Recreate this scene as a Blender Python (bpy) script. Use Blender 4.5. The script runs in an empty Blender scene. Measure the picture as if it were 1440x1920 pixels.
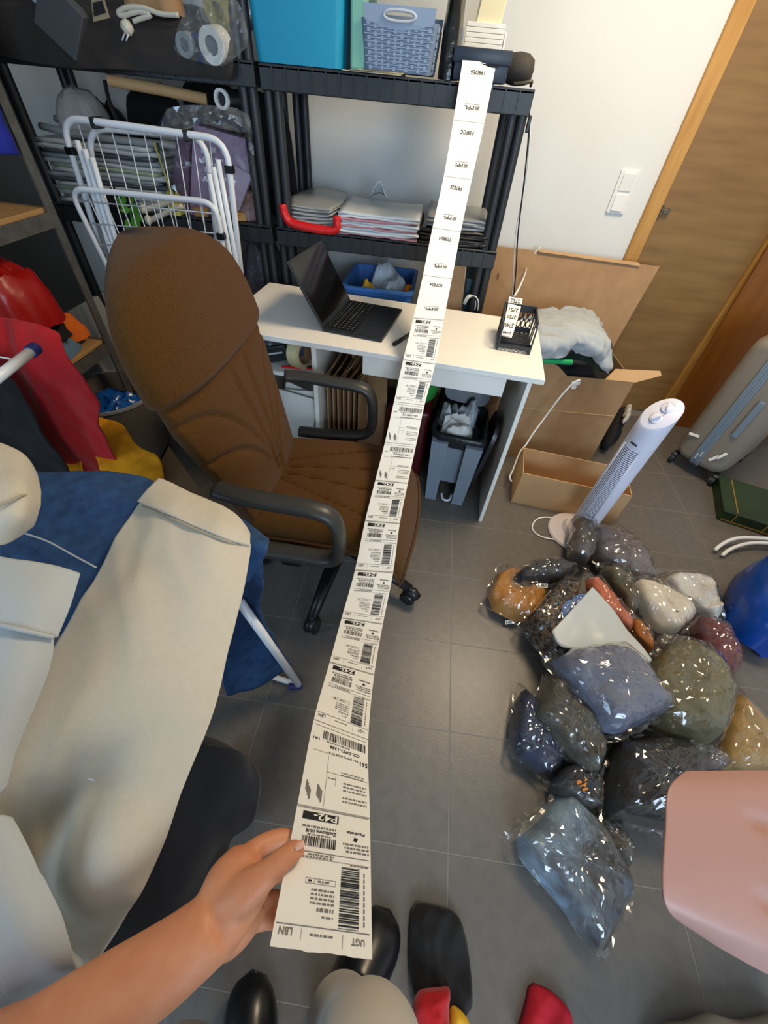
import bpy, bmesh, math, random
from mathutils import Vector, Matrix, noise, Quaternion
PI = math.pi
S = bpy.context.scene
COL = S.collection
# ---------------------------------------------------------------- camera
cam_d = bpy.data.cameras.new('camera'); cam = bpy.data.objects.new('camera', cam_d); COL.objects.link(cam)
cam_d.sensor_fit = 'VERTICAL'; cam_d.sensor_height = 24.0; cam_d.lens = 757.0/1920.0*24.0
cam_d.clip_start = 0.02; cam_d.clip_end = 60
cam.matrix_world = Matrix(((0.989789,-0.137528,0.037477,0),(0.125584,0.716969,-0.685699,0),(0.067433,0.683404,0.726919,1.3989),(0,0,0,1)))
S.camera = cam
# ---------------------------------------------------------------- world, lamps, exposure
w = bpy.data.worlds.new('sky'); S.world = w; w.use_nodes = True
nt = w.node_tree; bgn = nt.nodes['Background']
bgn.inputs[0].default_value = (0.62, 0.78, 1.0, 1); bgn.inputs[1].default_value = 1.0
def area(name, loc, target, sx, sy, power, col):
    l = bpy.data.lights.new(name, 'AREA'); l.shape = 'RECTANGLE'; l.size = sx; l.size_y = sy; l.energy = power; l.color = col
    o = bpy.data.objects.new(name, l); COL.objects.link(o); o.location = loc
    o.rotation_euler = (Vector(target)-Vector(loc)).to_track_quat('-Z', 'Y').to_euler(); return o
# daylight through the window behind the photographer, and the warm ceiling lamp
area('window_daylight', (0.95, -2.38, 1.55), (0.55, 1.0, 0.7), 1.5, 1.3, 54, (0.62, 0.80, 1.0))
area('side_window_daylight', (-2.20, -1.25, 1.5), (-.3, -.2, 0.2), 1.1, 1.1, 17, (0.50, 0.74, 1.0))
area('ceiling_lamp_light', (0.85, 1.55, 2.50), (0.75, 1.2, 0), 0.55, 0.55, 29, (1.0, 0.79, 0.52))
S.view_settings.view_transform = 'Standard'; S.view_settings.look = 'None'
S.view_settings.exposure = 0.5; S.view_settings.gamma = 1.0; S.view_settings.use_curve_mapping = False
# ---------------------------------------------------------------- helpers
def lin(c):
    if isinstance(c, str):
        c = [int(c[i:i+2], 16)/255 for i in (0, 2, 4)]
    return tuple((x/12.92 if x <= .04045 else ((x+.055)/1.055)**2.4) for x in c[:3])+(1,)
MATS = {}
def mat(name, col, rough=.6, metal=0., col2=None, nscale=8., bump=0., bscale=60., spec=.5, stretch=None, sheen=0., coat=0., trans=0., ior=1.45, kind='noise', lo=.35, hi=.65, detail=4.):
    m = bpy.data.materials.new(name); m.use_nodes = True; n = m.node_tree.nodes; L = m.node_tree.links
    b = n['Principled BSDF']
    b.inputs['Base Color'].default_value = lin(col); b.inputs['Roughness'].default_value = rough; b.inputs['Metallic'].default_value = metal
    b.inputs['Specular IOR Level'].default_value = spec; b.inputs['Sheen Weight'].default_value = sheen; b.inputs['Coat Weight'].default_value = coat
    b.inputs['Transmission Weight'].default_value = trans; b.inputs['IOR'].default_value = ior
    tc = n.new('ShaderNodeTexCoord'); vec = tc.outputs['Object']
    if stretch:
        mp = n.new('ShaderNodeMapping'); mp.inputs['Scale'].default_value = stretch; L.new(vec, mp.inputs[0]); vec = mp.outputs[0]
    if col2:
        if kind == 'voronoi':
            t = n.new('ShaderNodeTexVoronoi'); t.inputs['Scale'].default_value = nscale; out = t.outputs['Distance']
        elif kind == 'wave':
            t = n.new('ShaderNodeTexWave'); t.inputs['Scale'].default_value = nscale; t.inputs['Distortion'].default_value = 6; t.inputs['Detail'].default_value = 3; out = t.outputs['Fac']
        else:
            t = n.new('ShaderNodeTexNoise'); t.inputs['Scale'].default_value = nscale; t.inputs['Detail'].default_value = detail; out = t.outputs['Fac']
        L.new(vec, t.inputs['Vector'])
        r = n.new('ShaderNodeValToRGB'); r.color_ramp.elements[0].position = lo; r.color_ramp.elements[1].position = hi
        r.color_ramp.elements[0].color = lin(col); r.color_ramp.elements[1].color = lin(col2)
        L.new(out, r.inputs[0]); L.new(r.outputs[0], b.inputs['Base Color'])
    if bump:
        t2 = n.new('ShaderNodeTexNoise'); t2.inputs['Scale'].default_value = bscale; t2.inputs['Detail'].default_value = 3
        L.new(vec, t2.inputs['Vector'])
        bp = n.new('ShaderNodeBump'); bp.inputs['Strength'].default_value = bump; bp.inputs['Distance'].default_value = .01
        L.new(t2.outputs['Fac'], bp.inputs['Height']); L.new(bp.outputs[0], b.inputs['Normal'])
    MATS[name] = m; return m
def film(name, tint='ffffff', gloss=.1, base=.10, gain=1.6, milky=0., bump=.25):
    """thin clear plastic film: clear see-through sheet with sharp reflections"""
    m = bpy.data.materials.new(name); m.use_nodes = True; n = m.node_tree.nodes; L = m.node_tree.links
    n.remove(n['Principled BSDF']); out = n['Material Output']
    tr = n.new('ShaderNodeBsdfTransparent'); tr.inputs[0].default_value = lin(tint)
    gl = n.new('ShaderNodeBsdfGlossy'); gl.inputs['Roughness'].default_value = gloss
    fr = n.new('ShaderNodeLayerWeight'); fr.inputs['Blend'].default_value = .5
    pw = n.new('ShaderNodeMath'); pw.operation = 'POWER'; pw.inputs[1].default_value = 4.0; L.new(fr.outputs['Facing'], pw.inputs[0])
    tc = n.new('ShaderNodeTexCoord'); t2 = n.new('ShaderNodeTexNoise'); t2.inputs['Scale'].default_value = 38; t2.inputs['Detail'].default_value = 2
    L.new(tc.outputs['Object'], t2.inputs['Vector'])
    bp = n.new('ShaderNodeBump'); bp.inputs['Strength'].default_value = bump; bp.inputs['Distance'].default_value = .01
    L.new(t2.outputs['Fac'], bp.inputs['Height'])
    for q in (gl, fr): L.new(bp.outputs[0], q.inputs['Normal'])
    ma = n.new('ShaderNodeMath'); ma.operation = 'MULTIPLY_ADD'; ma.inputs[1].default_value = gain; ma.inputs[2].default_value = base
    ma.use_clamp = True
    L.new(pw.outputs[0], ma.inputs[0])
    mx = n.new('ShaderNodeMixShader'); L.new(ma.outputs[0], mx.inputs[0]); L.new(tr.outputs[0], mx.inputs[1]); L.new(gl.outputs[0], mx.inputs[2])
    last = mx
    if milky:
        df = n.new('ShaderNodeBsdfDiffuse'); df.inputs[0].default_value = lin('e8ecee')
        m2 = n.new('ShaderNodeMixShader'); m2.inputs[0].default_value = milky; L.new(mx.outputs[0], m2.inputs[1]); L.new(df.outputs[0], m2.inputs[2]); last = m2
    L.new(last.outputs[0], out.inputs[0]); MATS[name] = m; return m

V = Vector
class MB:
    def __init__(s): s.bm = bmesh.new()
    def box(s, c, d, rot=None, bev=0., seg=1, mi=0):
        r = bmesh.ops.create_cube(s.bm, size=1.0); vs = r['verts']
        for v in vs: v.co = Vector((v.co.x*d[0], v.co.y*d[1], v.co.z*d[2]))
        if bev:
            es = list({e for v in vs for e in v.link_edges})
            q = bmesh.ops.bevel(s.bm, geom=es, offset=bev, segments=seg, affect='EDGES', profile=.5); vs = list({v for f in q['faces'] for v in f.verts} | {v for v in vs if v.is_valid})
        fs = {f for v in vs for f in v.link_faces}
        for f in fs: f.material_index = mi
        M = Matrix.Translation(c) @ (rot.to_4x4() if rot else Matrix.Identity(4))
        for v in vs: v.co = M @ v.co
        return s
    def quad(s, a, b, c, d, mi=0):
        f = s.bm.faces.new([s.bm.verts.new(p) for p in (a, b, c, d)]); f.material_index = mi; return s
    def grid(s, P, closed_u=False, closed_v=False, mi=0):
        """P[i][j] rows of points"""
        vs = [[s.bm.verts.new(p) for p in r] for r in P]; n = len(vs); m = len(vs[0])
        for i in range(n if closed_u else n-1):
            for j in range(m if closed_v else m-1):
                f = s.bm.faces.new((vs[i][j], vs[i][(j+1) % m], vs[(i+1) % n][(j+1) % m], vs[(i+1) % n][j])); f.material_index = mi
        return vs
    def tube(s, pts, r, seg=8, closed=False, cap=True, flat=1., up=None, mi=0, res=0):
        pts = [Vector(p) for p in pts]
        rr = r if isinstance(r, (list, tuple)) else None
        if res: pts, rr = smooth_path(pts, res, closed, rr)
        n = len(pts); rings = []; N = None
        for i, p in enumerate(pts):
            a = pts[i-1] if (i or closed) else p; b = pts[(i+1) % n] if (i < n-1 or closed) else p
            t = (b-a).normalized()
            if N is None:
                N = Vector(up) if up else Vector((0, 0, 1))
                if abs(N.dot(t)) > .95: N = Vector((1, 0, 0))
            N = (N-t*N.dot(t)).normalized(); B = t.cross(N)
            q = rr[i] if rr else r
            rings.append([p+N*(q*flat*math.cos(2*PI*k/seg))+B*(q*math.sin(2*PI*k/seg)) for k in range(seg)])
        vs = s.grid(rings, closed_u=closed, closed_v=True, mi=mi)
        if cap and not closed:
            for rg in (vs[0], vs[-1]):
                try: s.bm.faces.new(rg).material_index = mi
                except ValueError: pass
        return s
    def cyl(s, a, b, r, r2=None, seg=20, mi=0):
        return s.tube([a, b], [r, r if r2 is None else r2], seg, mi=mi)
    def lathe(s, c, prof, seg=28, axis=None, mi=0, cap=True):
        q = Vector((0, 0, 1)).rotation_difference(Vector(axis)) if axis else Quaternion()
        c = Vector(c)
        rings = [[c+q @ Vector((r*math.cos(2*PI*k/seg), r*math.sin(2*PI*k/seg), z)) for k in range(seg)] for r, z in prof]
        vs = s.grid(rings, closed_v=True, mi=mi)
        if cap:
            for rg in (vs[0], vs[-1]):
                s.bm.faces.new(rg).material_index = mi
        return s
    def prism(s, poly, ext, mi=0):
        """polygon of 3d points extruded by vector ext"""
        a = [s.bm.verts.new(p) for p in poly]; b = [s.bm.verts.new(Vector(p)+Vector(ext)) for p in poly]
        n = len(a)
        s.bm.faces.new(a).material_index = mi; s.bm.faces.new(b[::-1]).material_index = mi
        for i in range(n): s.bm.faces.new((a[i], b[i], b[(i+1) % n], a[(i+1) % n])).material_index = mi
        return s
    def build(s, name, m, parent=None, smooth=False, fix=True, **kw):
        if fix: bmesh.ops.recalc_face_normals(s.bm, faces=s.bm.faces)
        me = bpy.data.meshes.new(name); s.bm.to_mesh(me); s.bm.free()
        for x in (m if isinstance(m, (list, tuple)) else [m]): me.materials.append(MATS[x] if isinstance(x, str) else x)
        if smooth:
            for p in me.polygons: p.use_smooth = True
            if smooth is not True: me.set_sharp_from_angle(angle=math.radians(smooth))
        o = bpy.data.objects.new(name, me); COL.objects.link(o)
        if parent is not None: put(o, parent)
        for k, v in kw.items(): o[k] = v
        return o
ORG = {}
def put(o, parent):
    """parent o while its mesh stays in world coordinates"""
    o.parent = parent; w0 = ORG.get(parent.name, Vector((0, 0, 0))); o.location = -w0
    ORG[o.name] = Vector((0, 0, 0))
def thing(name, label, cat, loc, group=None):
    e = bpy.data.objects.new(name, None); COL.objects.link(e); e.location = loc; e.empty_display_size = .05
    ORG[e.name] = Vector(loc); e['label'] = label; e['category'] = cat
    if group: e['group'] = group
    return e
def tag(o, label, cat, group=None):
    o['label'] = label; o['category'] = cat
    if group: o['group'] = group
    return o
def struct(o): o['kind'] = 'structure'; return o
def catmull(p0, p1, p2, p3, t):
    return .5*((2*p1)+(p2-p0)*t+(2*p0-5*p1+4*p2-p3)*t*t+(3*p1-p0-3*p2+p3)*t*t*t)
def smooth_path(pts, res, closed=False, rr=None):
    n = len(pts); out = []; ro = []
    for i in range(n if closed else n-1):
        g = (lambda k: pts[k % n]) if closed else (lambda k: pts[min(max(k, 0), n-1)])
        for k in range(res):
            t = k/res; out.append(catmull(g(i-1), g(i), g(i+1), g(i+2), t))
            if rr: ro.append(rr[i]*(1-t)+rr[min(i+1, n-1)]*t)
    if not closed:
        out.append(pts[-1])
        if rr: ro.append(rr[-1])
    return out, (ro if rr else None)
def nz(p, f, seed=0.): return noise.noise(Vector((p[0]*f+seed*7.31, p[1]*f-seed*3.7, p[2]*f+seed)))
def fbm(p, f, seed=0., o=3):
    s = 0; a = 1
    for k in range(o): s += a*nz(p, f, seed+k*1.7); f *= 2.1; a *= .5
    return s
def folds(p, f, seed=0., ang=0., aniso=.35):
    """soft cloth creases running roughly along the direction ang"""
    wx = .55/f*nz(p, f*.6, seed+11); wy = .55/f*nz(p, f*.6, seed+23); c, s_ = math.cos(ang), math.sin(ang)
    x, y = p[0]+wx, p[1]+wy; u, v = (c*x+s_*y)*aniso, (-s_*x+c*y)
    a = 1-abs(noise.noise(Vector((u*f+seed*3.1, v*f, p[2]*f*.6+seed))))*2.4
    b = 1-abs(noise.noise(Vector((u*f*1.9-seed, v*f*1.9+5, p[2]*f+seed*2))))*2.4
    return max(a, -.3)*.7+max(b, -.3)*.35
def ridge(p, f, seed=0.): return 1-abs(nz(p, f, seed))*2
def sheet(rows, nu=8, nv=8):
    """smooth patch through rows of control points"""
    rows = [[Vector(p) for p in r] for r in rows]
    a = [smooth_path(r, nu)[0] for r in rows]
    cols = [smooth_path(list(c), nv)[0] for c in zip(*a)]
    return [list(r) for r in zip(*cols)]
def cloth(rows, name, m, parent=None, nu=8, nv=8, wr=.004, wf=9., seed=0, th=.003, fo=0., ff=9., fa=.6, **kw):
    G0 = sheet(rows, nu, nv); G = [list(r) for r in G0]; NN = []; tot = Vector()
    for i, r in enumerate(G0):
        row = []
        for j, p in enumerate(r):
            a = G0[max(i-1, 0)][j]; b = G0[min(i+1, len(G0)-1)][j]; c = r[max(j-1, 0)]; d = r[min(j+1, len(r)-1)]
            nn = (b-a).cross(d-c); nn = nn.normalized() if nn.length > 1e-9 else Vector((0, 0, 1)); row.append(nn); tot += nn
        NN.append(row)
    sg = 1 if tot.dot(Vector((0, -.5, 1))) > 0 else -1
    for i, r in enumerate(G0):
        for j, p in enumerate(r):
            G[i][j] = p+NN[i][j]*sg*(wr*fbm(p, wf, seed)+(fo*folds(p, ff, seed, fa) if fo else 0))
    mb = MB(); mb.grid(G); o = mb.build(name, m, parent, smooth=True, **kw)
    md = o.modifiers.new('thickness', 'SOLIDIFY'); md.thickness = th; md.offset = 0
    return o
def chaikin(pts, k=2):
    for _ in range(k):
        q = []
        for i in range(len(pts)):
            a, b = pts[i], pts[(i+1) % len(pts)]; q += [a*.75+b*.25, a*.25+b*.75]
        pts = q
    return pts
def ring_of(poly, na, rnd=2):
    p = chaikin([Vector(q) for q in poly], rnd); n = len(p)
    L = [0]
    for i in range(n): L.append(L[-1]+(p[(i+1) % n]-p[i]).length)
    out = []; j = 0
    for k in range(na):
        t = L[-1]*k/na
        while L[j+1] < t: j += 1
        f = (t-L[j])/max(L[j+1]-L[j], 1e-9); out.append(p[j].lerp(p[(j+1) % n], f))
    return out
def blob(poly, T, nr=14, na=56, edge=2.6, wr=.006, wf=14., seed=0, rnd=2, grow=1., lift=0., rid=0., rf=18., bottom=True, peak=None, low=.0, fo=0., ff=10., fa=.5, fmin=.15):
    """lump over a floor polygon (3d points give the base height); T = thickness"""
    b = ring_of(poly, na, rnd); c = sum(b, Vector())/len(b)
    if grow != 1.: b = [c+(p-c)*grow for p in b]
    pk = Vector(peak) if peak else c
    rows = []
    for i in range(nr+1):
        r = i/nr; row = []
        for k in range(na):
            q = pk.lerp(b[k], r) if peak else c.lerp(b[k], r)
            h = T*max(0., 1-r**edge)**.5
            f = min(1., (1-r)*6+fmin)
            d = wr*fbm(q, wf, seed)*f+(rid*max(0, ridge(q, rf, seed+5))**4*f if rid else 0)+(fo*folds(q, ff, seed, fa)*f if fo else 0)
            row.append(Vector((q.x+(wr*nz(q, wf, seed+9) if r > .9 else 0), q.y+(wr*nz(q, wf, seed+4) if r > .9 else 0), q.z+h+d+lift)))
        rows.append(row)
    mb = MB(); vs = mb.grid(rows[1:], closed_v=True)
    cv = mb.bm.verts.new(sum(rows[0], Vector())/na)
    for k in range(na): mb.bm.faces.new((cv, vs[0][k], vs[0][(k+1) % na]))
    if bottom:
        low_v = [mb.bm.verts.new(Vector((p.x*.85+c.x*.15, p.y*.85+c.y*.15, p.z-low))) for p in rows[-1]]
        for k in range(na): mb.bm.faces.new((vs[-1][k], low_v[k], low_v[(k+1) % na], vs[-1][(k+1) % na]))
        mb.bm.faces.new(low_v[::-1])
    return mb
TXT = {}
def textmesh(s, bold=False):
    if s in TXT: return TXT[s]
    c = bpy.data.curves.new('t', 'FONT'); c.body = s; c.resolution_u = 2; c.offset = .022
    o = bpy.data.objects.new('t', c); COL.objects.link(o)
    bpy.context.view_layer.update()
    me = o.evaluated_get(bpy.context.evaluated_depsgraph_get()).to_mesh()
    vs = [(v.co.x, v.co.y) for v in me.vertices]; fs = [tuple(p.vertices) for p in me.polygons]
    x0 = min(v[0] for v in vs); x1 = max(v[0] for v in vs); y0 = min(v[1] for v in vs); y1 = max(v[1] for v in vs)
    vs = [((x-x0)/(x1-x0), (y-y0)/(y1-y0)) for x, y in vs]
    r = (vs, fs, (x1-x0)/(y1-y0)); o.evaluated_get(bpy.context.evaluated_depsgraph_get()).to_mesh_clear()
    COL.objects.unlink(o); bpy.data.objects.remove(o); bpy.data.curves.remove(c)
    TXT[s] = r; return r
def write(mb, s, f, x0, x1, y0, y1, mi=0):
    """text s in the box x0..x1, y0..y1 of a surface map f(x, y); x0 is where the text begins"""
    vs, fs, _ = textmesh(s)
    bv = [mb.bm.verts.new(f(x0+(x1-x0)*x, y0+(y1-y0)*y)) for x, y in vs]
    for q in fs:
        try: mb.bm.faces.new([bv[i] for i in q]).material_index = mi
        except ValueError: pass
def rz(a): return Matrix.Rotation(a, 3, 'Z')
def rx(a): return Matrix.Rotation(a, 3, 'X')
def ry(a): return Matrix.Rotation(a, 3, 'Y')
# ---------------------------------------------------------------- materials
mat('tile', '5f5b57', .36, col2='66615c', nscale=30, bump=.05, bscale=220)
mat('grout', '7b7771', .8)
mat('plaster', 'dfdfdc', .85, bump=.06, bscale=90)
mat('shade_plaster', '6f6b66', .9)  # left wall colour darkened to cut the bounced light on that side
mat('ceiling_paint', 'e2e0da', .9)
mat('oak_veneer', '8f6e42', .42, col2='7d5d35', nscale=3.0, stretch=(1.2, 1, 9), kind='noise', lo=.3, hi=.7, detail=8)
mat('oak_frame', 'c2924f', .4, col2='b2823f', nscale=5, stretch=(9, 9, 1))
mat('orange_wood', '7f4c18', .38, col2='734312', nscale=4, stretch=(6, 6, .6))
mat('steel_dull', '6b6253', .5, metal=.6)
mat('white_plastic', 'e6e4e0', .35)
mat('black_plastic', '25282c', .42, bump=.05, bscale=150)
mat('black_matte', '15151a', .8)
mat('white_board', 'ece8df', .38)
mat('white_edge', 'e9edf2', .45)
mat('white_paper', 'efece4', .6)
mat('ink', '1e1c1c', .7)
mat('grey_ink', '77736e', .7)
mat('paper_crease', 'b9b4ab', .7)
mat('card', '9c7955', .75, col2='a5825d', nscale=14, bump=.04, bscale=120)
mat('card_light', 'c39d70', .75, col2='bd9669', nscale=9, bump=.04)
mat('card_edge', '8a6742', .85)
mat('chair_fabric', '472b09', .95, col2='59380f', nscale=420, bump=.35, bscale=900, sheen=.08, spec=.2)
mat('chair_piping', '4a2d0f', .9)
mat('chair_plastic', '34322f', .38, bump=.04, bscale=300)
mat('dark_steel', '1c1c1e', .35, metal=.5)
mat('white_tube', 'e3e6ea', .3)
mat('wire', 'd6dadd', .3, metal=.2)
mat('blue_cap', '2b2c66', .45)
mat('skin', 'cd8a63', .52, col2='c37d57', nscale=26, bump=.06, bscale=160)
mat('beige_knit', 'cbc1ae', .95, col2='c8beab', nscale=90, bump=.18, bscale=700, sheen=.2)
mat('grey_knit', 'b7bbbb', .95, bump=.18, bscale=700, sheen=.2)
mat('denim', '1f3a60', .9, col2='294b75', nscale=45, bump=.15, bscale=600)
mat('thread', 'b9bcc0', .8)
mat('red_cloth', 'b80d16', .9, col2='a80b14', nscale=12, sheen=.2)
mat('black_cloth', '0f0f12', .95, col2='151518', nscale=10, sheen=.1)
mat('navy_cloth', '0d1019', .95, col2='11151f', nscale=10, sheen=.1)
mat('yellow_cloth', 'f0a314', .9, col2='e8990c', nscale=18)
mat('trouser_grey', 'b3aca0', .95, bump=.12, bscale=700, sheen=.15)
mat('shoe_black', '17181b', .28)
mat('teal_box', '1794b8', .5)
mat('teal_side', '7fb9a5', .5)
mat('basket', '8fa0b8', .45)
mat('basket_dark', '6f7f97', .55)
mat('navy_plastic', '26303f', .4)
mat('film_dark', '1b1a19', .22, bump=.3, bscale=40)
mat('pink_plastic', 'ac8277', .40, col2='a97f74', nscale=5)
mat('blue_bag', '0a3f92', .24, col2='083680', nscale=12, bump=.2, bscale=25)
mat('suit_grey', '7e766b', .45, bump=.05, bscale=160)
mat('zip_grey', '71808f', .4)
mat('green_worn', '15270f', .5, col2='21351a', nscale=9)
mat('rust', '8a6a2c', .6)
mat('grey_bin', '7c8794', .45)
mat('bin_bag', '202226', .3, bump=.3, bscale=30)
mat('metal_rack', '77756f', .45, metal=.55, col2='66645e', nscale=25)
mat('rack_board', 'b28a58', .7, col2='a87f4d', nscale=6, stretch=(6, 1, 1))
film('clear_film', 'fdfdfb', .11, .10, 1.5, bump=.08)
film('milky_film', 'f2f4f4', .3, .06, 1.0, milky=.62)
film('bag_film', 'f6f7f6', .14, .03, .8, milky=.10, bump=.12)
# ================================================================ the room
WY = 2.58
fl = struct(MB().box((.05, .05, -.0205), (4.75, 5.2, .040)).build('floor', 'grout'))
tile_me = None
for i in range(-4, 4):
    for j in range(-14, 4):
        x = .2555+i*.6+.3; y = 1.607+j*.3-.15
        if y < -2.5 or y > 2.75: continue
        if tile_me is None:
            t = MB().box((0, 0, -.0045), (.5976, .2976, .009), bev=.0006).build('tile', 'tile', fl); tile_me = t.data
        else:
            t = bpy.data.objects.new('tile', tile_me); COL.objects.link(t); t.parent = fl
        t.location = (x, y, 0)
DX0, DX1, DZ = 1.055, 1.615, 2.02          # door leaf
m = MB(); m.box((-.62, WY+.06, 1.3), (3.22, .12, 2.6)); m.box((1.36, WY+.06, 2.36), (.75, .12, .48)); m.box((2.07, WY+.06, 1.3), (.78, .12, 2.6))
struct(m.build('wall_back', 'plaster'))
struct(MB().box((-2.28, 1.0, 1.3), (.1, 3.3, 2.6)).box((-2.28, -2.22, 1.3), (.1, .64, 2.6)).box((-2.28, -1.275, .46), (.1, 1.25, .92)).box((-2.28, -1.275, 2.34), (.1, 1.25, .52)).build('wall_left', 'shade_plaster'))
struct(MB().box((-2.27, -1.88, 1.5), (.06, .05, 1.16)).box((-2.27, -.67, 1.5), (.06, .05, 1.16)).box((-2.27, -1.275, .945), (.06, 1.25, .05)).box((-2.27, -1.275, 2.055), (.06, 1.25, .05)).box((-2.27, -1.275, 1.5), (.05, .04, 1.1)).build('window_2', 'white_plastic'))
struct(MB().box((2.47, .05, 1.3), (.1, 5.3, 2.6)).build('wall_right', 'plaster'))
m = MB()
m.box((-1.1, -2.5, 1.3), (2.4, .1, 2.6)); m.box((2.1, -2.5, 1.3), (.72, .1, 2.6)); m.box((.95, -2.5, .42), (1.6, .1, .84)); m.box((.95, -2.5, 2.42), (1.6, .1, .4))
struct(m.build('wall_front', 'plaster'))
wf = struct(MB().box((.15+.03, -2.48, 1.53), (.06, .06, 1.38)).box((1.72, -2.48, 1.53), (.06, .06, 1.38)).box((.95, -2.48, .87), (1.6, .06, .06)).box((.95, -2.48, 2.19), (1.6, .06, .06)).box((.95, -2.48, 1.53), (.06, .05, 1.3)).build('window_1', 'white_plastic'))
struct(MB().box((.05, .05, 2.64), (4.85, 5.3, .08)).build('ceiling', 'ceiling_paint'))
cl = thing('ceiling_lamp', 'round white ceiling lamp above the room, outside the picture', 'lamp', (.85, 1.55, 2.6))
MB().lathe((.85, 1.55, 2.56), [(.19, 0), (.2, .015), (.2, .039)]).build('lamp_base', 'white_plastic', cl, smooth=30)
# door
d = struct(MB().box(((DX0+DX1)/2, WY+.02, DZ/2+.004), (DX1-DX0, .04, DZ), bev=.002).build('door_1', 'oak_veneer'))
m = MB()
m.box((DX0-.036, WY-.005, 1.03), (.07, .03, 2.06), bev=.003); m.box((DX1+.036, WY-.005, 1.03), (.07, .03, 2.06), bev=.003); m.box(((DX0+DX1)/2, WY-.005, 2.06), (DX1-DX0+.14, .03, .07), bev=.003)
m.build('door_frame', 'oak_frame', d)
m = MB()
hz = (1.084,2.56,1.063)
m.box((hz[0]+.0, WY-.008, hz[2]), (.034, .02, .022), bev=.003).cyl((hz[0]-.02, WY-.01, hz[2]-.02), (hz[0]-.02, WY-.01, hz[2]+.02), .007, seg=10)
m.build('hinge', 'steel_dull', d, smooth=40)
# wooden board leaning on the wall right of the door
wb0, wb1 = Vector((1.699,2.438,0)), Vector((1.708,2.545,0.857)); wbd = wb1-wb0; wb2 = wb0+wbd*1.9; wb2.y = 2.562
wb0.y = min(wb0.y, 2.47); wb0.x -= .09; wb2.x -= .115
m = MB(); m.prism([wb0, wb2, wb2+Vector((.56, 0, 0)), wb0+Vector((.72, 0, 0))], (0, .014, 0))
tag(m.build('wooden_board', 'orange_wood'), 'orange-brown wooden board leaning on the wall behind the suitcase', 'board')
# double light switch
sp = [(0.806,2.57,1.197),(0.892,2.57,1.196),(0.9,2.57,1.032),(0.808,2.57,1.032)]
sx = (sp[0][0]+sp[1][0]+sp[2][0]+sp[3][0])/4; sz = (sp[0][2]+sp[2][2])/2; sh = sp[0][2]-sp[3][2]; sw = sp[1][0]-sp[0][0]
s = thing('light_switch', 'white double wall switch plate beside the door frame', 'switch', (sx, WY, sz))
MB().box((sx, WY-.005, sz), (sw, .010, sh), bev=.003, seg=2).build('switch_plate', 'white_plastic', s)
for q in (1, -1):
    MB().box((sx, WY-.0125, sz+q*sh*.235), (sw*.66, .007, sh*.4), rot=rx(.05*q), bev=.002).build('rocker', 'white_plastic', s)

# ================================================================ black plastic shelving
def post(m, x, y, z0, z1):
    for dx in (-.017, .017):
        m.tube([(x+dx, y, z0), (x+dx, y, z1)], .017, 12)
def shelf_board(m, x0, x1, y0, y1, z, ribs=True):
    m.box(((x0+x1)/2, (y0+y1)/2, z-.006), (x1-x0, y1-y0, .012), bev=.002)
    for yy in (y0+.008, y1-.008): m.box(((x0+x1)/2, yy, z-.034), (x1-x0, .016, .062), bev=.003)
    for xx in (x0+.008, x1-.008): m.box((xx, (y0+y1)/2, z-.034), (.016, y1-y0-.02, .062), bev=.003)
    if ribs:
        k = int((x1-x0)/.046)
        for i in range(1, k): m.box((x0+(x1-x0)*i/k, y0-.001, z-.034), (.004, .006, .06))
def shelving(name, label, x0, x1, y0, y1, zs, top, loc):
    t = thing(name, label, 'shelf', loc)
    for z in zs:
        m = MB(); shelf_board(m, x0, x1, y0, y1, z); m.build('shelf_board', 'black_plastic', t, smooth=35)
    for x in (x0+.036, x1-.036):
        for y in (y0+.022, y1-.022):
            m = MB(); post(m, x, y, 0, top); m.build('post', 'black_plastic', t, smooth=40)
    return t
SY0, SY1 = 1.97, 2.37
shelving('plastic_shelf', 'black plastic shelving unit with the label printer on its top shelf, behind the desk', -.682, .252, SY0, SY1, (1.417, .952, .47, .06), 1.36, (-.2, SY0, 0))
shelving('plastic_shelf', 'taller crammed black plastic shelving unit behind the folded drying rack', -1.70, -.70, SY0, SY1, (1.42, .952, .47, .06), 2.15, (-1.2, SY0, 0))
# ================================================================ desk
DZT = .745
dang = -.0775
DO = Vector((.43, 1.33, 0))                  # front right corner
def dk(x, y, z): return DO+rz(dang) @ Vector((x, y, 0))+Vector((0, 0, z))       # x to the left is negative, y towards the wall
DR = rz(dang)
desk = thing('desk', 'white desk with the laptop on it, in front of the black shelving', 'desk', dk(-.6, .25, 0))
def dbox(x0, x1, y0, y1, z0, z1, name, m='white_board', bev=.0015, parent=desk):
    return MB().box(dk((x0+x1)/2, (y0+y1)/2, (z0+z1)/2), (x1-x0, y1-y0, z1-z0), rot=DR, bev=bev).build(name, m, parent)
dbox(-1.2, 0, 0, .515, DZT-.02, DZT, 'desk_top')
dbox(-.052, -.036, .01, .5, 0, DZT-.021, 'side_panel')
dbox(-1.19, -1.174, .01, .5, 0, DZT-.021, 'side_panel')
dbox(-.836, -.818, .012, .5, 0, DZT-.021, 'divider_panel')
dbox(-1.173, -.837, .03, .5, .575, .591, 'cabinet_shelf')
dbox(-1.173, -.837, .03, .5, .06, .076, 'cabinet_shelf')
dbox(-1.173, -.837, .485, .5, .077, DZT-.021, 'cabinet_back')
dbox(-.645, -.12, .03, .045, DZT-.105, DZT-.021, 'drawer_front')
dbox(-.645, -.12, .046, .44, DZT-.100, DZT-.026, 'drawer_box')
dbox(-.119, -.053, .20, .216, DZT-.105, DZT-.021, 'rail')
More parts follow.
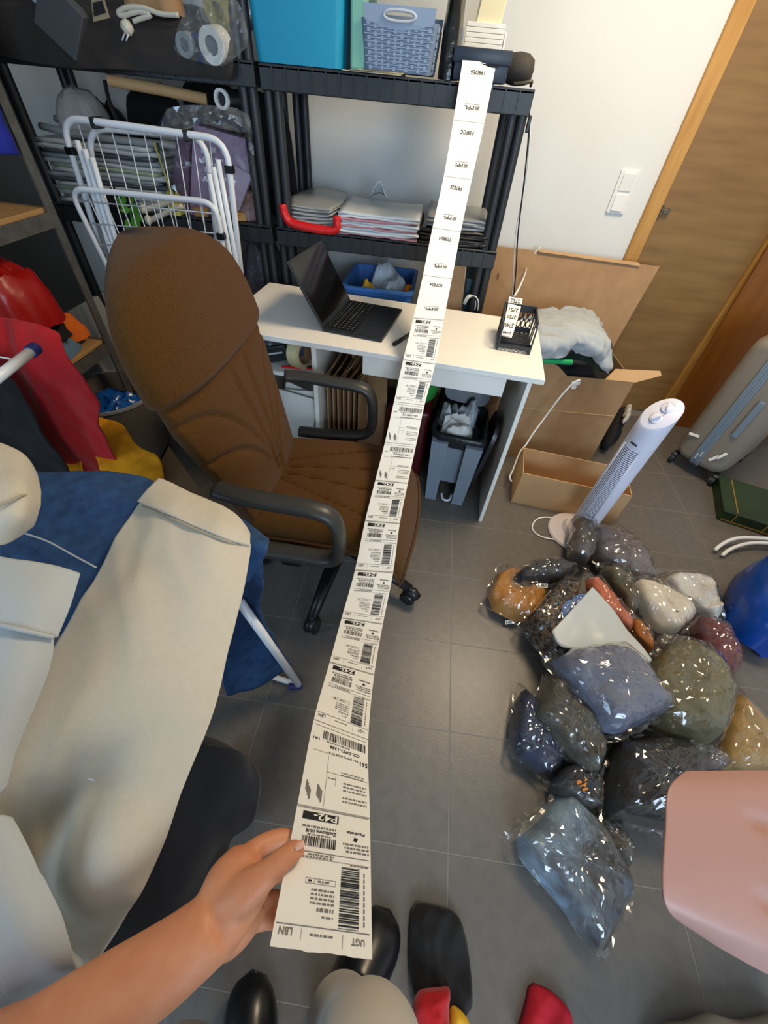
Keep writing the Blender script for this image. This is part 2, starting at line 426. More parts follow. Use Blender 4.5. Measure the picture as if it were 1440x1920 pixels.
# ---------------------------------------------------------------- laptop
lc = [(-0.38,1.495,0.752),(-0.131,1.459,0.752),(-0.119,1.782,0.752),(-0.334,1.804,0.752)]
A, B_, C_, D_ = [Vector(p) for p in lc]       # near hinge, near front, far front, far hinge
lap = thing('laptop', 'open black laptop on the white desk', 'laptop', (A+C_)/2)
ex = ((D_-A)).normalized(); ef = ((B_-A)+(C_-D_))/2; ef = (ef-ex*ef.dot(ex)).normalized(); wl = (D_-A).length; dl = .5*((B_-A).dot(ef)+(C_-D_).dot(ef))
lo = (A+D_)/2
Rl = Matrix((ef, ex, Vector((0, 0, 1)))).transposed()       # local x = towards user, y = along hinge
def lp(x, y, z): return lo+ef*x+ex*y+Vector((0, 0, z-lo.z+DZT))
mat('laptop_black', '1b2026', .33, bump=.02); mat('key_black', '0f1113', .45); mat('screen_black', '0b0a0b', .12, spec=.6)
MB().box(lp(dl/2, 0, .008), (dl, wl, .013), rot=Rl, bev=.003, seg=2).build('base', 'laptop_black', lap)
MB().box(lp(dl*.30, 0, .0146), (dl*.46, wl*.9, .001), rot=Rl).build('keyboard_well', 'key_black', lap)
m = MB()
for r in range(6):
    for k in range(14):
        if r == 5 and 4 <= k <= 8: continue
        m.box(lp(dl*(.10+.075*r), wl*(-.42+.84*k/13), .0165), (dl*.06, wl*.052, .003), rot=Rl, bev=.0006)
    if r == 5: m.box(lp(dl*(.10+.075*r), wl*(-.42+.84*6/13), .0165), (dl*.06, wl*.31, .003), rot=Rl, bev=.0006)
m.build('keys', 'key_black', lap)['kind'] = 'stuff'
mat('key_legend', '8f9496', .6)
m = MB()
for r in range(6):
    for k in range(14):
        if r == 5 and 4 <= k <= 8: continue
        m.box(lp(dl*(.10+.075*r), wl*(-.42+.84*k/13), .0182), (dl*.014, wl*.012, .0004), rot=Rl)
m.build('key_marks', 'key_legend', lap)['kind'] = 'stuff'
MB().box(lp(dl*.76, 0, .0146), (dl*.36, wl*.36, .001), rot=Rl, bev=.0003).build('touchpad', 'laptop_black', lap)
# screen
tA = Vector((-0.498,1.612,0.923)); tD = Vector((-0.42,1.779,0.953))
hA = lp(.002, -wl/2, .014); hD = lp(.002, wl/2, .014)
upv = ((tA-hA)+(tD-hD))/2; upv = upv-ex*upv.dot(ex); sl = dl*1.0; upv.normalize()
nrm = ex.cross(upv); Rs = Matrix((nrm, ex, upv)).transposed()
sc_ = (hA+hD)/2
MB().box(sc_+upv*(sl/2)+nrm*0, (.007, wl, sl), rot=Rs, bev=.002, seg=2).build('lid', 'laptop_black', lap)
side = 1 if nrm.dot(ef) > 0 else -1
MB().box(sc_+upv*(sl*.51)+nrm*(side*.0042), (.001, wl*.95, sl*.9), rot=Rs).build('screen', 'screen_black', lap)
MB().cyl(sc_-ex*wl*.32, sc_+ex*wl*.32, .006, seg=12).build('hinge', 'laptop_black', lap, smooth=40)
# ---------------------------------------------------------------- marker pen on the desk
pa, pb = Vector((-0.104,1.444,0.752)), Vector((-0.042,1.575,0.752))
pen = thing('marker_pen', 'black marker pen lying on the desk beside the paper strip', 'pen', pa)
dpn = (pb-pa).normalized()
MB().tube([pa, pa+dpn*.004, pa+dpn*.055], [.005, .0075, .0075], 14).build('cap', 'black_matte', pen, smooth=40)
MB().tube([pa+dpn*.056, pa+dpn*.12, pa+dpn*.128], [.0068, .0068, .003], 14).build('barrel', 'laptop_black', pen, smooth=40)
MB().box(pa+dpn*.03+Vector((0, 0, .0076)), (.022, .003, .0006), rot=rz(math.atan2(dpn.y, dpn.x))).build('print_mark', 'grey_ink', pen)
# ---------------------------------------------------------------- roll holder with number tape
hc = [(0.266,1.527,0.747),(0.398,1.514,0.747),(0.506,2.061,0.747),(0.346,2.063,0.747)]
a0, a1, a2, a3 = [Vector(p) for p in hc]
W_, D__ = .122, .165
hx = Vector((.995, -.09, 0)).normalized(); hy = Vector((.09, .995, 0)).normalized()
ho = Vector((0.274,1.52,0.747))
RH = Matrix((hx, hy, Vector((0, 0, 1)))).transposed()
def hp(x, y, z): return ho+hx*x+hy*y+Vector((0, 0, z))
hold = thing('label_roll_holder', 'black perforated plastic tray holding a number tape, on the right end of the desk', 'holder', hp(W_/2, D__/2, 0))
def holed(mb, f, nx, ny, fill=.55, oct_=True, th=.003, slot=1.0):
    """plate f(x,y,d), x,y in 0..1, cut by nx*ny round holes"""
    k = 8
    for i in range(nx):
        for j in range(ny):
            for d in (0, th):
                o_ = []; q_ = []
                for a in range(k):
                    t = 2*PI*(a+.5)/k; c, s_ = math.cos(t), math.sin(t); mm = max(abs(c), abs(s_))
                    o_.append(mb.bm.verts.new(f((i+.5+.5*c/mm)/nx, (j+.5+.5*s_/mm)/ny, d))); q_.append(mb.bm.verts.new(f((i+.5+.5*fill*c)/nx, (j+.5+.5*fill*slot*s_)/ny, d)))
                for a in range(k): mb.bm.faces.new((o_[a], o_[(a+1) % k], q_[(a+1) % k], q_[a]))
m = MB(); holed(m, lambda x, y, d: hp(.004+x*(W_-.008), .004+y*(D__-.008), .012+d), 7, 9); m.build('perforated_floor', 'black_plastic', hold)
m = MB(); holed(m, lambda x, y, d: hp(.006+x*(W_-.012), D__-d, .03+y*.06), 6, 2, fill=.62, slot=1.3); m.box(hp(W_/2, D__-.002, .1), (W_, .006, .025), rot=RH); m.box(hp(W_/2, D__-.002, .022), (W_, .006, .018), rot=RH); m.build('back_wall', 'black_plastic', hold)
for q in (0, 1):
    x = .002 if q == 0 else W_-.002
    m = MB()
    m.box(hp(x, D__/2, .006), (.005, D__, .02), rot=RH)
    m.box(hp(x, D__-.008, .055), (.005, .016, .11), rot=RH)
    m.prism([hp(x, 0, 0), hp(x, .014, 0), hp(x, .022, .09), hp(x, .010, .095)], hx*.004)
    m.box(hp(x, D__/2+.01, .098), (.005, D__-.02, .022), rot=RH)
    for y in (.06, .095): m.box(hp(x, y, .05), (.004, .006, .09), rot=RH)
    m.build('side_wall', 'black_plastic', hold)
m = MB(); m.box(hp(W_/2, .004, .016), (W_, .006, .012), rot=RH); m.box(hp(W_/2, .03, .02), (W_, .004, .006), rot=RH); m.build('front_bar', 'black_plastic', hold)
# number tape drawn over the top of the tray
tl = [Vector(p) for p in [(0.302,1.705,0.873),(0.298,1.654,0.846),(0.289,1.604,0.827),(0.282,1.56,0.799),(0.277,1.54,0.791)]]
tr = [Vector(p) for p in [(0.354,1.706,0.871),(0.347,1.655,0.844),(0.336,1.604,0.825),(0.326,1.559,0.797),(0.321,1.54,0.788)]]
tape = thing('number_tape', 'white paper tape printed 2747 to 2752 lying over the black tray', 'label tape', (tl[2]+tr[2])/2)
PL, _ = smooth_path(tl, 6); PR, _ = smooth_path(tr, 6); nP = len(PL)-1
def tp(u, v, off=.0006):
    i = min(int(v*nP), nP-1); f = v*nP-i
    a = PL[i].lerp(PL[i+1], f); b = PR[i].lerp(PR[i+1], f)
    n_ = (PL[i+1]-PL[i]).cross(PR[i]-PL[i]).normalized()
    if n_.z < 0: n_ = -n_
    return a.lerp(b, u)+n_*off
m = MB(); m.grid([PL, PR])
m.grid([[p-Vector((0, 0, .0008)) for p in PL], [p-Vector((0, 0, .0008)) for p in PR]])
m.build('tape_band', 'white_paper', tape, fix=False)
m = MB()
for k, s_ in enumerate(('2752', '2751', '2750', '2749', '2748', '2747')):
    v0 = (k+.22)/5.75; v1 = min((k+.72)/5.75, 1.)
    write(m, s_, lambda x, y: tp(x, y), .86, .14, v0, v1)
m.build('numbers', 'ink', tape, fix=False)
# ---------------------------------------------------------------- desk cabinet contents
def at(x, y, z): return dk(x, y, z)
t = thing('tape_roll', 'cream packing tape roll in the upper desk compartment', 'tape roll', at(-.90, .14, .65))
ax = DR @ Vector((.9, -.35, .12))
ax.normalize()
MB().lathe(at(-.93, .10, .648), [(.040, 0), (.056, 0), (.056, .048), (.040, .048), (.040, 0)], seg=32, axis=ax, cap=False).build('tape', mat('tape_cream', 'd6c89a', .35), t, smooth=30)
MB().lathe(at(-.93, .10, .648), [(.036, -.001), (.0398, -.001), (.0398, .049), (.036, .049), (.036, -.001)], seg=32, axis=ax, cap=False).build('core', 'card', t, smooth=30)
t = thing('tape_roll', 'dark blue-grey tape roll at the back right of the upper desk compartment', 'tape roll', at(-.87, .2, .65))
MB().lathe(at(-.885, .17, .64), [(.035, 0), (.048, 0), (.048, .04), (.035, .04), (.035, 0)], seg=28, axis=(.2, -1, 0), cap=False).build('tape', mat('tape_blue', '3a4152', .4), t, smooth=30)
t = thing('box_cutter', 'red box cutter lying on the upper desk compartment shelf', 'cutter', at(-.94, .05, .6))
ca, cb_ = Vector((-0.543,1.465,0.6)), Vector((-0.405,1.483,0.6))
dc = (cb_-ca).normalized()
mat('cutter_red', 'd32a1e', .4)
MB().tube([ca, ca+dc*.02, ca+dc*.1, ca+dc*.135], [.006, .0085, .0085, .006], 10, flat=.6).build('handle', 'cutter_red', t, smooth=40)
MB().box(ca+dc*.10+Vector((0, 0, .006)), (.034, .009, .006), rot=rz(math.atan2(dc.y, dc.x)), bev=.002).build('slider', 'black_matte', t)
MB().box(ca-dc*.008, (.02, .007, .001), rot=rz(math.atan2(dc.y, dc.x))).build('blade', 'wire', t)
t = thing('tape_dispenser', 'black tape gun lying on its side in the upper desk compartment', 'tape dispenser', at(-1.0, .1, .62))
MB().box(at(-1.03, .09, .625), (.15, .028, .05), rot=DR @ ry(-.28), bev=.006, seg=2).build('body', 'black_plastic', t)
MB().box(at(-1.03, .08, .655), (.14, .02, .018), rot=DR @ ry(-.28), bev=.004, seg=2).build('arm', 'black_plastic', t)
MB().box(at(-1.02, .072, .64), (.09, .006, .006), rot=DR @ ry(-.28), bev=.001).build('roller', 'wire', t)
o = blob([at(-1.15, .12, .592), at(-.95, .12, .592), at(-.93, .3, .592), at(-1.15, .3, .592)], .1, wr=.015, wf=18, seed=3).build('plastic_bag', 'bag_film', smooth=True)
tag(o, 'crumpled clear plastic bag at the back of the upper desk compartment', 'bag')
mat('white_card', 'dcd8cf', .6)
for k, (x, y, z, rr, lb) in enumerate(((-1.0, .06, .3, .12, 'upright white cardboard sheet in front in the lower desk compartment'), (-.98, .09, .29, -.1, 'second white cardboard sheet behind the front one in the lower desk compartment'), (-.93, .12, .28, .28, 'white sheet tilted against the divider in the lower desk compartment'))):
    o = MB().box(at(x, y, z+.0), (.26, .006, .36), rot=DR @ rx(-.12) @ ry(rr), bev=.001).build('white_sheet', 'white_card')
    tag(o, lb, 'cardboard')
# flat cartons leaning between the divider and the drawer
ls = Vector(at(-.80, .05, 0))
for k in range(7):
    x = -.805+.010*k
    p = [at(x, .05-.002*k, .012), at(x+.16, .06+.002*k, .012)]
    m = MB(); tl_ = .60-.01*(k % 3); y0 = .05+.006*(k % 2); lean = .02
    m.prism([at(x+.012+.012*k, y0, .01), at(x+.012+.012*k, y0+.36, .01), at(x-lean+.012*k+.03, y0+.36, tl_), at(x-lean+.012*k+.03, y0, tl_)], DR @ Vector((.005, 0, 0)))
    m.prism([at(x-lean+.012*k+.03, y0, tl_), at(x-lean+.012*k+.03, y0+.3, tl_), at(x+.012*k+.045, y0+.3, tl_+.05), at(x+.012*k+.045, y0, tl_+.05)], DR @ Vector((.004, 0, 0)))
    tag(m.build('flat_carton', 'card'), '%s folded brown carton from the desk divider, standing under the desk' % ('first second third fourth fifth sixth seventh'.split()[k]), 'carton', 'folded cartons under the desk')
m = MB(); m.prism([at(-.70, .16, .01), at(-.56, .28, .01), at(-.60, .28, .66), at(-.72, .16, .66)], DR @ Vector((.004, -.004, 0)))
tag(m.build('flat_carton', 'card'), 'large plain brown carton sheet facing the room right of the folded cartons', 'carton')
# dark red pack and green ball in the gap under the drawer
t = thing('drink_pack', 'dark red wrapped pack under the desk behind the chair arm', 'pack', at(-.52, .3, 0))
mat('dark_red', '4b0d12', .35)
MB().box(at(-.47, .32, .20), (.2, .2, .40), rot=DR, bev=.02, seg=3).build('pack', 'dark_red', t, smooth=40)
m = MB(); write(m, 'C', lambda x, y: at(-.51+.06*x, .219, .20+.06*y), 0, 1, 0, 1); m.build('lettering', 'white_plastic', t, fix=False)
o = MB().lathe(at(-.455, .30, .40), [(.001, .0), (.05, .012), (.09, .05), (.10, .1), (.09, .15), (.05, .188), (.001, .2)], seg=28).build('ball', mat('ball_green', '2f8a3a', .4), smooth=True)
tag(o, 'green and blue ball on the red pack under the desk', 'ball')
# black folded board leaning on the right desk panel
m = MB()
bp_ = [at(-.062-.075, .10, .012), at(-.062-.07, .34, .012), at(-.066, .36, .40), at(-.066, .22, .46), at(-.066, .13, .38)]
m.prism(chaikin([Vector(p) for p in bp_], 2), DR @ Vector((-.018, 0, 0)))
tag(m.build('black_board', 'shoe_black', smooth=30), 'black flat rounded board leaning on the right desk panel beside the bin', 'board')
# ---------------------------------------------------------------- waste bin with bag
bw = [Vector(p) for p in [(0.065,1.442,0),(0.227,1.425,0),(0.251,1.702,0),(0.081,1.735,0)]]
bcx = Vector((.20, 1.555, 0)); bcx = Vector(at(-.225, .235, 0))
bn = thing('waste_bin', 'grey pedal bin lined with a black bag under the desk', 'bin', bcx)
def rrect(cx, hx_, hy_, r, z, n=6):
    out = []
    for qx, qy, a0_ in ((1, 1, 0), (-1, 1, PI/2), (-1, -1, PI), (1, -1, 3*PI/2)):
        for k in range(n+1):
            a = a0_+PI/2*k/n
            out.append(cx+rz(dang*1.5) @ Vector((qx*(hx_-r)+r*math.cos(a), qy*(hy_-r)+r*math.sin(a), 0))+Vector((0, 0, z)))
    return out
m = MB(); vs = m.grid([rrect(bcx, .086, .10, .03, .10), rrect(bcx, .108, .13, .035, .37)], closed_v=True); m.bm.faces.new(vs[0][::-1]); m.build('body', 'grey_bin', bn, smooth=35)
for q in (-1, 1):
    m = MB(); c = bcx+rz(dang*1.5) @ Vector((q*.066, -.108, 0)); c2 = bcx+rz(dang*1.5) @ Vector((q*.074, -.132, 0))
    R_ = rz(dang*1.5)
    def lq(c, w_, d_, z): return [c+R_ @ Vector((sx_*w_, sy_*d_, 0))+Vector((0, 0, z)) for sx_, sy_ in ((-1, -1), (1, -1), (1, 1), (-1, 1))]
    vs = m.grid([lq(c, .026, .03, 0), lq(c2, .036, .03, .36)], closed_v=True); m.bm.faces.new(vs[0]); m.bm.faces.new(vs[1]); m.build('leg', 'grey_bin', bn)
MB().tube([bcx+Vector((-.03, -.11, .03)), bcx+Vector((-.02, -.14, .02)), bcx+Vector((.01, -.14, .02)), bcx+Vector((.02, -.11, .03))], .006, 8, res=4).build('pedal', 'wire', bn, smooth=True)
rg = []
for k, (z, g, rr_) in enumerate(((.33, 1.03, .008), (.36, 1.07, .012), (.385, 1.07, .012), (.395, 1.0, .008), (.37, .93, .006), (.30, .86, .004))):
    r_ = rrect(bcx, .112*g, .135*g, .04, z, 8)
    rg.append([p+Vector((rr_*nz(p, 30, k), rr_*nz(p, 30, k+4), (rr_*1.6 if z < .35 else rr_*.5)*nz(p, 24, k+8))) for p in r_])
m = MB(); m.grid(rg, closed_v=True); m.build('liner', 'bin_bag', bn, smooth=True)
# open lid leaning back
m = MB(); b0 = rrect(bcx, .108, .13, .045, 0, 6)
Ml = Matrix.Translation(bcx+Vector((.02, .125, .40))) @ Matrix.Rotation(1.25, 4, 'X') @ Matrix.Translation(-bcx+Vector((0, .13, 0)))
vs = m.grid([[Ml @ p for p in b0], [Ml @ (bcx+(p-bcx)*.96+Vector((0, 0, .03))) for p in b0]], closed_v=True); m.bm.faces.new(vs[1]); m.build('lid', 'navy_plastic', bn, smooth=35)
mat('waste_white', 'cfccc6', .6, bump=.2, bscale=30)
for k, (px_, py_, s_, hh, lb) in enumerate(((-.02, -.05, .085, .09, 'crumpled pale paper at the front of the waste bin'), (.02, .05, .06, .16, 'crumpled clear plastic ball standing on top of the waste in the bin'), (-.06, .03, .05, .12, 'crumpled plastic wrap at the left of the waste bin'))):
    c = bcx+Vector((px_, py_, .335))
    poly = [c+Vector((s_*math.cos(a), s_*math.sin(a), 0)) for a in (0, 1.05, 2.1, 3.14, 4.2, 5.2)]
    o = blob(poly, hh*.5, nr=18, na=60, edge=5, wr=.010, wf=26, seed=20+k, rnd=1, fo=.05, ff=22, fa=k).build('paper_waste', 'waste_white' if k == 0 else mat('waste_%d' % k, 'aeb4b8', .25, bump=.4, bscale=40), smooth=35)
    tag(o, lb, 'waste')
o = blob([at(-.36, .36, .012), at(-.22, .4, .012), at(-.2, .49, .012), at(-.38, .49, .012)], .5, wr=.03, wf=12, seed=31).build('dark_bag', 'film_dark', smooth=True)
tag(o, 'black plastic bag standing behind the waste bin', 'bag')
# ================================================================ office chair
CX, CY = -.21, 1.0
ch = thing('office_chair', 'brown fabric high-back office chair with dark plastic arms in front of the desk', 'chair', (CX, CY, 0))
def groove(u, v, curves, w=.018, d=.012):
    h = 0
    for c in curves:
        k = c(v)
        if k is None: continue
        h = max(h, math.exp(-((u-k)/w)**2))
    return -d*h
def back_pt(u, v):
    """front surface of the backrest; u across -1..1 (towards the wall is +), v up 0..1"""
    z = .45+v*.685
    hw = .212+.066*min(1, v/.5)
    if v > .62: hw = .296
    if v > .64: hw = .296*max(0.004, 1-((v-.64)/.365)**2.7)**.48
    y = CY-.006+u*hw
    x = -.456-.25*(z-.45)
    e = max(0, 1-abs(u)**3.2)
    th = .035*e+.02
    if v < .62: th += .03*math.sin(min(1, v/.35)*PI/2)*e*.4
    if v > .60: th += .035*min(1, ((v-.60)/.05))*e**.5*min(1, (1.02-v)/.12)
    th += -.018*math.exp(-((v-.61)/.012)**2)
    if v < .60:
        def arm(s, top, bend): return lambda q: (s*(bend*(max(0, q)/top)**1.6*.98+.03) if q < top else None)
        cs = [lambda q: .03+.23*q, lambda q: -.03-.23*q]
        th += groove(u, v, cs, .022, .012)
        for s in (-1, 1):
            for top in (.36, .54):
                # arc: leaves the bottom centre, rises and bends out to the side
                ua = abs(u) if u*s > 0 else 0
                vv = top*math.sin(min(1, max(0, 1.02-ua)/1.0)*PI/2)**.0 if False else top*(1-max(0, (.98-ua))**2.6) if ua > .0 else -1
                th -= .013*math.exp(-((v-vv)/.013)**2) if ua > .05 else 0
    return Vector((x+th, y, z))
def back_rear(u, v):
    p = back_pt(u, v); z = p.z
    return Vector((-.456-.25*(z-.45)-.055*(1-abs(u)**4)-.01, p.y, z))
nu, nv = 56, 90
F = [[back_pt(-1+2*i/nu, j/nv) for i in range(nu+1)] for j in range(nv+1)]
R_ = [[back_rear(-1+2*i/nu, j/nv) for i in range(nu+1)] for j in range(nv+1)]
m = MB(); a = m.grid(F); b = m.grid(R_)
for j in range(nv):
    for e in (0, nu): m.bm.faces.new((a[j][e], a[j+1][e], b[j+1][e], b[j][e]))
for i in range(nu):
    for e in (0, nv): m.bm.faces.new((a[e][i], a[e][i+1], b[e][i+1], b[e][i]))
m.build('backrest', 'chair_fabric', ch, smooth=True)
def seat_pt(u, v, top=True):
    """u across -1..1, v from the back 0 to the front 1"""
    hw = .235+.02*v
    r = max(0, (1-abs(u)**5))
    y = CY+u*hw
    x = -.45+.515*v-.03*u*u*v
    z = .405+.075*r**.5+.012*math.sin(v*PI)
    if v > .78: z -= .12*((v-.78)/.22)**2
    if v < .9:
        for f in (lambda q: .04+.26*q, lambda q: -.04-.26*q, lambda q: .04+.80*q**.7, lambda q: -.04-.80*q**.7):
            z -= .010*math.exp(-((u-f(v))/.022)**2)
    if not top: z = .385-(.13*((v-.78)/.22)**2 if v > .78 else 0)
    return Vector((x, y, z))
n1, n2 = 50, 60
F = [[seat_pt(-1+2*i/n1, j/n2) for i in range(n1+1)] for j in range(n2+1)]
R_ = [[seat_pt(-1+2*i/n1, j/n2, False) for i in range(n1+1)] for j in range(n2+1)]
m = MB(); a = m.grid(F); b = m.grid(R_)
for j in range(n2):
    for e in (0, n1): m.bm.faces.new((a[j][e], a[j+1][e], b[j+1][e], b[j][e]))
for i in range(n1):
    for e in (0, n2): m.bm.faces.new((a[e][i], a[e][i+1], b[e][i+1], b[e][i]))
m.build('seat', 'chair_fabric', ch, smooth=50)
MB().tube([seat_pt(-1, j/20)+Vector((0, -.003, -.004)) for j in range(21)], .006, 8).build('piping', 'chair_piping', ch, smooth=True)
MB().tube([seat_pt(-1+2*j/20, 1)+Vector((.004, 0, 0)) for j in range(21)], .006, 8).build('piping', 'chair_piping', ch, smooth=True)
for y in (.690, 1.312):
    s = -1 if y < 1 else 1
    p = [(-.475, y-s*.01, .655), (-.40, y, .652), (-.30, y, .645), (-.22, y, .640), (-.175, y, .622), (-.155, y, .575), (-.152, y, .50), (-.162, y, .452), (-.20, y-s*.004, .430), (-.27, y-s*.01, .425), (-.36, y-s*.012, .422), (-.44, y-s*.012, .42)]
    if s > 0: p = [(x, yy+.03*(x+.45), z) for x, yy, z in p]
    MB().tube(p, .029, 14, res=5, flat=.66, up=(0, 0, 1)).build('armrest', 'chair_plastic', ch, smooth=True)
    MB().box((-.30, y-s*.05, .395), (.06, .12, .02), bev=.004).build('arm_bracket', 'dark_steel', ch)
MB().box((-.22, CY, .375), (.28, .3, .02), bev=.004).build('seat_plate', 'dark_steel', ch)
m = MB(); m.cyl((CX-.01, CY, .12), (CX-.01, CY, .37), .028); m.cyl((CX-.01, CY, .08), (CX-.01, CY, .24), .042); m.build('gas_column', 'dark_steel', ch, smooth=40)
mat('caster_black', '1b1b1d', .35)
for k in range(5):
    a = math.radians(190+72*k); dx, dy = math.cos(a), math.sin(a); rr = .325
    e = Vector((CX+dx*rr, CY+dy*rr, .085)); c0 = Vector((CX+dx*.02, CY+dy*.02, .125))
    MB().tube([c0, c0.lerp(e, .5)+Vector((0, 0, .004)), e], [.032, .026, .018], 12, flat=.8).build('base_arm', 'dark_steel', ch, smooth=True)
    px, py = -dy, dx
    cst = MB().lathe(e-Vector((0, 0, .05))+Vector((px*.026, py*.026, 0)), [(.006, 0), (.026, .002), (.031, .008), (.031, .018), (.026, .021), (.026, .031), (.031, .034), (.031, .044), (.026, .050), (.006, .052)], seg=24, axis=(-px, -py, 0)).build('caster', 'caster_black', ch, smooth=35)
    MB().tube([e+Vector((0, 0, .01)), e-Vector((0, 0, .02))], .008, 10).tube([e+Vector((dx*.03, dy*.03, -.03)), e+Vector((dx*.015, dy*.015, -.014)), e+Vector((-dx*.02, -dy*.02, -.02))], .022, 10).build('caster_hood', 'caster_black', cst, smooth=True)
# ================================================================ strip of printed shipping labels
SB = [((0.002,1.945,1.465),(0.11,1.962,1.468)),((-0.001,1.844,1.331),(0.101,1.869,1.329)),((-0.007,1.747,1.2),(0.088,1.78,1.194)),((-0.021,1.648,1.074),(0.077,1.68,1.065)),((-0.031,1.54,0.959),(0.069,1.565,0.951)),((-0.043,1.422,0.861),(0.06,1.438,0.86)),((-0.057,1.303,0.769),(0.051,1.306,0.766)),((-0.068,1.193,0.673),(0.034,1.187,0.677)),((-0.078,1.072,0.594),(0.024,1.061,0.606)),((-0.088,0.937,0.545),(0.014,0.925,0.561)),((-0.096,0.792,0.512),(0.006,0.781,0.533)),((-0.098,0.634,0.483),(0.006,0.627,0.507)),((-0.105,0.484,0.488),(-0.002,0.472,0.51)),((-0.104,0.351,0.537),(-0.005,0.33,0.558)),((-0.101,0.215,0.607),(0.001,0.192,0.623)),((-0.086,0.08,0.691),(0.018,0.076,0.707)),((-0.071,-0.051,0.78),(0.035,-0.046,0.794))]
SLp = [Vector(a) for a, b in SB]; SRp = [Vector(b) for a, b in SB]; NL = len(SB)-1
def strip_pt(u, t, off=0.):
    i = min(max(int(t), 0), NL-1); f = t-i
    g = lambda A, k: A[min(max(k, 0), NL)] if 0 <= k <= NL else (A[0]*2-A[1] if k < 0 else A[NL]*2-A[NL-1])
    def ev(A, f): return catmull(g(A, i-1), g(A, i), g(A, i+1), g(A, i+2), f)
    a = ev(SLp, f); b = ev(SRp, f); p = a.lerp(b, u)
    if off:
        a2 = ev(SLp, f+.02); tt = (a2-a); n_ = (b-a).cross(tt).normalized()
        if n_.z < 0 and abs(n_.z) > .05: n_ = -n_
        elif abs(n_.z) <= .05 and n_.y > 0: n_ = -n_
        p = p+n_*off
    return p
strip = thing('label_strip', 'long white strip of printed shipping labels running from the printer to the hand', 'label strip', strip_pt(.5, NL))
random.seed(4)
def label_map(i): return lambda x, y: strip_pt(x, i+y, .0007)
def bars(m, f, x0, x1, y0, y1, n, along='x', mi=1, dens=.5):
    """barcode: bars side by side along the given axis"""
    w_ = [random.choice((1, 1, 1, 2, 2, 3)) for _ in range(n*2)]; tot = sum(w_); c = 0
    for k, q in enumerate(w_):
        if k % 2 == 0:
            a, b = c/tot, (c+q)/tot
            if along == 'x': X0, X1, Y0, Y1 = x0+(x1-x0)*a, x0+(x1-x0)*b, y0, y1
            else: X0, X1, Y0, Y1 = x0, x1, y0+(y1-y0)*a, y0+(y1-y0)*b
            m.quad(f(X0, Y0), f(X1, Y0), f(X1, Y1), f(X0, Y1), mi)
        c += q
def rule(m, f, x0, x1, y, h=.006, mi=2):
    k = 4
    for j in range(k): m.quad(f(x0+(x1-x0)*j/k, y), f(x0+(x1-x0)*(j+1)/k, y), f(x0+(x1-x0)*(j+1)/k, y+h), f(x0+(x1-x0)*j/k, y+h), mi)
def vrule(m, f, x, y0, y1, h=.006, mi=2):
    k = 3
    for j in range(k): m.quad(f(x, y0+(y1-y0)*j/k), f(x+h, y0+(y1-y0)*j/k), f(x+h, y0+(y1-y0)*(j+1)/k), f(x, y0+(y1-y0)*(j+1)/k), mi)
def fine(m, f, x0, x1, y, h=.014, mi=2):
    """a line of print too small to read: short dashes"""
    x = x0
    while x < x1-.01:
        l = random.uniform(.015, .05); x2 = min(x+l, x1)
        m.quad(f(x, y), f(x2, y), f(x2, y+h), f(x, y+h), mi); x = x2+.012
def W(m, f, s, xr, xl, y0, y1, mi=1):
    """words upside down as in the photograph: begin at xr (right), end at xl, feet at y0 (far side), heads at y1"""
    write(m, s, f, xr, xl, y0, y1, mi)
CODES = ['198DE6', 'F38FCC', 'FB7E2E', '22BB04', 'FDF824']
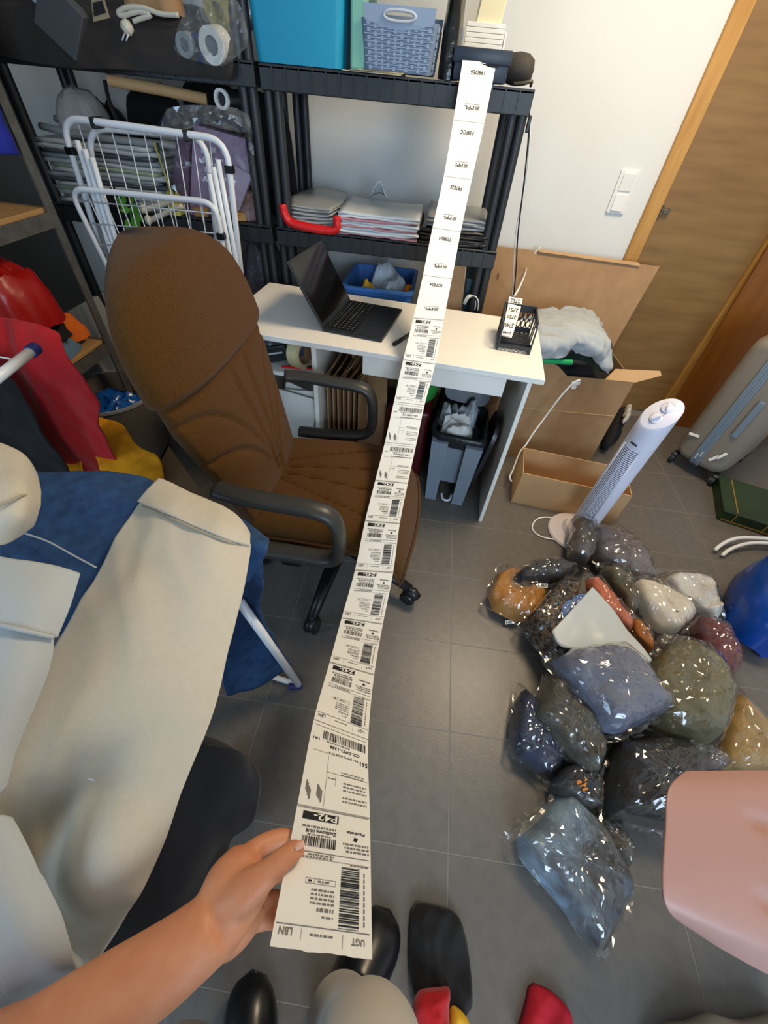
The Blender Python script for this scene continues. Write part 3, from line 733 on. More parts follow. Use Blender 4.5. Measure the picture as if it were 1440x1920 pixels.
for i in range(NL):
    m = MB(); ny = 8
    G0 = [[strip_pt(u/2, i+.004+.992*j/ny) for u in range(3)] for j in range(ny+1)]
    if i == NL-1:                                        # torn lower edge
        G0 = [[strip_pt(u/16, i+.004+.996*j/ny)+(Vector((0, .0016*nz((u*1.7, 3, 1), 1.3)+.0012*nz((u*5.1, 1, 4), 1.1), 0)) if j == ny else Vector()) for u in range(17)] for j in range(ny+1)]
    m.grid(G0)
    lo_ = [[p+Vector((0, 0, -.0006)) for p in r] for r in G0]; m.grid(lo_)
    f = label_map(i)
    if i < 5:
        W(m, f, CODES[i], .72, .29, .15, .225)
        W(m, f, 'PPL', .58, .27, .735, .80)
        for k in range(4): m.quad(f(.75-.035*k+.004, .735), f(.727-.035*k+.004, .735), f(.713-.035*k, .80), f(.736-.035*k, .80), 1)
        fine(m, f, .28, .75, .70, .012)
    elif i in (7, 8, 14):
        rule(m, f, .04, .97, .05, .005)
        bars(m, f, .22, .96, .10, .21, 34)
        fine(m, f, .3, .7, .225, .014)
        W(m, f, 'CZ-DPD-1388' if i == 14 else '1361-DPD-CZ', .86, .36, .265, .305)
        W(m, f, '561' , .99, .87, .35, .41) if i == 14 else None
        W(m, f, '561 (WH) A206 S1 A', .84, .35, .345, .375) if i == 14 else fine(m, f, .3, .96, .34, .02, 1)
        W(m, f, '181', .17, .06, .215, .245); rule(m, f, .1, .5, .375, .004)
        for r in range(2): fine(m, f, .58, .92, .56+.03*r, .014)
        rule(m, f, .35, .98, .60, .004); vrule(m, f, .36, .41, .98, .005)
        fine(m, f, .38, .5, .66, .012); vrule(m, f, .5, .62, .74, .004)
        for r in range(5): fine(m, f, .62, .96, .68+.04*r+(.04 if r > 2 else 0), .015)
        for r in range(4): fine(m, f, .07+.02*r, .09+.022*r, .74+.03*r, .1)
        for r in range(4): fine(m, f, .24+.02*r, .262+.02*r, .76+.02*r, .12)
    else:
        big = i == NL-1
        # black band with the depot number, cut off at its top edge
        m.quad(f(.10, .045), f(.34, .045), f(.34, .115), f(.10, .115), 1); m.quad(f(.34, .045), f(.585, .045), f(.585, .115), f(.34, .115), 1)
        f2 = lambda x, y: strip_pt(x, i+y, .0011)
        W(m, f2, 'P42-' if big else 'Z42-', .565, .25, .052, .112, 0)
        rule(m, f, .02, .98, .012, .005)
        W(m, f, 'Packeta', .93, .70, .16, .185)
        m.quad(f(.80, .205), f(.845, .215), f(.83, .245), f(.785, .235), 1)
        fine(m, f, .12, .56, .165, .016); W(m, f, 'Zasilkovna HUB', .57, .17, .195, .225)
        fine(m, f, .2, .5, .235, .01)
        bars(m, f, .14, .575, .255, .335, 24)
        for r in range(3): fine(m, f, .66+.02*r, .98, .265+.03*r, .014)
        rule(m, f, .10, .98, .375, .005); fine(m, f, .25, .56, .39, .012); fine(m, f, .12, .56, .41, .01); rule(m, f, .10, .98, .425, .003)
        fine(m, f, .76, .97, .43, .01)
        bars(m, f, .66, .87, .455, .86, 34, 'y')
        for r in range(9): fine(m, f, .915, .93, .48+.04*r, .03)
        rule(m, f, .26, .60, .565, .003); rule(m, f, .26, .60, .60, .003); vrule(m, f, .26, .565, .60, .004); vrule(m, f, .36, .565, .60, .004); vrule(m, f, .60, .565, .60, .004)
        fine(m, f, .40, .54, .578, .012); fine(m, f, .29, .33, .578, .012, 1)
        for r in range(4): fine(m, f, .34, .60, .635+.028*r, .012)
        fine(m, f, .42, .60, .752, .022); fine(m, f, .48, .60, .80, .01)
        rule(m, f, .02, .98, .865, .005)
        W(m, f, 'UGT', .93, .80, .90, .94, 2); W(m, f, 'LBN', .20, .06, .885, .93, 2); fine(m, f, .38, .62, .905, .012); vrule(m, f, .29, .875, .95, .004); vrule(m, f, .71, .89, .97, .004)
    m.build('label', ['white_paper', 'ink', 'grey_ink'], strip, fix=False)
for i in range(1, NL):
    m = MB(); m.grid([[strip_pt(u/4, i-.004, .0009) for u in range(5)], [strip_pt(u/4, i+.004, .0009) for u in range(5)]])
    m.build('tear_line', 'paper_crease', strip, fix=False)
# ================================================================ label printer and fan-fold stack
pc = [Vector(p) for p in [(-0.029,1.955,1.496),(0.156,1.955,1.501),(0.165,1.955,1.418),(-0.023,1.955,1.42)]]
pw = (pc[1]-pc[0]).length; phh = pc[0].z-pc[3].z
pm = (pc[0]+pc[1])/2; pz_ = 1.421
prn = thing('label_printer', 'dark navy label printer on the top shelf with a label coming out', 'printer', (pm.x, 1.99, pz_))
H1 = pc[0].z-pz_
MB().box((pm.x, 2.045, pz_+.055*H1/.13), (pw*.94, .17, .11*H1/.13), bev=.004, seg=2).build('body', 'navy_plastic', prn, smooth=40)
MB().box((pm.x, 2.04, pz_+H1*.75), (pw, .175, H1*.46), bev=.004, seg=2).build('cover', 'navy_plastic', prn, smooth=40)
MB().box((pm.x-.002, 1.9525, pz_+H1*.50), (pw*.62, .004, .006)).build('label_slot', 'black_matte', prn)
st = thing('label_stack', 'thick fan-fold stack of blank white labels behind the printer on the top shelf', 'label stack', (pm.x, 2.27, pz_))
sc4 = [Vector(p) for p in [(-0.009,2.22,1.566),(0.133,2.22,1.569),(0.131,2.22,1.516),(-0.006,2.22,1.515)]]
sx0, sx1 = sc4[0].x+.008, sc4[1].x
zt = sc4[0].z
for k in range(12):
    z0 = pz_+(zt-pz_)*k/12; z1 = pz_+(zt-pz_)*(k+1)/12-.001
    MB().box(((sx0+sx1)/2+.001*(k % 2), 2.28, (z0+z1)/2), (sx1-sx0, .12, z1-z0), bev=.001).build('folded_bundle', 'white_paper', st)
MB().box((sx0-.010, 2.27, (pz_+zt)/2-.005), (.006, .05, zt-pz_-.01), bev=.001).build('side_guide', 'white_plastic', st)
MB().box((sx1+.008, 2.27, (pz_+zt)/2-.006), (.006, .05, zt-pz_-.02), bev=.001).build('side_guide', 'white_plastic', st)
bb = Vector((0.182,2.16,1.464))
sp_ = thing('round_speaker', 'dark grey rounded speaker at the right end of the top shelf behind the printer', 'speaker', (bb.x, 2.1, pz_))
rq = .042
MB().lathe((bb.x-.03, 2.17, pz_+rq), [(.001, -.005), (rq*.6, 0), (rq*.92, .02), (rq, .05), (rq*.92, .08), (rq*.6, .10), (.001, .105)], seg=32, axis=(1, -.25, 0)).build('body', mat('speaker_grey', '3b3733', .7, bump=.2, bscale=300), sp_, smooth=True)
MB().tube([(bb.x+.0, 2.02, pz_+.004), (bb.x+.035, 2.0, pz_+.008), (bb.x+.055, 2.0, pz_+.014), (bb.x+.058, 2.02, pz_+.004)], .005, 8, res=4).build('lead', 'steel_dull', sp_, smooth=True)
# ================================================================ things on the top shelf
tb = thing('storage_box', 'large turquoise plastic storage box at the left end of the top shelf', 'box', (-.5, 2.1, 1.42))
q = [Vector(p) for p in [(-0.688,1.972,1.432),(-0.401,1.972,1.418),(-0.391,1.972,1.564),(-0.677,1.972,1.548)]]
q[1].z = q[0].z = min(q[0].z, 1.435); x0, x1 = q[0].x, q[1].x
def tub(mb, x0, x1, y0, y1, z0, z1, tap, r, n=6, rings=((0, 0), (1, 1))):
    rr = []
    for t, _ in rings:
        e = tap*t; z = z0+(z1-z0)*t; ring = []
        for qx, qy, a0_ in ((1, 1, 0), (-1, 1, PI/2), (-1, -1, PI), (1, -1, 3*PI/2)):
            for k in range(n+1):
                a = a0_+PI/2*k/n
                ring.append(Vector(((x0+x1)/2+qx*((x1-x0)/2+e-r)+r*math.cos(a), (y0+y1)/2+qy*((y1-y0)/2+e-r)+r*math.sin(a), z)))
        rr.append(ring)
    return rr
m = MB(); rg = tub(m, x0, x1+.005, 1.975, 2.33, 1.419, 1.80, .02, .025, 6, ((0, 0), (.03, 0), (1, 0))); vs = m.grid(rg, closed_v=True); m.bm.faces.new(vs[0][::-1]); m.bm.faces.new(vs[-1]); m.build('box_body', 'teal_box', tb, smooth=35)
m = MB(); rg = tub(m, x0-.02, x1+.025, 1.955, 2.35, 1.78, 1.83, 0, .03); vs = m.grid(rg, closed_v=True); m.bm.faces.new(vs[0][::-1]); m.bm.faces.new(vs[-1]); m.build('box_lid', 'teal_box', tb, smooth=35)
o = MB().box((x1+.058, 2.10, 1.58), (.05, .24, .32), bev=.008, seg=2).build('teal_side_block', 'teal_side'); tag(o, 'pale green block standing in for the turquoise box side next to the basket', 'box')  # separate pale block stands in for the right side of the turquoise box
# folded papers sticking out under the basket
for k in range(4):
    o = MB().box((-.29+.012*k, 2.015, 1.4185+.0022*k), (.20-.02*k, .12, .0018), rot=rz(.05*k-.04), bev=.001).build('paper_bag', mat('kraft_%d' % k, ('d8cba6', '8b8376', 'cfc39c', '6f6a62')[k], .6))
    tag(o, ('lowest cream folded paper bag', 'grey folded paper bag second from the bottom', 'cream folded paper bag third from the bottom', 'topmost dark grey folded paper bag')[k]+' under the grey woven basket', 'paper bag', 'folded bags under the basket')
# woven plastic basket
bk = thing('woven_basket', 'blue-grey woven-look plastic basket with a cut-out handle on the top shelf', 'basket', (-.13, 2.1, 1.45))
bq = [Vector(p) for p in [(-0.323,1.975,1.426),(-0.096,1.975,1.409),(-0.081,1.975,1.558),(-0.335,1.975,1.565)]]
bx0, bx1 = bq[0].x, bq[1].x; bz0 = 1.424; bz1 = bq[2].z+.005; by0, by1 = 1.975, 2.22; tp_ = .014
rg = tub(None, bx0, bx1, by0, by1, bz0, bz1, tp_, .025, 6, ((0, 0), (.5, 0), (.80, 0)))
m = MB(); vs = m.grid(rg, closed_v=True); m.bm.faces.new(vs[0][::-1]); m.build('basket_wall', 'basket_dark', bk, smooth=35)
m = MB(); nxw, nzw = 10, 13
def bf(u, v, d):          # front wall point: u across, v up
    e = tp_*v; return Vector(((bx0+bx1)/2+(u-.5)*(bx1-bx0-.03+2*e), by0-e-d, bz0+(bz1-bz0)*v))
def bs(u, v, d):          # right wall
    e = tp_*v; return Vector((bx1+e+d, (by0+by1)/2+(u-.5)*(by1-by0-.04+2*e), bz0+(bz1-bz0)*v))
mw = MB()
for F_, nx in ((bf, nxw), (bs, 9)):
    for i in range(nx):
        for j in range(nzw):
            u0, u1 = (i+.06)/nx, (i+.94)/nx; v0, v1 = .03+.74*(j+.06)/nzw, .03+.74*(j+.94)/nzw
            top = .86-.10*math.sin(PI*(i+.5)/nx) if F_ is bf else .86
            if v1 > top: continue
            if (i+j) % 2: u0 -= .35/nx; u1 += .35/nx; v0 += .012; v1 -= .012
            else: v0 -= .014; v1 += .014; u0 += .02/nx*6; u1 -= .02/nx*6
            d = .0035 if (i+j) % 2 else .0025
            a = [F_(u0, v0, 0), F_(u1, v0, 0), F_(u1, v1, 0), F_(u0, v1, 0)]; b = [F_(u0+.01, v0+.004, d), F_(u1-.01, v0+.004, d), F_(u1-.01, v1-.004, d), F_(u0+.01, v1-.004, d)]
            va = [mw.bm.verts.new(p) for p in a]; vb = [mw.bm.verts.new(p) for p in b]
            mw.bm.faces.new(vb)
            for k in range(4): mw.bm.faces.new((va[k], va[(k+1) % 4], vb[(k+1) % 4], vb[k]))
mw.build('weave', 'basket', bk)['kind'] = 'stuff'
# smooth rim with the handle hole
def hole_ring(rx_, rz_, d):
    return [bf(.5+rx_*math.cos(2*PI*k/32)*(abs(math.cos(2*PI*k/32))**-.3 if abs(math.cos(2*PI*k/32)) > .2 else 1.2)*.9, .855+rz_*math.sin(2*PI*k/32), d) for k in range(32)]
outer = []
for k in range(32):
    a = 2*PI*k/32; c, s_ = math.cos(a), math.sin(a); mm = max(abs(c), abs(s_)); u, v = .5+.5*c/mm, .5+.5*s_/mm
    lowv = .77-.12*math.sin(PI*u)
    outer.append(bf(u, lowv+(1.0-lowv)*v, .003))
m = MB(); m.grid([outer, hole_ring(.25, .075, .003), hole_ring(.25, .075, -.012)], closed_v=True)
rg = tub(None, bx0, bx1, by0, by1, bz0, bz1, tp_, .025, 6, ((.80, 0), (1., 0)))
side = [[p for p in r if p.y > by0+.02] for r in rg]
m.build('rim', 'basket', bk, smooth=40)
m = MB(); m.grid(side); m.build('side_rim', 'basket', bk, smooth=40)
MB().tube(hole_ring(.25, .078, .004), .004, 8, closed=True).build('handle_rim', mat('handle_pale', 'b8c0cc', .4), bk, smooth=True)
o = blob([(bx0+.02, 2.0, 1.62), (bx1-.03, 2.0, 1.62), (bx1-.03, 2.18, 1.62), (bx0+.02, 2.18, 1.62)], .13, wr=.03, wf=18, seed=41, rid=.03).build('plastic_bag', mat('grey_bag', '7b7c80', .3, bump=.4, bscale=30), smooth=35)
tag(o, 'crumpled grey plastic bag bulging out of the woven basket', 'bag')
o = MB().box((.07, 2.28, 1.55), (.09, .1, .26), rot=ry(.12), bev=.006).build('cream_carton', mat('cream', 'e8dcb4', .5)); tag(o, 'cream carton standing behind the woven basket', 'box')
bgp = [Vector(p) for p in [(-0.07,2.04,1.413),(-0.02,2.04,1.408),(0.017,2.04,1.502),(0.007,2.04,1.562),(-0.046,2.04,1.556),(-0.09,2.04,1.55)]]
m = MB(); m.prism(chaikin(bgp, 1), (0, .16, 0))
o = blob([(bx1+.02, 2.0, 1.42), (bgp[1].x+.01, 2.0, 1.42), (bgp[1].x+.01, 2.25, 1.42), (bx1+.02, 2.25, 1.42)], .24, nr=18, edge=5, wr=.015, wf=20, seed=44, rid=.02).build('black_bag', 'film_dark', smooth=30); m.bm.free()
tag(o, 'black plastic bag between the woven basket and the label printer', 'bag')
# power lead and its little plug block hanging at the right end of the shelf
t = thing('black_lead', 'thin black lead with a small inline switch hanging beside the black shelving', 'cable', (.3, 2.0, 1.2))
MB().tube([(0.191,2.02,1.415),(0.249,2.02,1.369),(0.268,2.02,1.324),(0.294,2.02,1.194),(0.325,2.02,1.01),(0.353,2.02,0.896),(0.378,2.02,0.774)], .0028, 8, res=5).build('lead', 'black_matte', t, smooth=True)
bq_ = Vector((0.262,2.015,1.333)); MB().box(bq_, (.012, .012, .045), bev=.003).build('inline_switch', 'black_plastic', t)
tag(MB().tube([(0.276,2.03,1.315),(0.302,2.03,1.193),(0.315,2.03,1.025),(0.344,2.03,0.892),(0.372,2.03,0.775)], .0022, 8, res=5).build('grey_lead', 'wire', smooth=True), 'thin pale lead beside the black lead at the right end of the shelving', 'cable')
tag(MB().tube([(0.531,2.5,0.874),(0.507,2.5,0.838),(0.493,2.5,0.777),(0.453,2.3,0.796),(0.387,2,0.825),(0.362,1.93,0.806)], .0042, 8, res=6).build('white_cable', 'white_plastic', smooth=True), 'white cable coming over the top of the leaning cardboard sheet', 'cable')
# ---------------------------------------------------------------- mid shelf: mailing bags
MZ = .953
t = thing('red_bag', 'red bag full of silver grey mailing bags at the left of the middle shelf', 'bag', (-.52, 2.02, MZ))
rl = [Vector(p) for p in [(-0.644,1.985,1.032),(-0.636,1.985,0.997),(-0.614,1.985,0.972),(-0.54,1.985,0.962),(-0.467,1.985,0.959),(-0.421,1.985,0.969),(-0.42,1.985,1.013)]]
G = []
for k, s_ in enumerate((-.014, .0, .012)): G.append([p+Vector((0, -.012 if k == 1 else 0, s_)) for p in smooth_path(rl, 5)[0]])
m = MB(); m.tube(smooth_path([p+Vector((0, -.006, 0)) for p in rl], 4)[0], .022, 12, flat=.75, up=(0, 0, 1)); m.build('red_edge', mat('red_plastic', 'cf1f22', .3, bump=.3, bscale=50), t, smooth=True)
rx0, rx1 = rl[0].x, rl[-1].x
for k in range(7):
    z = MZ+.006+.011*k
    cloth([[(rx0+.008*k*.5, 1.985+.004*k, z), ((rx0+rx1)/2, 1.975+.006*k, z-.004), (rx1-.006*k, 1.99, z+.004)], [(rx0+.004, 2.1, z+.014), ((rx0+rx1)/2, 2.1, z+.02), (rx1, 2.1, z+.012)], [(rx0+.01, 2.26, z+.012), ((rx0+rx1)/2, 2.28, z+.03), (rx1-.01, 2.27, z+.02)]], 'mailing_bag', mat('silver_poly', '9b9d9c', .28, bump=.2, bscale=14) if k == 0 else 'silver_poly', t, 4, 4, wr=.006, wf=14, seed=k, th=.004)
def stack(name, label, cat, x0, x1, y0, y1, z, n, dz, mats, group=None, seed=0, wr=.005, sag=.0):
    t = thing(name, label, cat, ((x0+x1)/2, (y0+y1)/2, z), group)
    for k in range(n):
        zz = z+.004+dz*k; j = .006*math.sin(k*2.3+seed)
        xm = (x0+x1)/2
        cloth([[(x0+j, y0+j, zz), (xm, y0-.003+j, zz-sag), (x1+j, y0-j, zz)], [(x0-j, (y0+y1)/2, zz+.004), (xm, (y0+y1)/2, zz+.005), (x1+j, (y0+y1)/2, zz+.004)], [(x0+j, y1, zz+.006), (xm, y1, zz), (x1-j, y1, zz+.005)]], 'bag', mats[k % len(mats)], t, 5, 4, wr=wr, wf=11, seed=seed+k, th=dz*.8)
    return t
mat('white_poly', 'ccd2d4', .32, bump=.15, bscale=14); mat('pink_edge', 'b78389', .5); mat('grey_poly', '86898b', .35, bump=.15, bscale=14); mat('black_poly', '201c1a', .3, bump=.25, bscale=20)
wl0 = (-0.417,1.985,0.96)[0]; wl1 = (-0.083,1.985,0.978)[0]
stack('mailer_stack', 'stack of white mailing bags in the middle of the middle shelf', 'mailing bags', wl0, wl1, 1.975, 2.28, MZ, 9, .0085, ['pink_edge', 'white_poly', 'white_poly'], seed=3, wr=.007)
o = cloth([[(wl0+.08, 2.30, MZ+.08), (wl0+.13, 2.31, MZ+.10), (wl0+.18, 2.30, MZ+.08)], [(wl0+.1, 2.24, MZ+.10), (wl0+.13, 2.26, MZ+.15), (wl0+.16, 2.25, MZ+.10)]], 'mailing_bag', 'white_poly', None, 5, 5, seed=8)
tag(o, 'loose white mailing bag flap sticking up behind the white stack', 'mailing bag')
stack('mailer_stack', 'stack of black mailing bags at the right of the middle shelf', 'mailing bags', wl1+.005, .20, 1.98, 2.25, MZ, 6, .009, ['black_poly'], seed=5)
stack('mailer_stack', 'grey mailing bags lying on the black ones, middle shelf right end', 'mailing bags', wl1+.03, .195, 1.99, 2.27, MZ+.058, 4, .009, ['grey_poly'], seed=6)
# ---------------------------------------------------------------- lower shelf behind the desk
cr = [Vector(p) for p in [(-0.41,1.985,0.78),(-0.078,1.985,0.729)]]
cz = (cr[0].z+cr[1].z)/2
t = thing('blue_crate', 'blue plastic crate with packets in it behind the laptop', 'crate', ((cr[0].x+cr[1].x)/2, 2.1, .475))
mat('crate_blue', '3f70b4', .4)
cx0, cx1 = cr[0].x+.01, cr[1].x
rg = tub(None, cx0+.015, cx1-.015, 1.99, 2.32, .477, cz, .015, .03, 6, ((0, 0), (1, 0)))
rgi = tub(None, cx0+.022, cx1-.022, 1.998, 2.312, .483, cz-.002, .013, .028, 6, ((1, 0), (0, 0)))
m = MB(); vs = m.grid(rg+rgi, closed_v=True); m.bm.faces.new(vs[0][::-1]); m.bm.faces.new(vs[-1]); m.build('crate_body', 'crate_blue', t, smooth=35)
rr = tub(None, cx0-.006, cx1+.006, 1.968, 2.34, cz-.01, cz, 0, .035, 6, ((0, 0), (1, 0))); ri = tub(None, cx0+.012, cx1-.012, 1.988, 2.32, cz-.01, cz, 0, .03, 6, ((1, 0), (0, 0)))
m = MB(); m.grid(rr+ri, closed_u=True, closed_v=True); m.build('crate_rim', 'crate_blue', t, smooth=35)
def heap(name, label, cat, cx, cy, z, rx_, ry_, h, m_, seed, group=None, wr=.015, wf=16, rid=.02, rot=0., nr=12, na=44, edge=2.6):
    poly = [Vector((cx, cy, z))+rz(rot) @ Vector((rx_*math.cos(a)*(1.15 if k % 2 else .95), ry_*math.sin(a)*(1.15 if k % 2 else .95), 0)) for k, a in enumerate([i*PI/4 for i in range(8)])]
    o = blob(poly, h, nr, na, edge, wr=wr, wf=wf, seed=seed, rnd=1, rid=rid, rf=wf).build(name, m_, smooth=35); return tag(o, label, cat, group)
xm = (cx0+cx1)/2
heap('packet', 'large white packet standing in the blue crate', 'packet', xm+.01, 2.22, .49, .10, .05, cz-.49+.05, mat('packet_white', 'c9ced6', .3, bump=.2, bscale=15), 51)
heap('packet', 'clear packet with a zip lock leaning across the blue crate', 'packet', xm+.07, 2.12, .49, .10, .05, cz-.49+.02, mat('packet_clear', 'b4bdc4', .2, bump=.3, bscale=20), 52, rot=.5)
heap('packet', 'yellow packet at the left in the blue crate', 'packet', xm-.06, 2.10, .49, .06, .04, cz-.50, mat('packet_yellow', 'e2a912', .4, bump=.2, bscale=20), 53)
heap('packet', 'orange packet at the right in the blue crate', 'packet', xm+.135, 2.08, .49, .035, .05, cz-.49, mat('packet_orange', 'e0760f', .35, bump=.2, bscale=20), 54)
gq = [Vector(p) for p in [(-0.659,1.99,0.719),(-0.507,1.99,0.717),(-0.502,1.99,0.823),(-0.644,1.99,0.83)]]
t = thing('grey_box', 'grey plastic box with small things on it at the left behind the laptop', 'box', (gq[0].x+.06, 2.05, .475))
MB().box((gq[0].x+.075, 2.1, .475+(gq[3].z-.475)/2), (.15, .2, gq[3].z-.475), bev=.005).build('box_body', mat('box_grey', '7e838c', .5), t)
MB().box((gq[0].x+.075, 2.1, gq[3].z+.004), (.158, .208, .012), bev=.004).build('box_lid', 'box_grey', t)
o = MB().box((gq[0].x+.08, 2.09, gq[3].z+.035), (.11, .12, .046), rot=rz(.3), bev=.004).build('small_device', 'black_plastic'); tag(o, 'small dark device with white marks on the grey box behind the laptop', 'device')
pbq = [Vector(p) for p in [(0.058,2,0.708),(0.159,2,0.701),(0.137,2,0.883),(0.056,2,0.883)]]
m = MB(); m.prism([pbq[0]-Vector((.05, 0, .1)), pbq[1]-Vector((0, 0, .1)), pbq[2], pbq[3]-Vector((.05, 0, 0))], (0, .12, 0)); o = m.build('paper_bag', 'card'); tag(o, 'brown paper bag standing on the lower shelf right of the paper strip', 'paper bag')
tbq = [Vector(p) for p in [(0.18,2.03,0.673),(0.253,2.03,0.662),(0.222,2.03,0.821),(0.157,2.03,0.827)]]
m = MB(); m.prism([tbq[0]-Vector((0, 0, .1)), tbq[1]-Vector((0, 0, .1)), tbq[2], tbq[3]], (0, .2, 0)); o = m.build('folder', mat('teal_dark', '17424f', .5)); tag(o, 'dark teal folder standing at the right end of the lower shelf', 'folder')
for k in range(3):
    c_ = (0.166,1.985,0.735); o = MB().tube([Vector(c_)+Vector((.014+.008*k+.022*math.cos(a)*(1+.2*k), -.004*k, .05*math.sin(a)-.01)) for a in [PI*i/8-.2 for i in range(9)]], .003, 6, res=3).build('white_cable', 'white_plastic', smooth=True)
    tag(o, ('inner', 'middle', 'outer')[k]+' white cable loop in front of the dark teal folder', 'cable', 'cable loops on the lower shelf')
o = heap('clothing', 'red patterned cloth squeezed beside the blue crate behind the paper strip', 'cloth', cx1+.04, 2.03, .475, .04, .05, .17, mat('patterned', '8a4a3a', .8, col2='b98a6a', nscale=40), 56)
# ================================================================ left: crammed shelving, folded drying rack, metal rack
LZ = .953
# top shelf of the left unit
o = cloth([[(-1.68, 2.34, 1.52), (-1.4, 2.34, 1.53), (-1.1, 2.34, 1.53), (-.78, 2.34, 1.52)], [(-1.68, 2.15, 1.52), (-1.4, 2.15, 1.52), (-1.1, 2.15, 1.52), (-.78, 2.15, 1.49)], [(-1.69, 1.99, 1.50), (-1.4, 1.985, 1.49), (-1.1, 1.985, 1.49), (-.76, 1.99, 1.45)], [(-1.69, 1.955, 1.44), (-1.4, 1.95, 1.44), (-1.1, 1.95, 1.425), (-.76, 1.96, 1.40)], [(-1.69, 1.955, 1.38), (-1.4, 1.948, 1.36), (-1.1, 1.95, 1.37), (-.78, 1.96, 1.37)]], 'dark_blanket', mat('blanket_dark', '2b2826', .95, col2='383330', nscale=6, bump=.2, bscale=200), None, 10, 10, wr=.012, wf=6, seed=61, th=.01, fo=.015, ff=7, fa=.1)
tag(o, 'dark grey blanket spread along the top of the left shelving', 'blanket')
c = Vector((-1.319,1.94,1.468))
o = MB().box(c+Vector((0, .0, 0)), (.13, .05, .13), rot=ry(.66), bev=.003).build('grey_case', mat('case_grey', '4c4d52', .6)); tag(o, 'flat dark grey square case tilted on its corner on the dark blanket', 'case')
c = Vector((-1.364,1.95,1.499)); o = MB().box(c+Vector((0, .05, .03)), (.10, .05, .12), rot=ry(.66), bev=.003).build('pale_case', mat('case_pale', 'aeb4c4', .5)); tag(o, 'pale blue-grey case behind the tilted dark grey case', 'case')
cq = [Vector(p) for p in [(-1.211,1.935,1.47),(-1.151,1.935,1.482),(-1.153,1.935,1.527),(-1.194,1.935,1.524)]]
t = thing('paper_tag', 'beige cardboard tag with dark print leaning on the blanket on the left shelving', 'tag', cq[0])
m = MB(); m.prism(cq, (0, .004, 0)); m.build('tag_card', mat('tag_beige', '9c8d72', .7), t)
m = MB()
for r in range(3):
    a = cq[3].lerp(cq[0], .42+.18*r)+Vector((.006, -.001, 0)); b = cq[2].lerp(cq[1], .42+.18*r)+Vector((-.006, -.001, 0))
    m.quad(a, b, b+Vector((0, 0, .009)), a+Vector((0, 0, .009)))
m.build('print', 'ink', t, fix=False)
o = heap('brown_parcel', 'brown wrapped parcel at the top edge of the left shelving', 'parcel', (-1.022,1.99,1.525)[0], 2.0, 1.50, .10, .05, .13, 'card', 63); 
t = thing('white_extension_lead', 'white mains cable with a plug hanging over the front of the left shelving', 'cable', (-1.097,1.94,1.467))
MB().tube([(-0.916,1.94,1.502),(-0.978,1.94,1.501),(-1.027,1.94,1.51),(-1.081,1.94,1.508),(-1.117,1.94,1.497),(-1.11,1.94,1.489),(-1.048,1.94,1.501),(-1.009,1.94,1.497),(-1.051,1.94,1.486),(-1.074,1.94,1.48)], .0065, 10, res=5).build('cable', mat('cable_cream', 'c8c2b2', .4), t, smooth=True)
pl = Vector((-1.099,1.935,1.465)); MB().lathe(pl, [(.008, -.018), (.017, -.012), (.019, .006), (.012, .016)], seg=16, axis=(-.6, -.5, -.6)).build('plug', 'cable_cream', t, smooth=40)
for dz in (0, .014): MB().cyl(pl+Vector((-.008+dz, -.008, -.012)), pl+Vector((-.020+dz, -.016, -.03)), .0022, seg=8).build('plug_pin', 'wire', t, smooth=True)
# clear bag with rolls hanging over the front
t = thing('bag_of_rolls', 'clear plastic bag holding white and blue tape rolls hanging at the right shelf end', 'bag', (-0.816,1.95,1.462))
for k, (px_, r0, mm) in enumerate((((345,83), .030, 'tape_r1'), ((397,86), .044, 'tape_r2'))):
    cc = Vector((-0.912,1.93,1.439)) if k == 0 else Vector((-0.815,1.92,1.443))
    mat(mm, ('8d9296', 'd9d8d2')[k], .4)
    MB().lathe(cc, [(r0*.52, 0), (r0, 0), (r0, .06), (r0*.52, .06), (r0*.52, 0)], seg=32, axis=(.12, 1, .1), cap=False).build('roll', mm, t, smooth=30)
    MB().lathe(cc+Vector((0, .006, 0)), [(r0*.5, .003), (r0*.5, .05)], seg=24, axis=(.12, 1, .1)).build('core', mat('core_grey', '6d737a', .5) if k == 0 else 'core_grey', t, smooth=30)
cc = Vector((-0.877,1.94,1.435)); MB().lathe(cc, [(.02, 0), (.034, 0), (.034, .06), (.02, .06), (.02, 0)], seg=28, axis=(.5, 1, 0), cap=False).build('roll', mat('tape_navy', '1d2f6b', .4), t, smooth=30)
cc = Vector((-0.804,1.99,1.522)); MB().lathe(cc, [(.02, 0), (.05, 0), (.05, .05), (.02, .05), (.02, 0)], seg=28, axis=(.2, 1, .4), cap=False).build('roll', mat('tape_yellow', 'a8985a', .4), t, smooth=30)
bp = [Vector(p) for p in [(-0.956,1.93,1.434),(-0.93,1.93,1.41),(-0.85,1.93,1.403),(-0.806,1.93,1.394),(-0.736,1.93,1.423),(-0.684,1.93,1.46),(-0.699,1.93,1.522),(-0.718,1.93,1.552),(-0.872,1.93,1.544),(-0.919,1.93,1.477)]]
def crumple_sheet(poly, ydir, name, m_, parent, seed, amp=.014, freq=26, nr=10, na=40, bulge=.03):
    b = ring_of(poly, na, 1); c = sum(b, Vector())/na; rows = []
    for i in range(nr+1):
        r = i/nr
        rows.append([c.lerp(p, r)+Vector(ydir)*(bulge*(1-r**2)+amp*fbm(c.lerp(p, r), freq, seed, 3)) for p in b])
    mb = MB(); mb.grid(rows, closed_v=True); return mb.build(name, m_, parent, smooth=False)
crumple_sheet(bp, (0, -1, 0), 'clear_bag', 'bag_film', t, 3, bulge=.02)
crumple_sheet([p+Vector((0, .1, 0)) for p in bp], (0, 1, 0), 'clear_bag_back', 'bag_film', t, 4, bulge=.0)
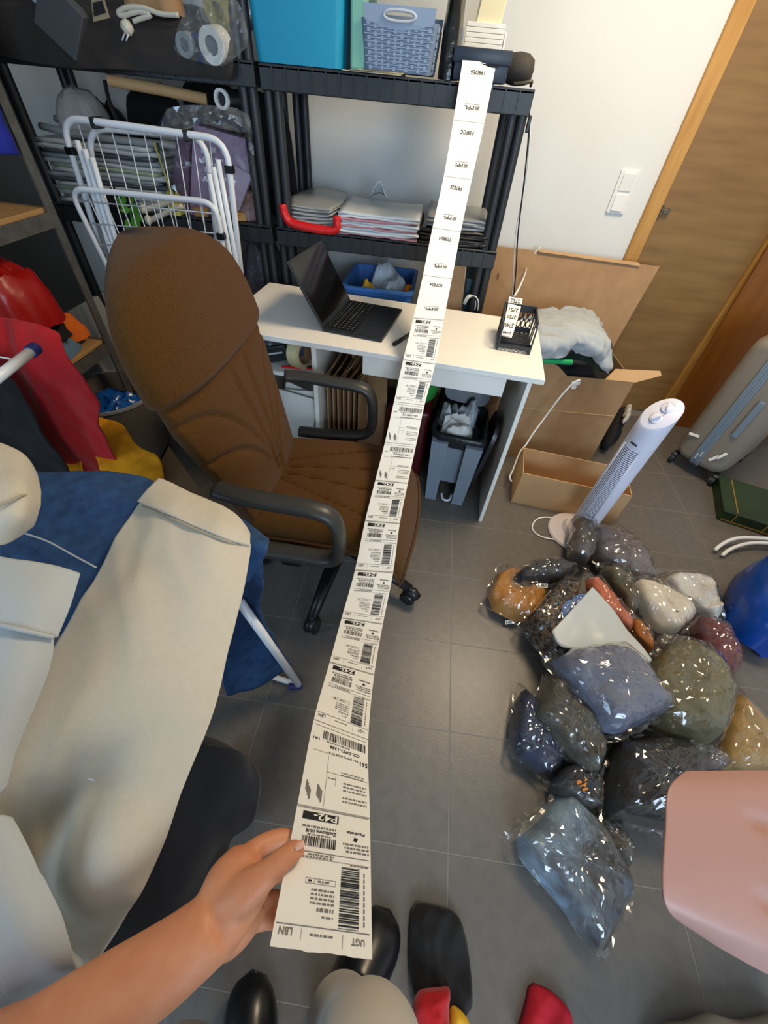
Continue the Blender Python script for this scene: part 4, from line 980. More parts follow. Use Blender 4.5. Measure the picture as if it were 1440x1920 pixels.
# bay between top and middle shelf
o = heap('bubble_bag', 'clear wrapped grey padded parcel at the left end of the bay', 'parcel', (-1.471,2.02,1.31)[0], 2.1, 1.175, .10, .09, .13, mat('bubble', 'a9a6a2', .25, bump=.4, bscale=60), 66, rid=.01, wr=.008)
o = MB().tube([Vector((-1.259,2,1.338)), Vector((-1.096,2.05,1.325)), Vector((-0.943,2.1,1.309))], .017, 16).build('cardboard_tube', 'card_light', smooth=40); tag(o, 'long brown cardboard tube lying slanted under the top shelf of the left shelving', 'tube')
cc = Vector((-0.845,2,1.318)); t = thing('dark_roll', 'dark roll with a white rim beside the end of the cardboard tube', 'roll', cc)
MB().lathe(cc, [(.019, 0), (.029, 0), (.029, .012), (.019, .012), (.019, 0)], seg=28, axis=(.2, 1, 0), cap=False).build('rim', 'white_plastic', t, smooth=30)
MB().lathe(cc+Vector((.004, .013, 0)), [(.012, 0), (.027, 0), (.027, .12), (.012, .12)], seg=24, axis=(.2, 1, 0)).build('roll_body', 'black_plastic', t, smooth=30)
# piles of magazines and mailers
mat('mag_grey', '8d9498', .4); mat('mag_pale', 'b7bcbd', .35); mat('mag_dark', '4d5157', .4); mat('mag_green', '9aa78f', .45)
seq = ['mag_pale', 'mag_grey', 'mag_pale', 'mag_green', 'mag_pale', 'mag_dark', 'mag_grey', 'mag_pale', 'mag_green', 'mag_pale', 'mag_grey', 'mag_dark', 'mag_pale', 'mag_pale']
mx0 = (-1.63,1.99,1.089)[0]; mx1 = (-1.15,1.99,1.078)[0]
for k in range(14):
    z = LZ+.002+.0148*k; xa = mx0+.02*math.sin(k*1.9); xb = mx1+.025*math.sin(k*2.7+1)
    o = cloth([[(xa, 1.985+.01*math.sin(k), z+.006), ((xa+xb)/2, 1.98, z+.006), (xb, 1.99, z+.006)], [(xa, 2.15, z+.007), ((xa+xb)/2, 2.15, z+.007), (xb, 2.15, z+.007)], [(xa, 2.3, z+.006), ((xa+xb)/2, 2.3, z+.006), (xb, 2.3, z+.006)]], 'mailer', seq[k], None, 4, 3, wr=.004, wf=9, seed=70+k, th=.012)
    tag(o, 'flat padded mailer number %s from the bottom in the stack behind the drying rack' % ('one two three four five six seven eight nine ten eleven twelve thirteen fourteen'.split()[k]), 'mailer', 'padded mailers stacked behind the drying rack')
for k in range(2):
    x = Vector((-1.272,1.99,1.237))
    o = MB().tube([(mx0+.02, 2.02+.1*k, 1.19+.018*k), (mx0+.2, 2.0+.1*k, 1.178+.018*k), (mx1+.1, 2.03+.1*k, 1.172+.018*k)], .017, 14, flat=.7, res=4).build('rolled_bag', 'mag_pale' if k else 'mag_grey', smooth=True)
    tag(o, ('front', 'rear')[k]+' rolled clear bag lying on the stack of padded mailers', 'bag')
o = MB().tube([(-1.264,1.985,1.337),(-1.27,1.985,1.283),(-1.261,1.985,1.224)], .012, 8, flat=.3, res=4).build('black_strap', 'black_matte', smooth=True); tag(o, 'black strap hanging down in front of the stack of padded mailers', 'strap')
# purple packet in clear wrap
pp = [Vector(p) for p in [(-1.154,1.995,0.953),(-1.066,1.995,0.945),(-0.862,1.995,0.979),(-0.759,1.995,1.093),(-0.749,1.995,1.228),(-0.967,1.995,1.245),(-1.053,1.995,1.182)]]
t = thing('purple_packet', 'lilac packet wrapped in shiny clear film behind the drying rack', 'packet', pp[0])
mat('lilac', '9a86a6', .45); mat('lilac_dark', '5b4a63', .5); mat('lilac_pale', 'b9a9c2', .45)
m = MB(); m.prism([Vector(p) for p in [(-1.078,2.02,0.946),(-0.873,2.02,0.97),(-0.779,2.02,1.105),(-0.769,2.02,1.214),(-0.98,2.02,1.241)]], (0, .05, 0)); m.build('packet_body', 'lilac', t)
m = MB(); m.prism([Vector(p) for p in [(-0.937,2.005,1.069),(-0.834,2.005,1.135),(-0.769,2.005,1.108),(-0.845,2.005,0.988),(-0.919,2.005,0.968)]], (0, .012, 0)); m.build('printed_shape', 'lilac_pale', t)
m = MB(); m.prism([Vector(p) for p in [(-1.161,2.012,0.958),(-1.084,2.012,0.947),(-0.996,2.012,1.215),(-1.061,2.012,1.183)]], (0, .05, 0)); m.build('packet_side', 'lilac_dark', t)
for px_, py_ in ((0, 0),):
    pass
for k, q_ in enumerate([(-0.913,2,1.174),(-0.871,2,1.171),(-0.909,2,1.126),(-0.861,2,1.121),(-0.96,2,1.142),(-0.961,2,1.112),(-0.967,2,1.082)]):
    MB().box(Vector(q_)+Vector((0, .012, 0)), (.022 if k < 4 else .010, .003, .016)).build('print_patch', mat('patch_white', 'c9c3d2', .5) if k == 0 else 'patch_white', t)
crumple_sheet([Vector(p) for p in [(-1.082,1.975,1.276),(-0.947,1.975,1.298),(-0.745,1.975,1.3),(-0.729,1.975,1.252),(-0.745,1.975,1.113),(-0.784,1.975,0.989),(-0.929,1.975,0.954),(-1.091,1.975,0.958),(-1.124,1.975,1.131)]], (0, -1, 0), 'clear_wrap', 'clear_film', t, 7, amp=.008, freq=26, nr=10, na=44, bulge=.006)
crumple_sheet([Vector(p) for p in [(-1.069,1.965,1.275),(-0.941,1.965,1.301),(-0.735,1.965,1.302),(-0.728,1.965,1.238),(-0.817,1.965,1.237),(-0.951,1.965,1.253),(-1.044,1.965,1.197),(-1.101,1.965,1.157)]], (0, -1, 0), 'film_top', 'bag_film', t, 9, amp=.016, freq=30, nr=10, na=50, bulge=.012)
# dark heaps added to keep the back of the bay dark
for k, (x, h_, lb) in enumerate(((-1.55, .30, 'leftmost'), (-1.28, .36, 'second from left'), (-1.02, .40, 'third from left'), (-.82, .38, 'rightmost'))):
    heap('dark_bay_filler', 'dark sack added to darken the back of the left shelving bay, %s' % lb, 'filler', x, 2.31, LZ, .16, .045, h_, 'black_cloth', 180+k, 'dark fillers added at the back of the bay', edge=6, wr=.015)
# small stuff behind the rack
o = heap('white_bag', 'white plastic bag lying open behind the drying rack wires', 'bag', (-1.255,2,1.042)[0], 2.04, LZ, .10, .06, .14, mat('bag_white', 'c2c4c3', .4, bump=.2, bscale=20), 81, wr=.02)
o = heap('navy_clothing', 'dark navy clothes stuffed behind the drying rack wires', 'clothes', (-1.273,2,0.978)[0]-.1, 2.02, LZ, .12, .05, .10, 'navy_cloth', 82, wr=.02)
t = thing('green_plant', 'small artificial green leafy sprig behind the drying rack', 'plant', (-1.313,1.97,0.952))
gc = Vector((-1.301,1.955,0.961)); mat('leaf_green', '5fa53f', .5)
for k in range(11):
    a = k*2.4; d = Vector((math.cos(a), -.25, math.sin(a))); d.normalize(); l = .035+.02*((k*7) % 3)/2; s_ = d.cross(Vector((0, 1, 0))).normalized()
    b0 = gc+d*.012*(k % 4)
    m = MB(); pts = [b0, b0+d*l*.4+s_*l*.28, b0+d*l*.8+s_*l*.2, b0+d*l, b0+d*l*.8-s_*l*.2, b0+d*l*.4-s_*l*.28]
    m.prism(pts, (0, .0012, 0)); m.build('leaf', 'leaf_green', t)
MB().tube([gc+Vector((-.02, .005, -.06)), gc, gc+Vector((.03, .01, .05))], .003, 6, res=3).build('stem', 'leaf_green', t, smooth=True)
mat('bone_white', 'cfc8b4', .5)
for k, pr_ in enumerate(([(-1.228,1.95,0.968),(-1.161,1.95,0.987),(-1.071,1.95,1.018)], [(-1.215,1.94,0.932),(-1.141,1.94,0.963),(-1.058,1.94,0.996)])):
    t = thing('cream_rod', ('upper', 'lower')[k]+' cream plastic rod with a hooked end behind the drying rack wires', 'rod', pr_[0])
    MB().tube(pr_, [.011, .010, .009], 12, res=4).build('rod', 'bone_white', t, smooth=True)
    MB().lathe(Vector(pr_[0]), [(.007, -.004), (.016, 0), (.018, .014), (.012, .022)], seg=16, axis=(-.8, -.4, .1)).build('hook', 'bone_white', t, smooth=40)
o = MB().tube([(-1.126,1.99,1.18),(-1.109,1.99,1.081),(-1.099,1.99,0.94)], .007, 8, flat=.5).build('green_stake', mat('stake', '2f4a33', .5), smooth=True); tag(o, 'dark green stick leaning behind the drying rack wires', 'stick')
o = MB().tube([(-1.137,1.985,1.182),(-1.123,1.985,1.072),(-1.114,1.985,0.958)], .004, 8).build('yellow_stake', mat('stake2', 'b0a45f', .5), smooth=True); tag(o, 'thin yellowish stick leaning beside the dark green stick', 'stick')
o = heap('flower_bunch', 'yellow-green artificial flowers behind the drying rack wires', 'flowers', (-1.12,1.98,1.02)[0], 2.0, LZ, .04, .03, .09, mat('yellowgreen', 'a9ad52', .6, col2='c9c873', nscale=40), 84)
for k, (px_, lb) in enumerate(((375, 'light wooden block lying at the front edge of the left middle shelf'), (446, 'small wooden block beside the right post of the left middle shelf'))):
    cc = Vector((-1.012,1.985,0.963)) if k == 0 else Vector((-0.846,1.985,0.971)); o = MB().box((cc.x, 2.0, LZ+.016), (.055, .03, .03), rot=rz(.3), bev=.002).build('wooden_block', mat('block', 'b58a52', .6) if k == 0 else 'block'); tag(o, lb, 'block')
o = heap('pink_scraps', 'pile of dusty pink and brown scraps beside the purple packet', 'scraps', (-0.839,2.03,0.984)[0], 2.08, LZ, .07, .07, .07, mat('scraps', '8a6a62', .8, col2='a98d8f', nscale=30), 85, wr=.02, wf=30)
# below the middle shelf, between the rack and the desk
o = heap('dark_film_bag', 'dark see-through plastic bag below the left middle shelf beside the desk', 'bag', -.80, 2.1, .472, .10, .12, .40, mat('smoke_film', '4a464c', .22, bump=.5, bscale=30), 86, wr=.03, rid=.03, edge=5)
o = heap('navy_bundle', 'navy bundle of clothes below the left middle shelf behind the drying rack', 'clothes', -1.25, 2.12, .472, .28, .12, .36, 'navy_cloth', 87, wr=.03, wf=9, edge=5)
tag(MB().box((-1.62, 2.02, .3), (.02, .5, .55), rot=ry(-.1), bev=.002).build('pale_board', mat('pale_board', 'b9bcbc', .6)), 'pale board standing at the left behind the drying rack', 'board')

# ================================================================ folded white drying rack
RY = 1.78
dr = thing('folded_drying_rack', 'white folded clothes drying rack standing behind the office chair', 'drying rack', (-1.579,2.302,0))
def ydup(pts, dy): return [Vector(p)+Vector((0, dy, 0)) for p in pts]
def rounded(pts, r=.05, n=6):
    out = [Vector(pts[0])]
    for i in range(1, len(pts)-1):
        p = Vector(pts[i]); a = Vector(pts[i-1]); b = Vector(pts[i+1]); d1 = (a-p).normalized()*r; d2 = (b-p).normalized()*r
        for k in range(n+1):
            t = k/n; out.append((p+d1)*(1-t)**2+p*2*t*(1-t)+(p+d2)*t*t)
    out.append(Vector(pts[-1])); return out
TA = [(-1.405,1.78,0.51),(-1.336,1.78,1.244),(-0.756,1.78,1.23),(-0.796,1.78,0.63)]
TB = [(-1.456,1.83,0.431),(-1.289,1.83,1.22),(-0.849,1.83,1.229),(-0.917,1.83,0.644)]
TC = [(-1.316,1.74,0.585),(-1.377,1.74,1.054),(-0.816,1.74,1.059),(-0.833,1.74,0.641)]
TD = [(-1.317,1.76,0.478),(-1.254,1.76,1.049),(-1.284,1.76,1.18)]
MB().tube(rounded(TA, .07), .0105, 10).build('outer_frame', 'white_tube', dr, smooth=True)
MB().tube(rounded(TB, .08), .0105, 10).build('inner_frame', 'white_tube', dr, smooth=True)
MB().tube(rounded(TC, .06), .0095, 10).build('wing_frame', 'white_tube', dr, smooth=True)
for k in range(3):
    p = [(-1.38,1.77,0.466),(-1.32,1.77,1.188)]; p = [Vector(a)+Vector((.022*(k+1), -.006*k, -.02*k)) for a in p]; MB().tube(p, .009, 10).build('side_tube', 'white_tube', dr, smooth=True)
    p = [(-0.772,1.77,0.637),(-0.775,1.77,1.177)]; p = [Vector(a)+Vector((-.018*(k+1), -.006*k, -.02*k)) for a in p]; MB().tube(p, .009, 10).build('side_tube', 'white_tube', dr, smooth=True)
ta, tb_ = Vector(TA[1]), Vector(TA[2]); ba, bb_ = Vector(TA[0]), Vector(TA[3])
for k in range(1, 10):
    u = k/10; a = ta.lerp(tb_, u); b = ba.lerp(bb_, u*.9+.05); MB().tube([a, b], .0022, 6).build('wire', 'wire', dr, smooth=True)
ca, cb2 = Vector(TC[1]), Vector(TC[2]); da, db = Vector(TC[0]), Vector(TC[3])
for k in range(1, 9):
    u = k/9; MB().tube([ca.lerp(cb2, u), da.lerp(db, u)], .0022, 6).build('wire', 'wire', dr, smooth=True)
for k in range(5):
    u = .08+.15*k; MB().tube([ca.lerp(da, u), cb2.lerp(db, u)], .0022, 6).build('wire', 'wire', dr, smooth=True)
for q_ in (ta.lerp(tb_, .2), ta.lerp(tb_, .76)): MB().box(q_+Vector((0, .02, -.004)), (.022, .06, .03), bev=.004).build('clip', 'black_plastic', dr)
for q_ in (ta.lerp(ba, .12), tb_.lerp(bb_, .13), cb2.lerp(db, .25)): MB().box(q_, (.03, .026, .022), bev=.003).build('joint', 'dark_steel', dr)

# ================================================================ metal rack along the left wall
mr = thing('metal_rack', 'grey metal rack with wooden boards along the left wall', 'rack', (-1.986,2.345,0))
MP = Vector((-1.37,1.62,1.004)); MX = Vector((-1.372,1.62,0.817)).x; MX = MP.x
for y in (1.62, .62):
    for x in (MX, MX-.42):
        m = MB(); m.box((x, y-.018, 1.0), (.003, .036, 2.0)); m.box((x-.018, y, 1.0), (.036, .003, 2.0)); m.build('post', 'metal_rack', mr)
for k, zz in enumerate((Vector((-1.374,1.6,1.004)).z, Vector((-1.401,1.6,0.537)).z, 1.62)):
    m = MB(); m.box((MX-.002, 1.12, zz-.02), (.006, .98, .045)); m.box((MX-.21, 1.60, zz-.02), (.41, .006, .045)); m.box((MX-.42, 1.12, zz-.02), (.006, .98, .045)); m.build('beam', 'metal_rack', mr)
    MB().box((MX-.215, 1.12, zz+.006), (.40, .97, .016), bev=.002).build('rack_board', 'rack_board', mr)
zA = Vector((-1.374,1.6,1.004)).z+.015; zB = Vector((-1.401,1.6,0.537)).z+.015
o = cloth([[(MX-.16, 1.57, 1.63), (MX-.08, 1.575, 1.635), (MX-.01, 1.57, 1.63), (MX+.012, 1.45, 1.63), (MX+.012, 1.28, 1.63)], [(MX-.16, 1.585, 1.5), (MX-.08, 1.60, 1.5), (MX+.0, 1.585, 1.5), (MX+.02, 1.45, 1.5), (MX+.015, 1.28, 1.5)], [(MX-.15, 1.58, 1.3), (MX-.08, 1.60, 1.3), (MX+.002, 1.58, 1.3), (MX+.025, 1.45, 1.3), (MX+.015, 1.28, 1.3)], [(MX-.14, 1.57, 1.16), (MX-.08, 1.58, 1.155), (MX+.0, 1.57, 1.16), (MX+.015, 1.45, 1.17), (MX+.01, 1.28, 1.16)]], 'blue_garment', mat('royal_blue', '1c2a9a', .8), None, 8, 8, wr=.008, wf=9, seed=91, th=.006, fo=.008, ff=12, fa=1.5)
tag(o, 'royal blue garment hanging from the top board of the metal rack, left picture edge', 'garment')
o = heap('red_bag', 'shiny red bag on the lower board of the metal rack', 'bag', MX-.17, 1.40, zB+.13, .16, .14, .20, mat('bag_red', 'a31510', .3, bump=.3, bscale=14), 92, wr=.02)
o = heap('black_clothes', 'black folded clothes under the red bag on the metal rack', 'clothes', MX-.2, 1.4, zB+.06, .18, .17, .08, 'black_cloth', 93)
o = heap('blue_jeans', 'faded blue jeans on the lower board of the metal rack', 'clothes', MX-.13, 1.36, zB, .12, .18, .06, mat('jeans_faded', '5a748c', .9, bump=.2, bscale=300), 94)
o = heap('orange_cloth', 'orange cloth beside the post of the metal rack', 'cloth', MX-.08, 1.52, zB+.03, .05, .06, .08, mat('orange_cloth', 'd8651a', .85), 95)
for k in range(2):
    o = MB().tube([(MX-.03, 1.05+.1*k, zB+.05+.04*k), (MX-.06, 1.25, zB+.07+.04*k), (MX-.10, 1.42, zB+.06+.04*k), (MX-.16, 1.46, zB+.06+.04*k)], .005, 8, res=5).build('coat_hanger', 'wire', smooth=True)
    tag(o, ('lower', 'upper')[k]+' silver coat hanger among the clothes on the metal rack', 'hanger')
# dark heaps added so that the back of the metal rack stays dark
for k, (y, z, h_, lb) in enumerate(((1.35, zA, .55, 'far end of the upper board'), (.95, zA, .5, 'near end of the upper board'), (1.35, zB, .42, 'far end of the lower board'), (.95, zB, .40, 'near end of the lower board'), (1.3, .02, .42, 'floor under the metal rack'))):
    heap('dark_rack_filler', 'dark sack added to darken the metal rack, '+lb, 'filler', MX-.34, y, z, .07, .22, h_, 'black_cloth', 190+k, 'dark fillers added in the metal rack', edge=6, wr=.015)
# laundry basket with blue bag and carton with yellow cloth
bc_ = Vector((-1.375,1.482,0.36))
t = thing('laundry_basket', 'grey-brown fabric laundry basket lined with a blue bag behind the red shirt', 'basket', (bc_.x, bc_.y, 0))
mat('basket_fabric', '57504a', .9, bump=.15, bscale=300)
MB().lathe((bc_.x, bc_.y, 0), [(.15, .0), (.165, .01), (.185, .36), (.178, .365), (.17, .35), (.15, .02)], seg=40, cap=True).build('basket_side', 'basket_fabric', t, smooth=40)
MB().lathe((bc_.x, bc_.y, .355), [(.180, 0), (.189, .0), (.189, .012), (.180, .012), (.180, 0)], seg=40, cap=False).build('rim', mat('rim_grey', '8b8c8e', .6), t, smooth=40)
o = blob([Vector((bc_.x+.165*math.cos(a), bc_.y+.165*math.sin(a), .24)) for a in [i*PI/4 for i in range(8)]], .07, wr=.03, wf=12, seed=97, rid=.02).build('blue_plastic', mat('blue_liner', '1452a0', .22, bump=.3, bscale=16), smooth=35); tag(o, 'crumpled shiny blue plastic inside the laundry basket', 'bag')
yc = [Vector(p) for p in [(-0.907,1.122,0.4),(-0.873,0.907,0.4),(-0.631,0.861,0.4)]]
t = thing('carton_with_flap', 'brown carton with a raised flap behind the near chair arm', 'carton', (yc[0].x, yc[0].y-.1, 0))
m = MB(); m.prism([yc[0], yc[1], yc[1]+Vector((.0, 0, -.2)), yc[2]+Vector((0, 0, -.2)), yc[2]], (.006, .006, 0)); m.build('flap', mat('card_dark', '7d603e', .8), t)
MB().box((yc[0].x-.1, yc[0].y-.14, .11), (.30, .24, .22), rot=rz(.5), bev=.003).build('carton_body', 'card_dark', t)
o = cloth([[*[(-1.218,1.155,0.44),(-1.148,1.179,0.44),(-1.068,1.151,0.44)]], [*[(-1.127,1.031,0.44),(-1.057,1.062,0.44),(-0.967,1.056,0.44)]], [*[(-1.028,0.93,0.43),(-0.956,0.968,0.43),(-0.867,1.016,0.43)]], [*[(-0.954,0.818,0.4),(-0.869,0.86,0.4),(-0.817,0.937,0.4)]]], 'yellow_cloth', 'yellow_cloth', None, 10, 10, wr=.008, wf=12, seed=98, th=.006, fo=.02, ff=10, fa=.9)
tag(o, 'bright yellow-orange cloth beside the red shirt on the floor behind the chair', 'cloth')
o = cloth([[*[(-1.204,0.978,0.42),(-1.184,0.998,0.42),(-1.141,0.977,0.42)]], [*[(-1.2,0.947,0.36),(-1.165,0.954,0.36),(-1.131,0.947,0.36)]]], 'yellow_cloth', 'yellow_cloth', None, 8, 8, wr=.01, wf=12, seed=99, th=.006)
tag(o, 'piece of yellow-orange cloth showing between the black garment and red shirt', 'cloth')
# ================================================================ right side
# big cardboard sheet against the wall
q = [Vector(p) for p in [(0.208,1.929,0.979)]]
s_tl, s_tr, s_br = Vector((0.257,2.5,0.859)), Vector((1.149,2.5,0.849)), Vector((1.029,2.34,0.312))
s_bl = Vector((s_tl.x+.0, 2.30, .02)); dd = (s_tr-s_br); s_br2 = s_br-dd*(s_br.z-.02)/dd.z
t = thing('cardboard_sheet', 'large flat brown cardboard sheet leaning on the wall between shelving and door', 'cardboard', (s_bl+s_br2)/2)
m = MB(); m.prism([s_tl, s_tr, s_br2, s_bl], (0, .005, 0)); m.build('sheet', 'card', t)
f0, f1, f2, f3 = (0.524,2.495,0.867), (1.038,2.495,0.858), (1.049,2.49,0.844), (0.527,2.49,0.857)
m = MB(); m.prism([f0, f1, f2, f3], (0, -.004, 0)); m.build('top_fold', 'card_light', t)
sl_ = [Vector(p) for p in [(0.35,2.462,0.647),(0.358,2.462,0.648),(0.354,2.462,0.748),(0.346,2.462,0.747)]]
m = MB(); m.prism(sl_, (0, -.003, 0)); m.build('slot', 'card_edge', t)
# big open box with clothes
bx = [Vector((.30, 1.868, 0)), Vector((1.028,1.92,0)), None]
bl_, br_ = bx[0], bx[1]; bdir = (br_-bl_).normalized(); bnor = Vector((-bdir.y, bdir.x, 0)); BH = .50; BD = .36
def bxp(u, v, z): return bl_+bdir*u+bnor*v+Vector((0, 0, z))
BW = (br_-bl_).length
t = thing('moving_box', 'large open brown cardboard box full of clothes right of the desk', 'box', bxp(BW/2, BD/2, 0))
RB = rz(math.atan2(bdir.y, bdir.x))
def bbox(u0, u1, v0, v1, z0, z1, name, m_='card', par=None): return MB().box(bxp((u0+u1)/2, (v0+v1)/2, (z0+z1)/2), (u1-u0, v1-v0, z1-z0), rot=RB, bev=.001).build(name, m_, par or t)
bbox(0, BW, 0, .005, .005, BH, 'front_panel'); bbox(0, BW, BD-.005, BD, .005, BH, 'back_panel'); bbox(0, .005, .006, BD-.006, .005, BH, 'side_panel'); bbox(BW-.005, BW, .006, BD-.006, .005, BH, 'side_panel'); bbox(0, BW, 0, BD, 0, .004, 'base_panel')
m = MB(); m.prism([bxp(BW-.14, 0, BH), bxp(BW+.005, -.002, BH), bxp(BW+.12, .02, BH+.035), bxp(BW+.11, .03, BH+.05), bxp(BW-.10, .03, BH+.04)], (0, .006, 0)); m.build('flap', 'card_light', t)
m = MB(); m.prism([bxp(.12, -.006, BH-.02), bxp(.12, -.03, BH+.14), bxp(.34, -.012, BH+.05), bxp(.42, -.004, BH-.01)], (0, .004, 0)); m.build('flap', 'card', t)
m = MB(); m.box(bxp(BW*.5, -.001, .31), (BW*.98, .002, .003), rot=RB); m.build('crease', 'card_light', t)
lb = [Vector(p) for p in [(0.737,1.8,0.522),(0.783,1.8,0.517),(0.787,1.8,0.474),(0.75,1.8,0.48)]]
lz = lb[0].z
t2 = MB(); u0 = (Vector((lb[0].x, 0, 0))-bl_).x/bdir.x
for (uu, zz, w_, h_) in ((.0, .0, .042, .018), (.0, -.022, .022, .02)):
    t2.box(bxp(u0+.02+uu, -.0025, BH-.03+zz), (w_, .0015, h_), rot=RB)
t2.build('sticker', 'white_paper', t)
def rag(rows, name, label, m_, seed, wr=.02, wf=12, th=.008, cat='clothes', nu=10, nv=10):
    return tag(cloth(rows, name, m_, None, nu, nv, wr=wr, wf=wf, seed=seed, th=th), label, cat)
mat('cloth_grey', 'a9aeb2', .95, col2='a0a6aa', nscale=8, bump=.1, bscale=300); mat('cloth_dkgreen', '1f3129', .95, col2='26392f', nscale=9); mat('cloth_brown', '3a2f28', .95); mat('cloth_black', '1b1a1b', .9)
c0 = bxp(BW*.45, BD*.5, .4)
tag(blob([bxp(.02, .02, .40), bxp(BW-.02, .02, .40), bxp(BW-.02, BD-.02, .40), bxp(.02, BD-.02, .40)], .12, nr=18, na=72, wr=.015, wf=10, seed=101, edge=4, fo=.025, ff=10).build('clothing', 'cloth_black', smooth=True), 'black clothes at the front filling the large cardboard box', 'clothes')
tag(blob([bxp(.10, .12, .44), bxp(BW-.04, .07, .43), bxp(BW-.03, BD-.03, .44), bxp(.08, BD-.03, .44)], .17, nr=18, na=72, wr=.015, wf=10, seed=102, fo=.035, ff=14, edge=4).build('clothing', 'cloth_dkgreen', smooth=True), 'dark green clothes below the grey jersey in the large cardboard box', 'clothes')
tag(blob([bxp(.06, .20, .5), bxp(BW-.06, .16, .5), bxp(BW-.05, BD-.04, .5), bxp(.06, BD-.04, .5)], .13, nr=14, na=56, wr=.01, wf=9, seed=105, fo=.02, ff=12, edge=5).build('clothing', 'cloth_brown', smooth=True), 'brown clothes bundled right under the light grey jersey in the large box', 'clothes')
tag(cloth([[(0.49,2.162,0.64),(0.555,2.197,0.66),(0.642,2.233,0.67),(0.74,2.271,0.67),(0.826,2.281,0.65),(0.877,2.277,0.62)], [(0.437,1.966,0.66),(0.505,1.984,0.69),(0.599,2.03,0.695),(0.708,2.07,0.69),(0.799,2.048,0.675),(0.855,2.051,0.63)], [(0.411,1.831,0.66),(0.469,1.808,0.7),(0.562,1.857,0.705),(0.677,1.914,0.7),(0.784,1.913,0.68),(0.856,1.935,0.62)], [(0.424,1.821,0.63),(0.481,1.764,0.67),(0.553,1.772,0.68),(0.655,1.843,0.685),(0.763,1.865,0.66),(0.872,1.916,0.58)], [(0.479,1.897,0.58),(0.519,1.8,0.62),(0.58,1.796,0.63),(0.672,1.873,0.64),(0.777,1.892,0.61),(0.882,1.912,0.53)]], 'jersey', 'cloth_grey', None, 14, 14, wr=.006, wf=9, seed=103, th=.006, fo=.022, ff=17, fa=-.35), 'light grey jersey on top of the clothes in the large cardboard box', 'clothes')
tag(blob([Vector(p) for p in [(0.553,1.895,0.58),(0.696,1.934,0.58),(0.724,2.015,0.58),(0.608,2.012,0.58)]], .03, nr=8, na=30, wr=.01, wf=20, seed=104).build('clothing', mat('cloth_tan', '7a5f4b', .9), smooth=True), 'tan cloth between the grey jersey and green handle in the box', 'clothes')
ga, gb, gc_ = Vector((0.526,1.803,0.6)), Vector((0.672,1.827,0.6)), Vector((0.757,1.875,0.58))
t = thing('garden_tool', 'green and black tool handle lying on the clothes in the large box', 'handle', ga)
MB().tube([ga, gb], .012, 14).build('green_grip', mat('grip_green', '0f9a5a', .4), t, smooth=40)
MB().tube([gb, gc_], [.010, .008], 12).build('black_shaft', 'black_matte', t, smooth=40)
# small carton
A0, A1, A2 = Vector((0.549,1.51,0)), Vector((1.038,1.449,0)), Vector((1.215,1.684,0))
sd = (A1-A0); SWd = sd.length; sd.normalize(); sn = Vector((-sd.y, sd.x, 0)); SDp = .205; SHt = .192
def sb(u, v, z): return A0+sd*u+sn*v+Vector((0, 0, z))
t = thing('small_carton', 'small open light brown carton on the floor behind the tower fan', 'box', sb(SWd/2, SDp/2, 0)); RS = rz(math.atan2(sd.y, sd.x))
for nme, u0, u1, v0, v1 in (('front_panel', 0, SWd, 0, .004), ('back_panel', 0, SWd, SDp-.004, SDp), ('side_panel', 0, .004, .005, SDp-.005), ('side_panel', SWd-.004, SWd, .005, SDp-.005)):
    MB().box(sb((u0+u1)/2, (v0+v1)/2, SHt/2+.002), (u1-u0, v1-v0, SHt-.004), rot=RS, bev=.0008).build(nme, 'card_light', t)
MB().box(sb(SWd/2, SDp/2, .002), (SWd, SDp, .003), rot=RS).build('base_panel', 'card_light', t)
m = MB(); m.prism([sb(.006, .03, .006), sb(SWd-.006, .03, .006), sb(SWd-.006, .10, .03), sb(.006, .10, .03)], (0, 0, .003)); m.build('inner_flap', 'card', t)
# dark cloth and clear bag beside the big box
tag(blob([Vector(p) for p in [(1.093,2.004,0.06),(1.163,2.02,0.06),(1.288,2.251,0.06),(1.371,2.45,0.06),(1.261,2.393,0.06),(1.169,2.224,0.06)]], .10, wr=.02, wf=20, seed=106, low=.05).build('clothing', 'cloth_black', smooth=True), 'black cloth bundle on the floor behind the small carton', 'clothes')
tag(blob([Vector(p) for p in [(1.144,2.024,0.2),(1.194,2.077,0.2),(1.244,2.198,0.2),(1.259,2.282,0.2),(1.21,2.218,0.2)]], .03, wr=.01, wf=30, seed=107).build('plastic_bag', mat('pale_bag', 'b5b2ac', .3), smooth=True), 'small pale plastic bag hanging by the big box corner', 'bag')
# white cables on the box
tag(MB().tube([(0.723,1.78,0.546),(0.7,1.78,0.527),(0.669,1.78,0.45),(0.638,1.78,0.328),(0.609,1.76,0.252),(0.589,1.74,0.191),(0.568,1.72,0.155),(0.548,1.66,0.088),(0.534,1.62,0.066),(0.546,1.6,0.056)], .0042, 8, res=6).build('white_cable', 'white_plastic', smooth=True), 'white cable running down the big box onto the small carton corner', 'cable')
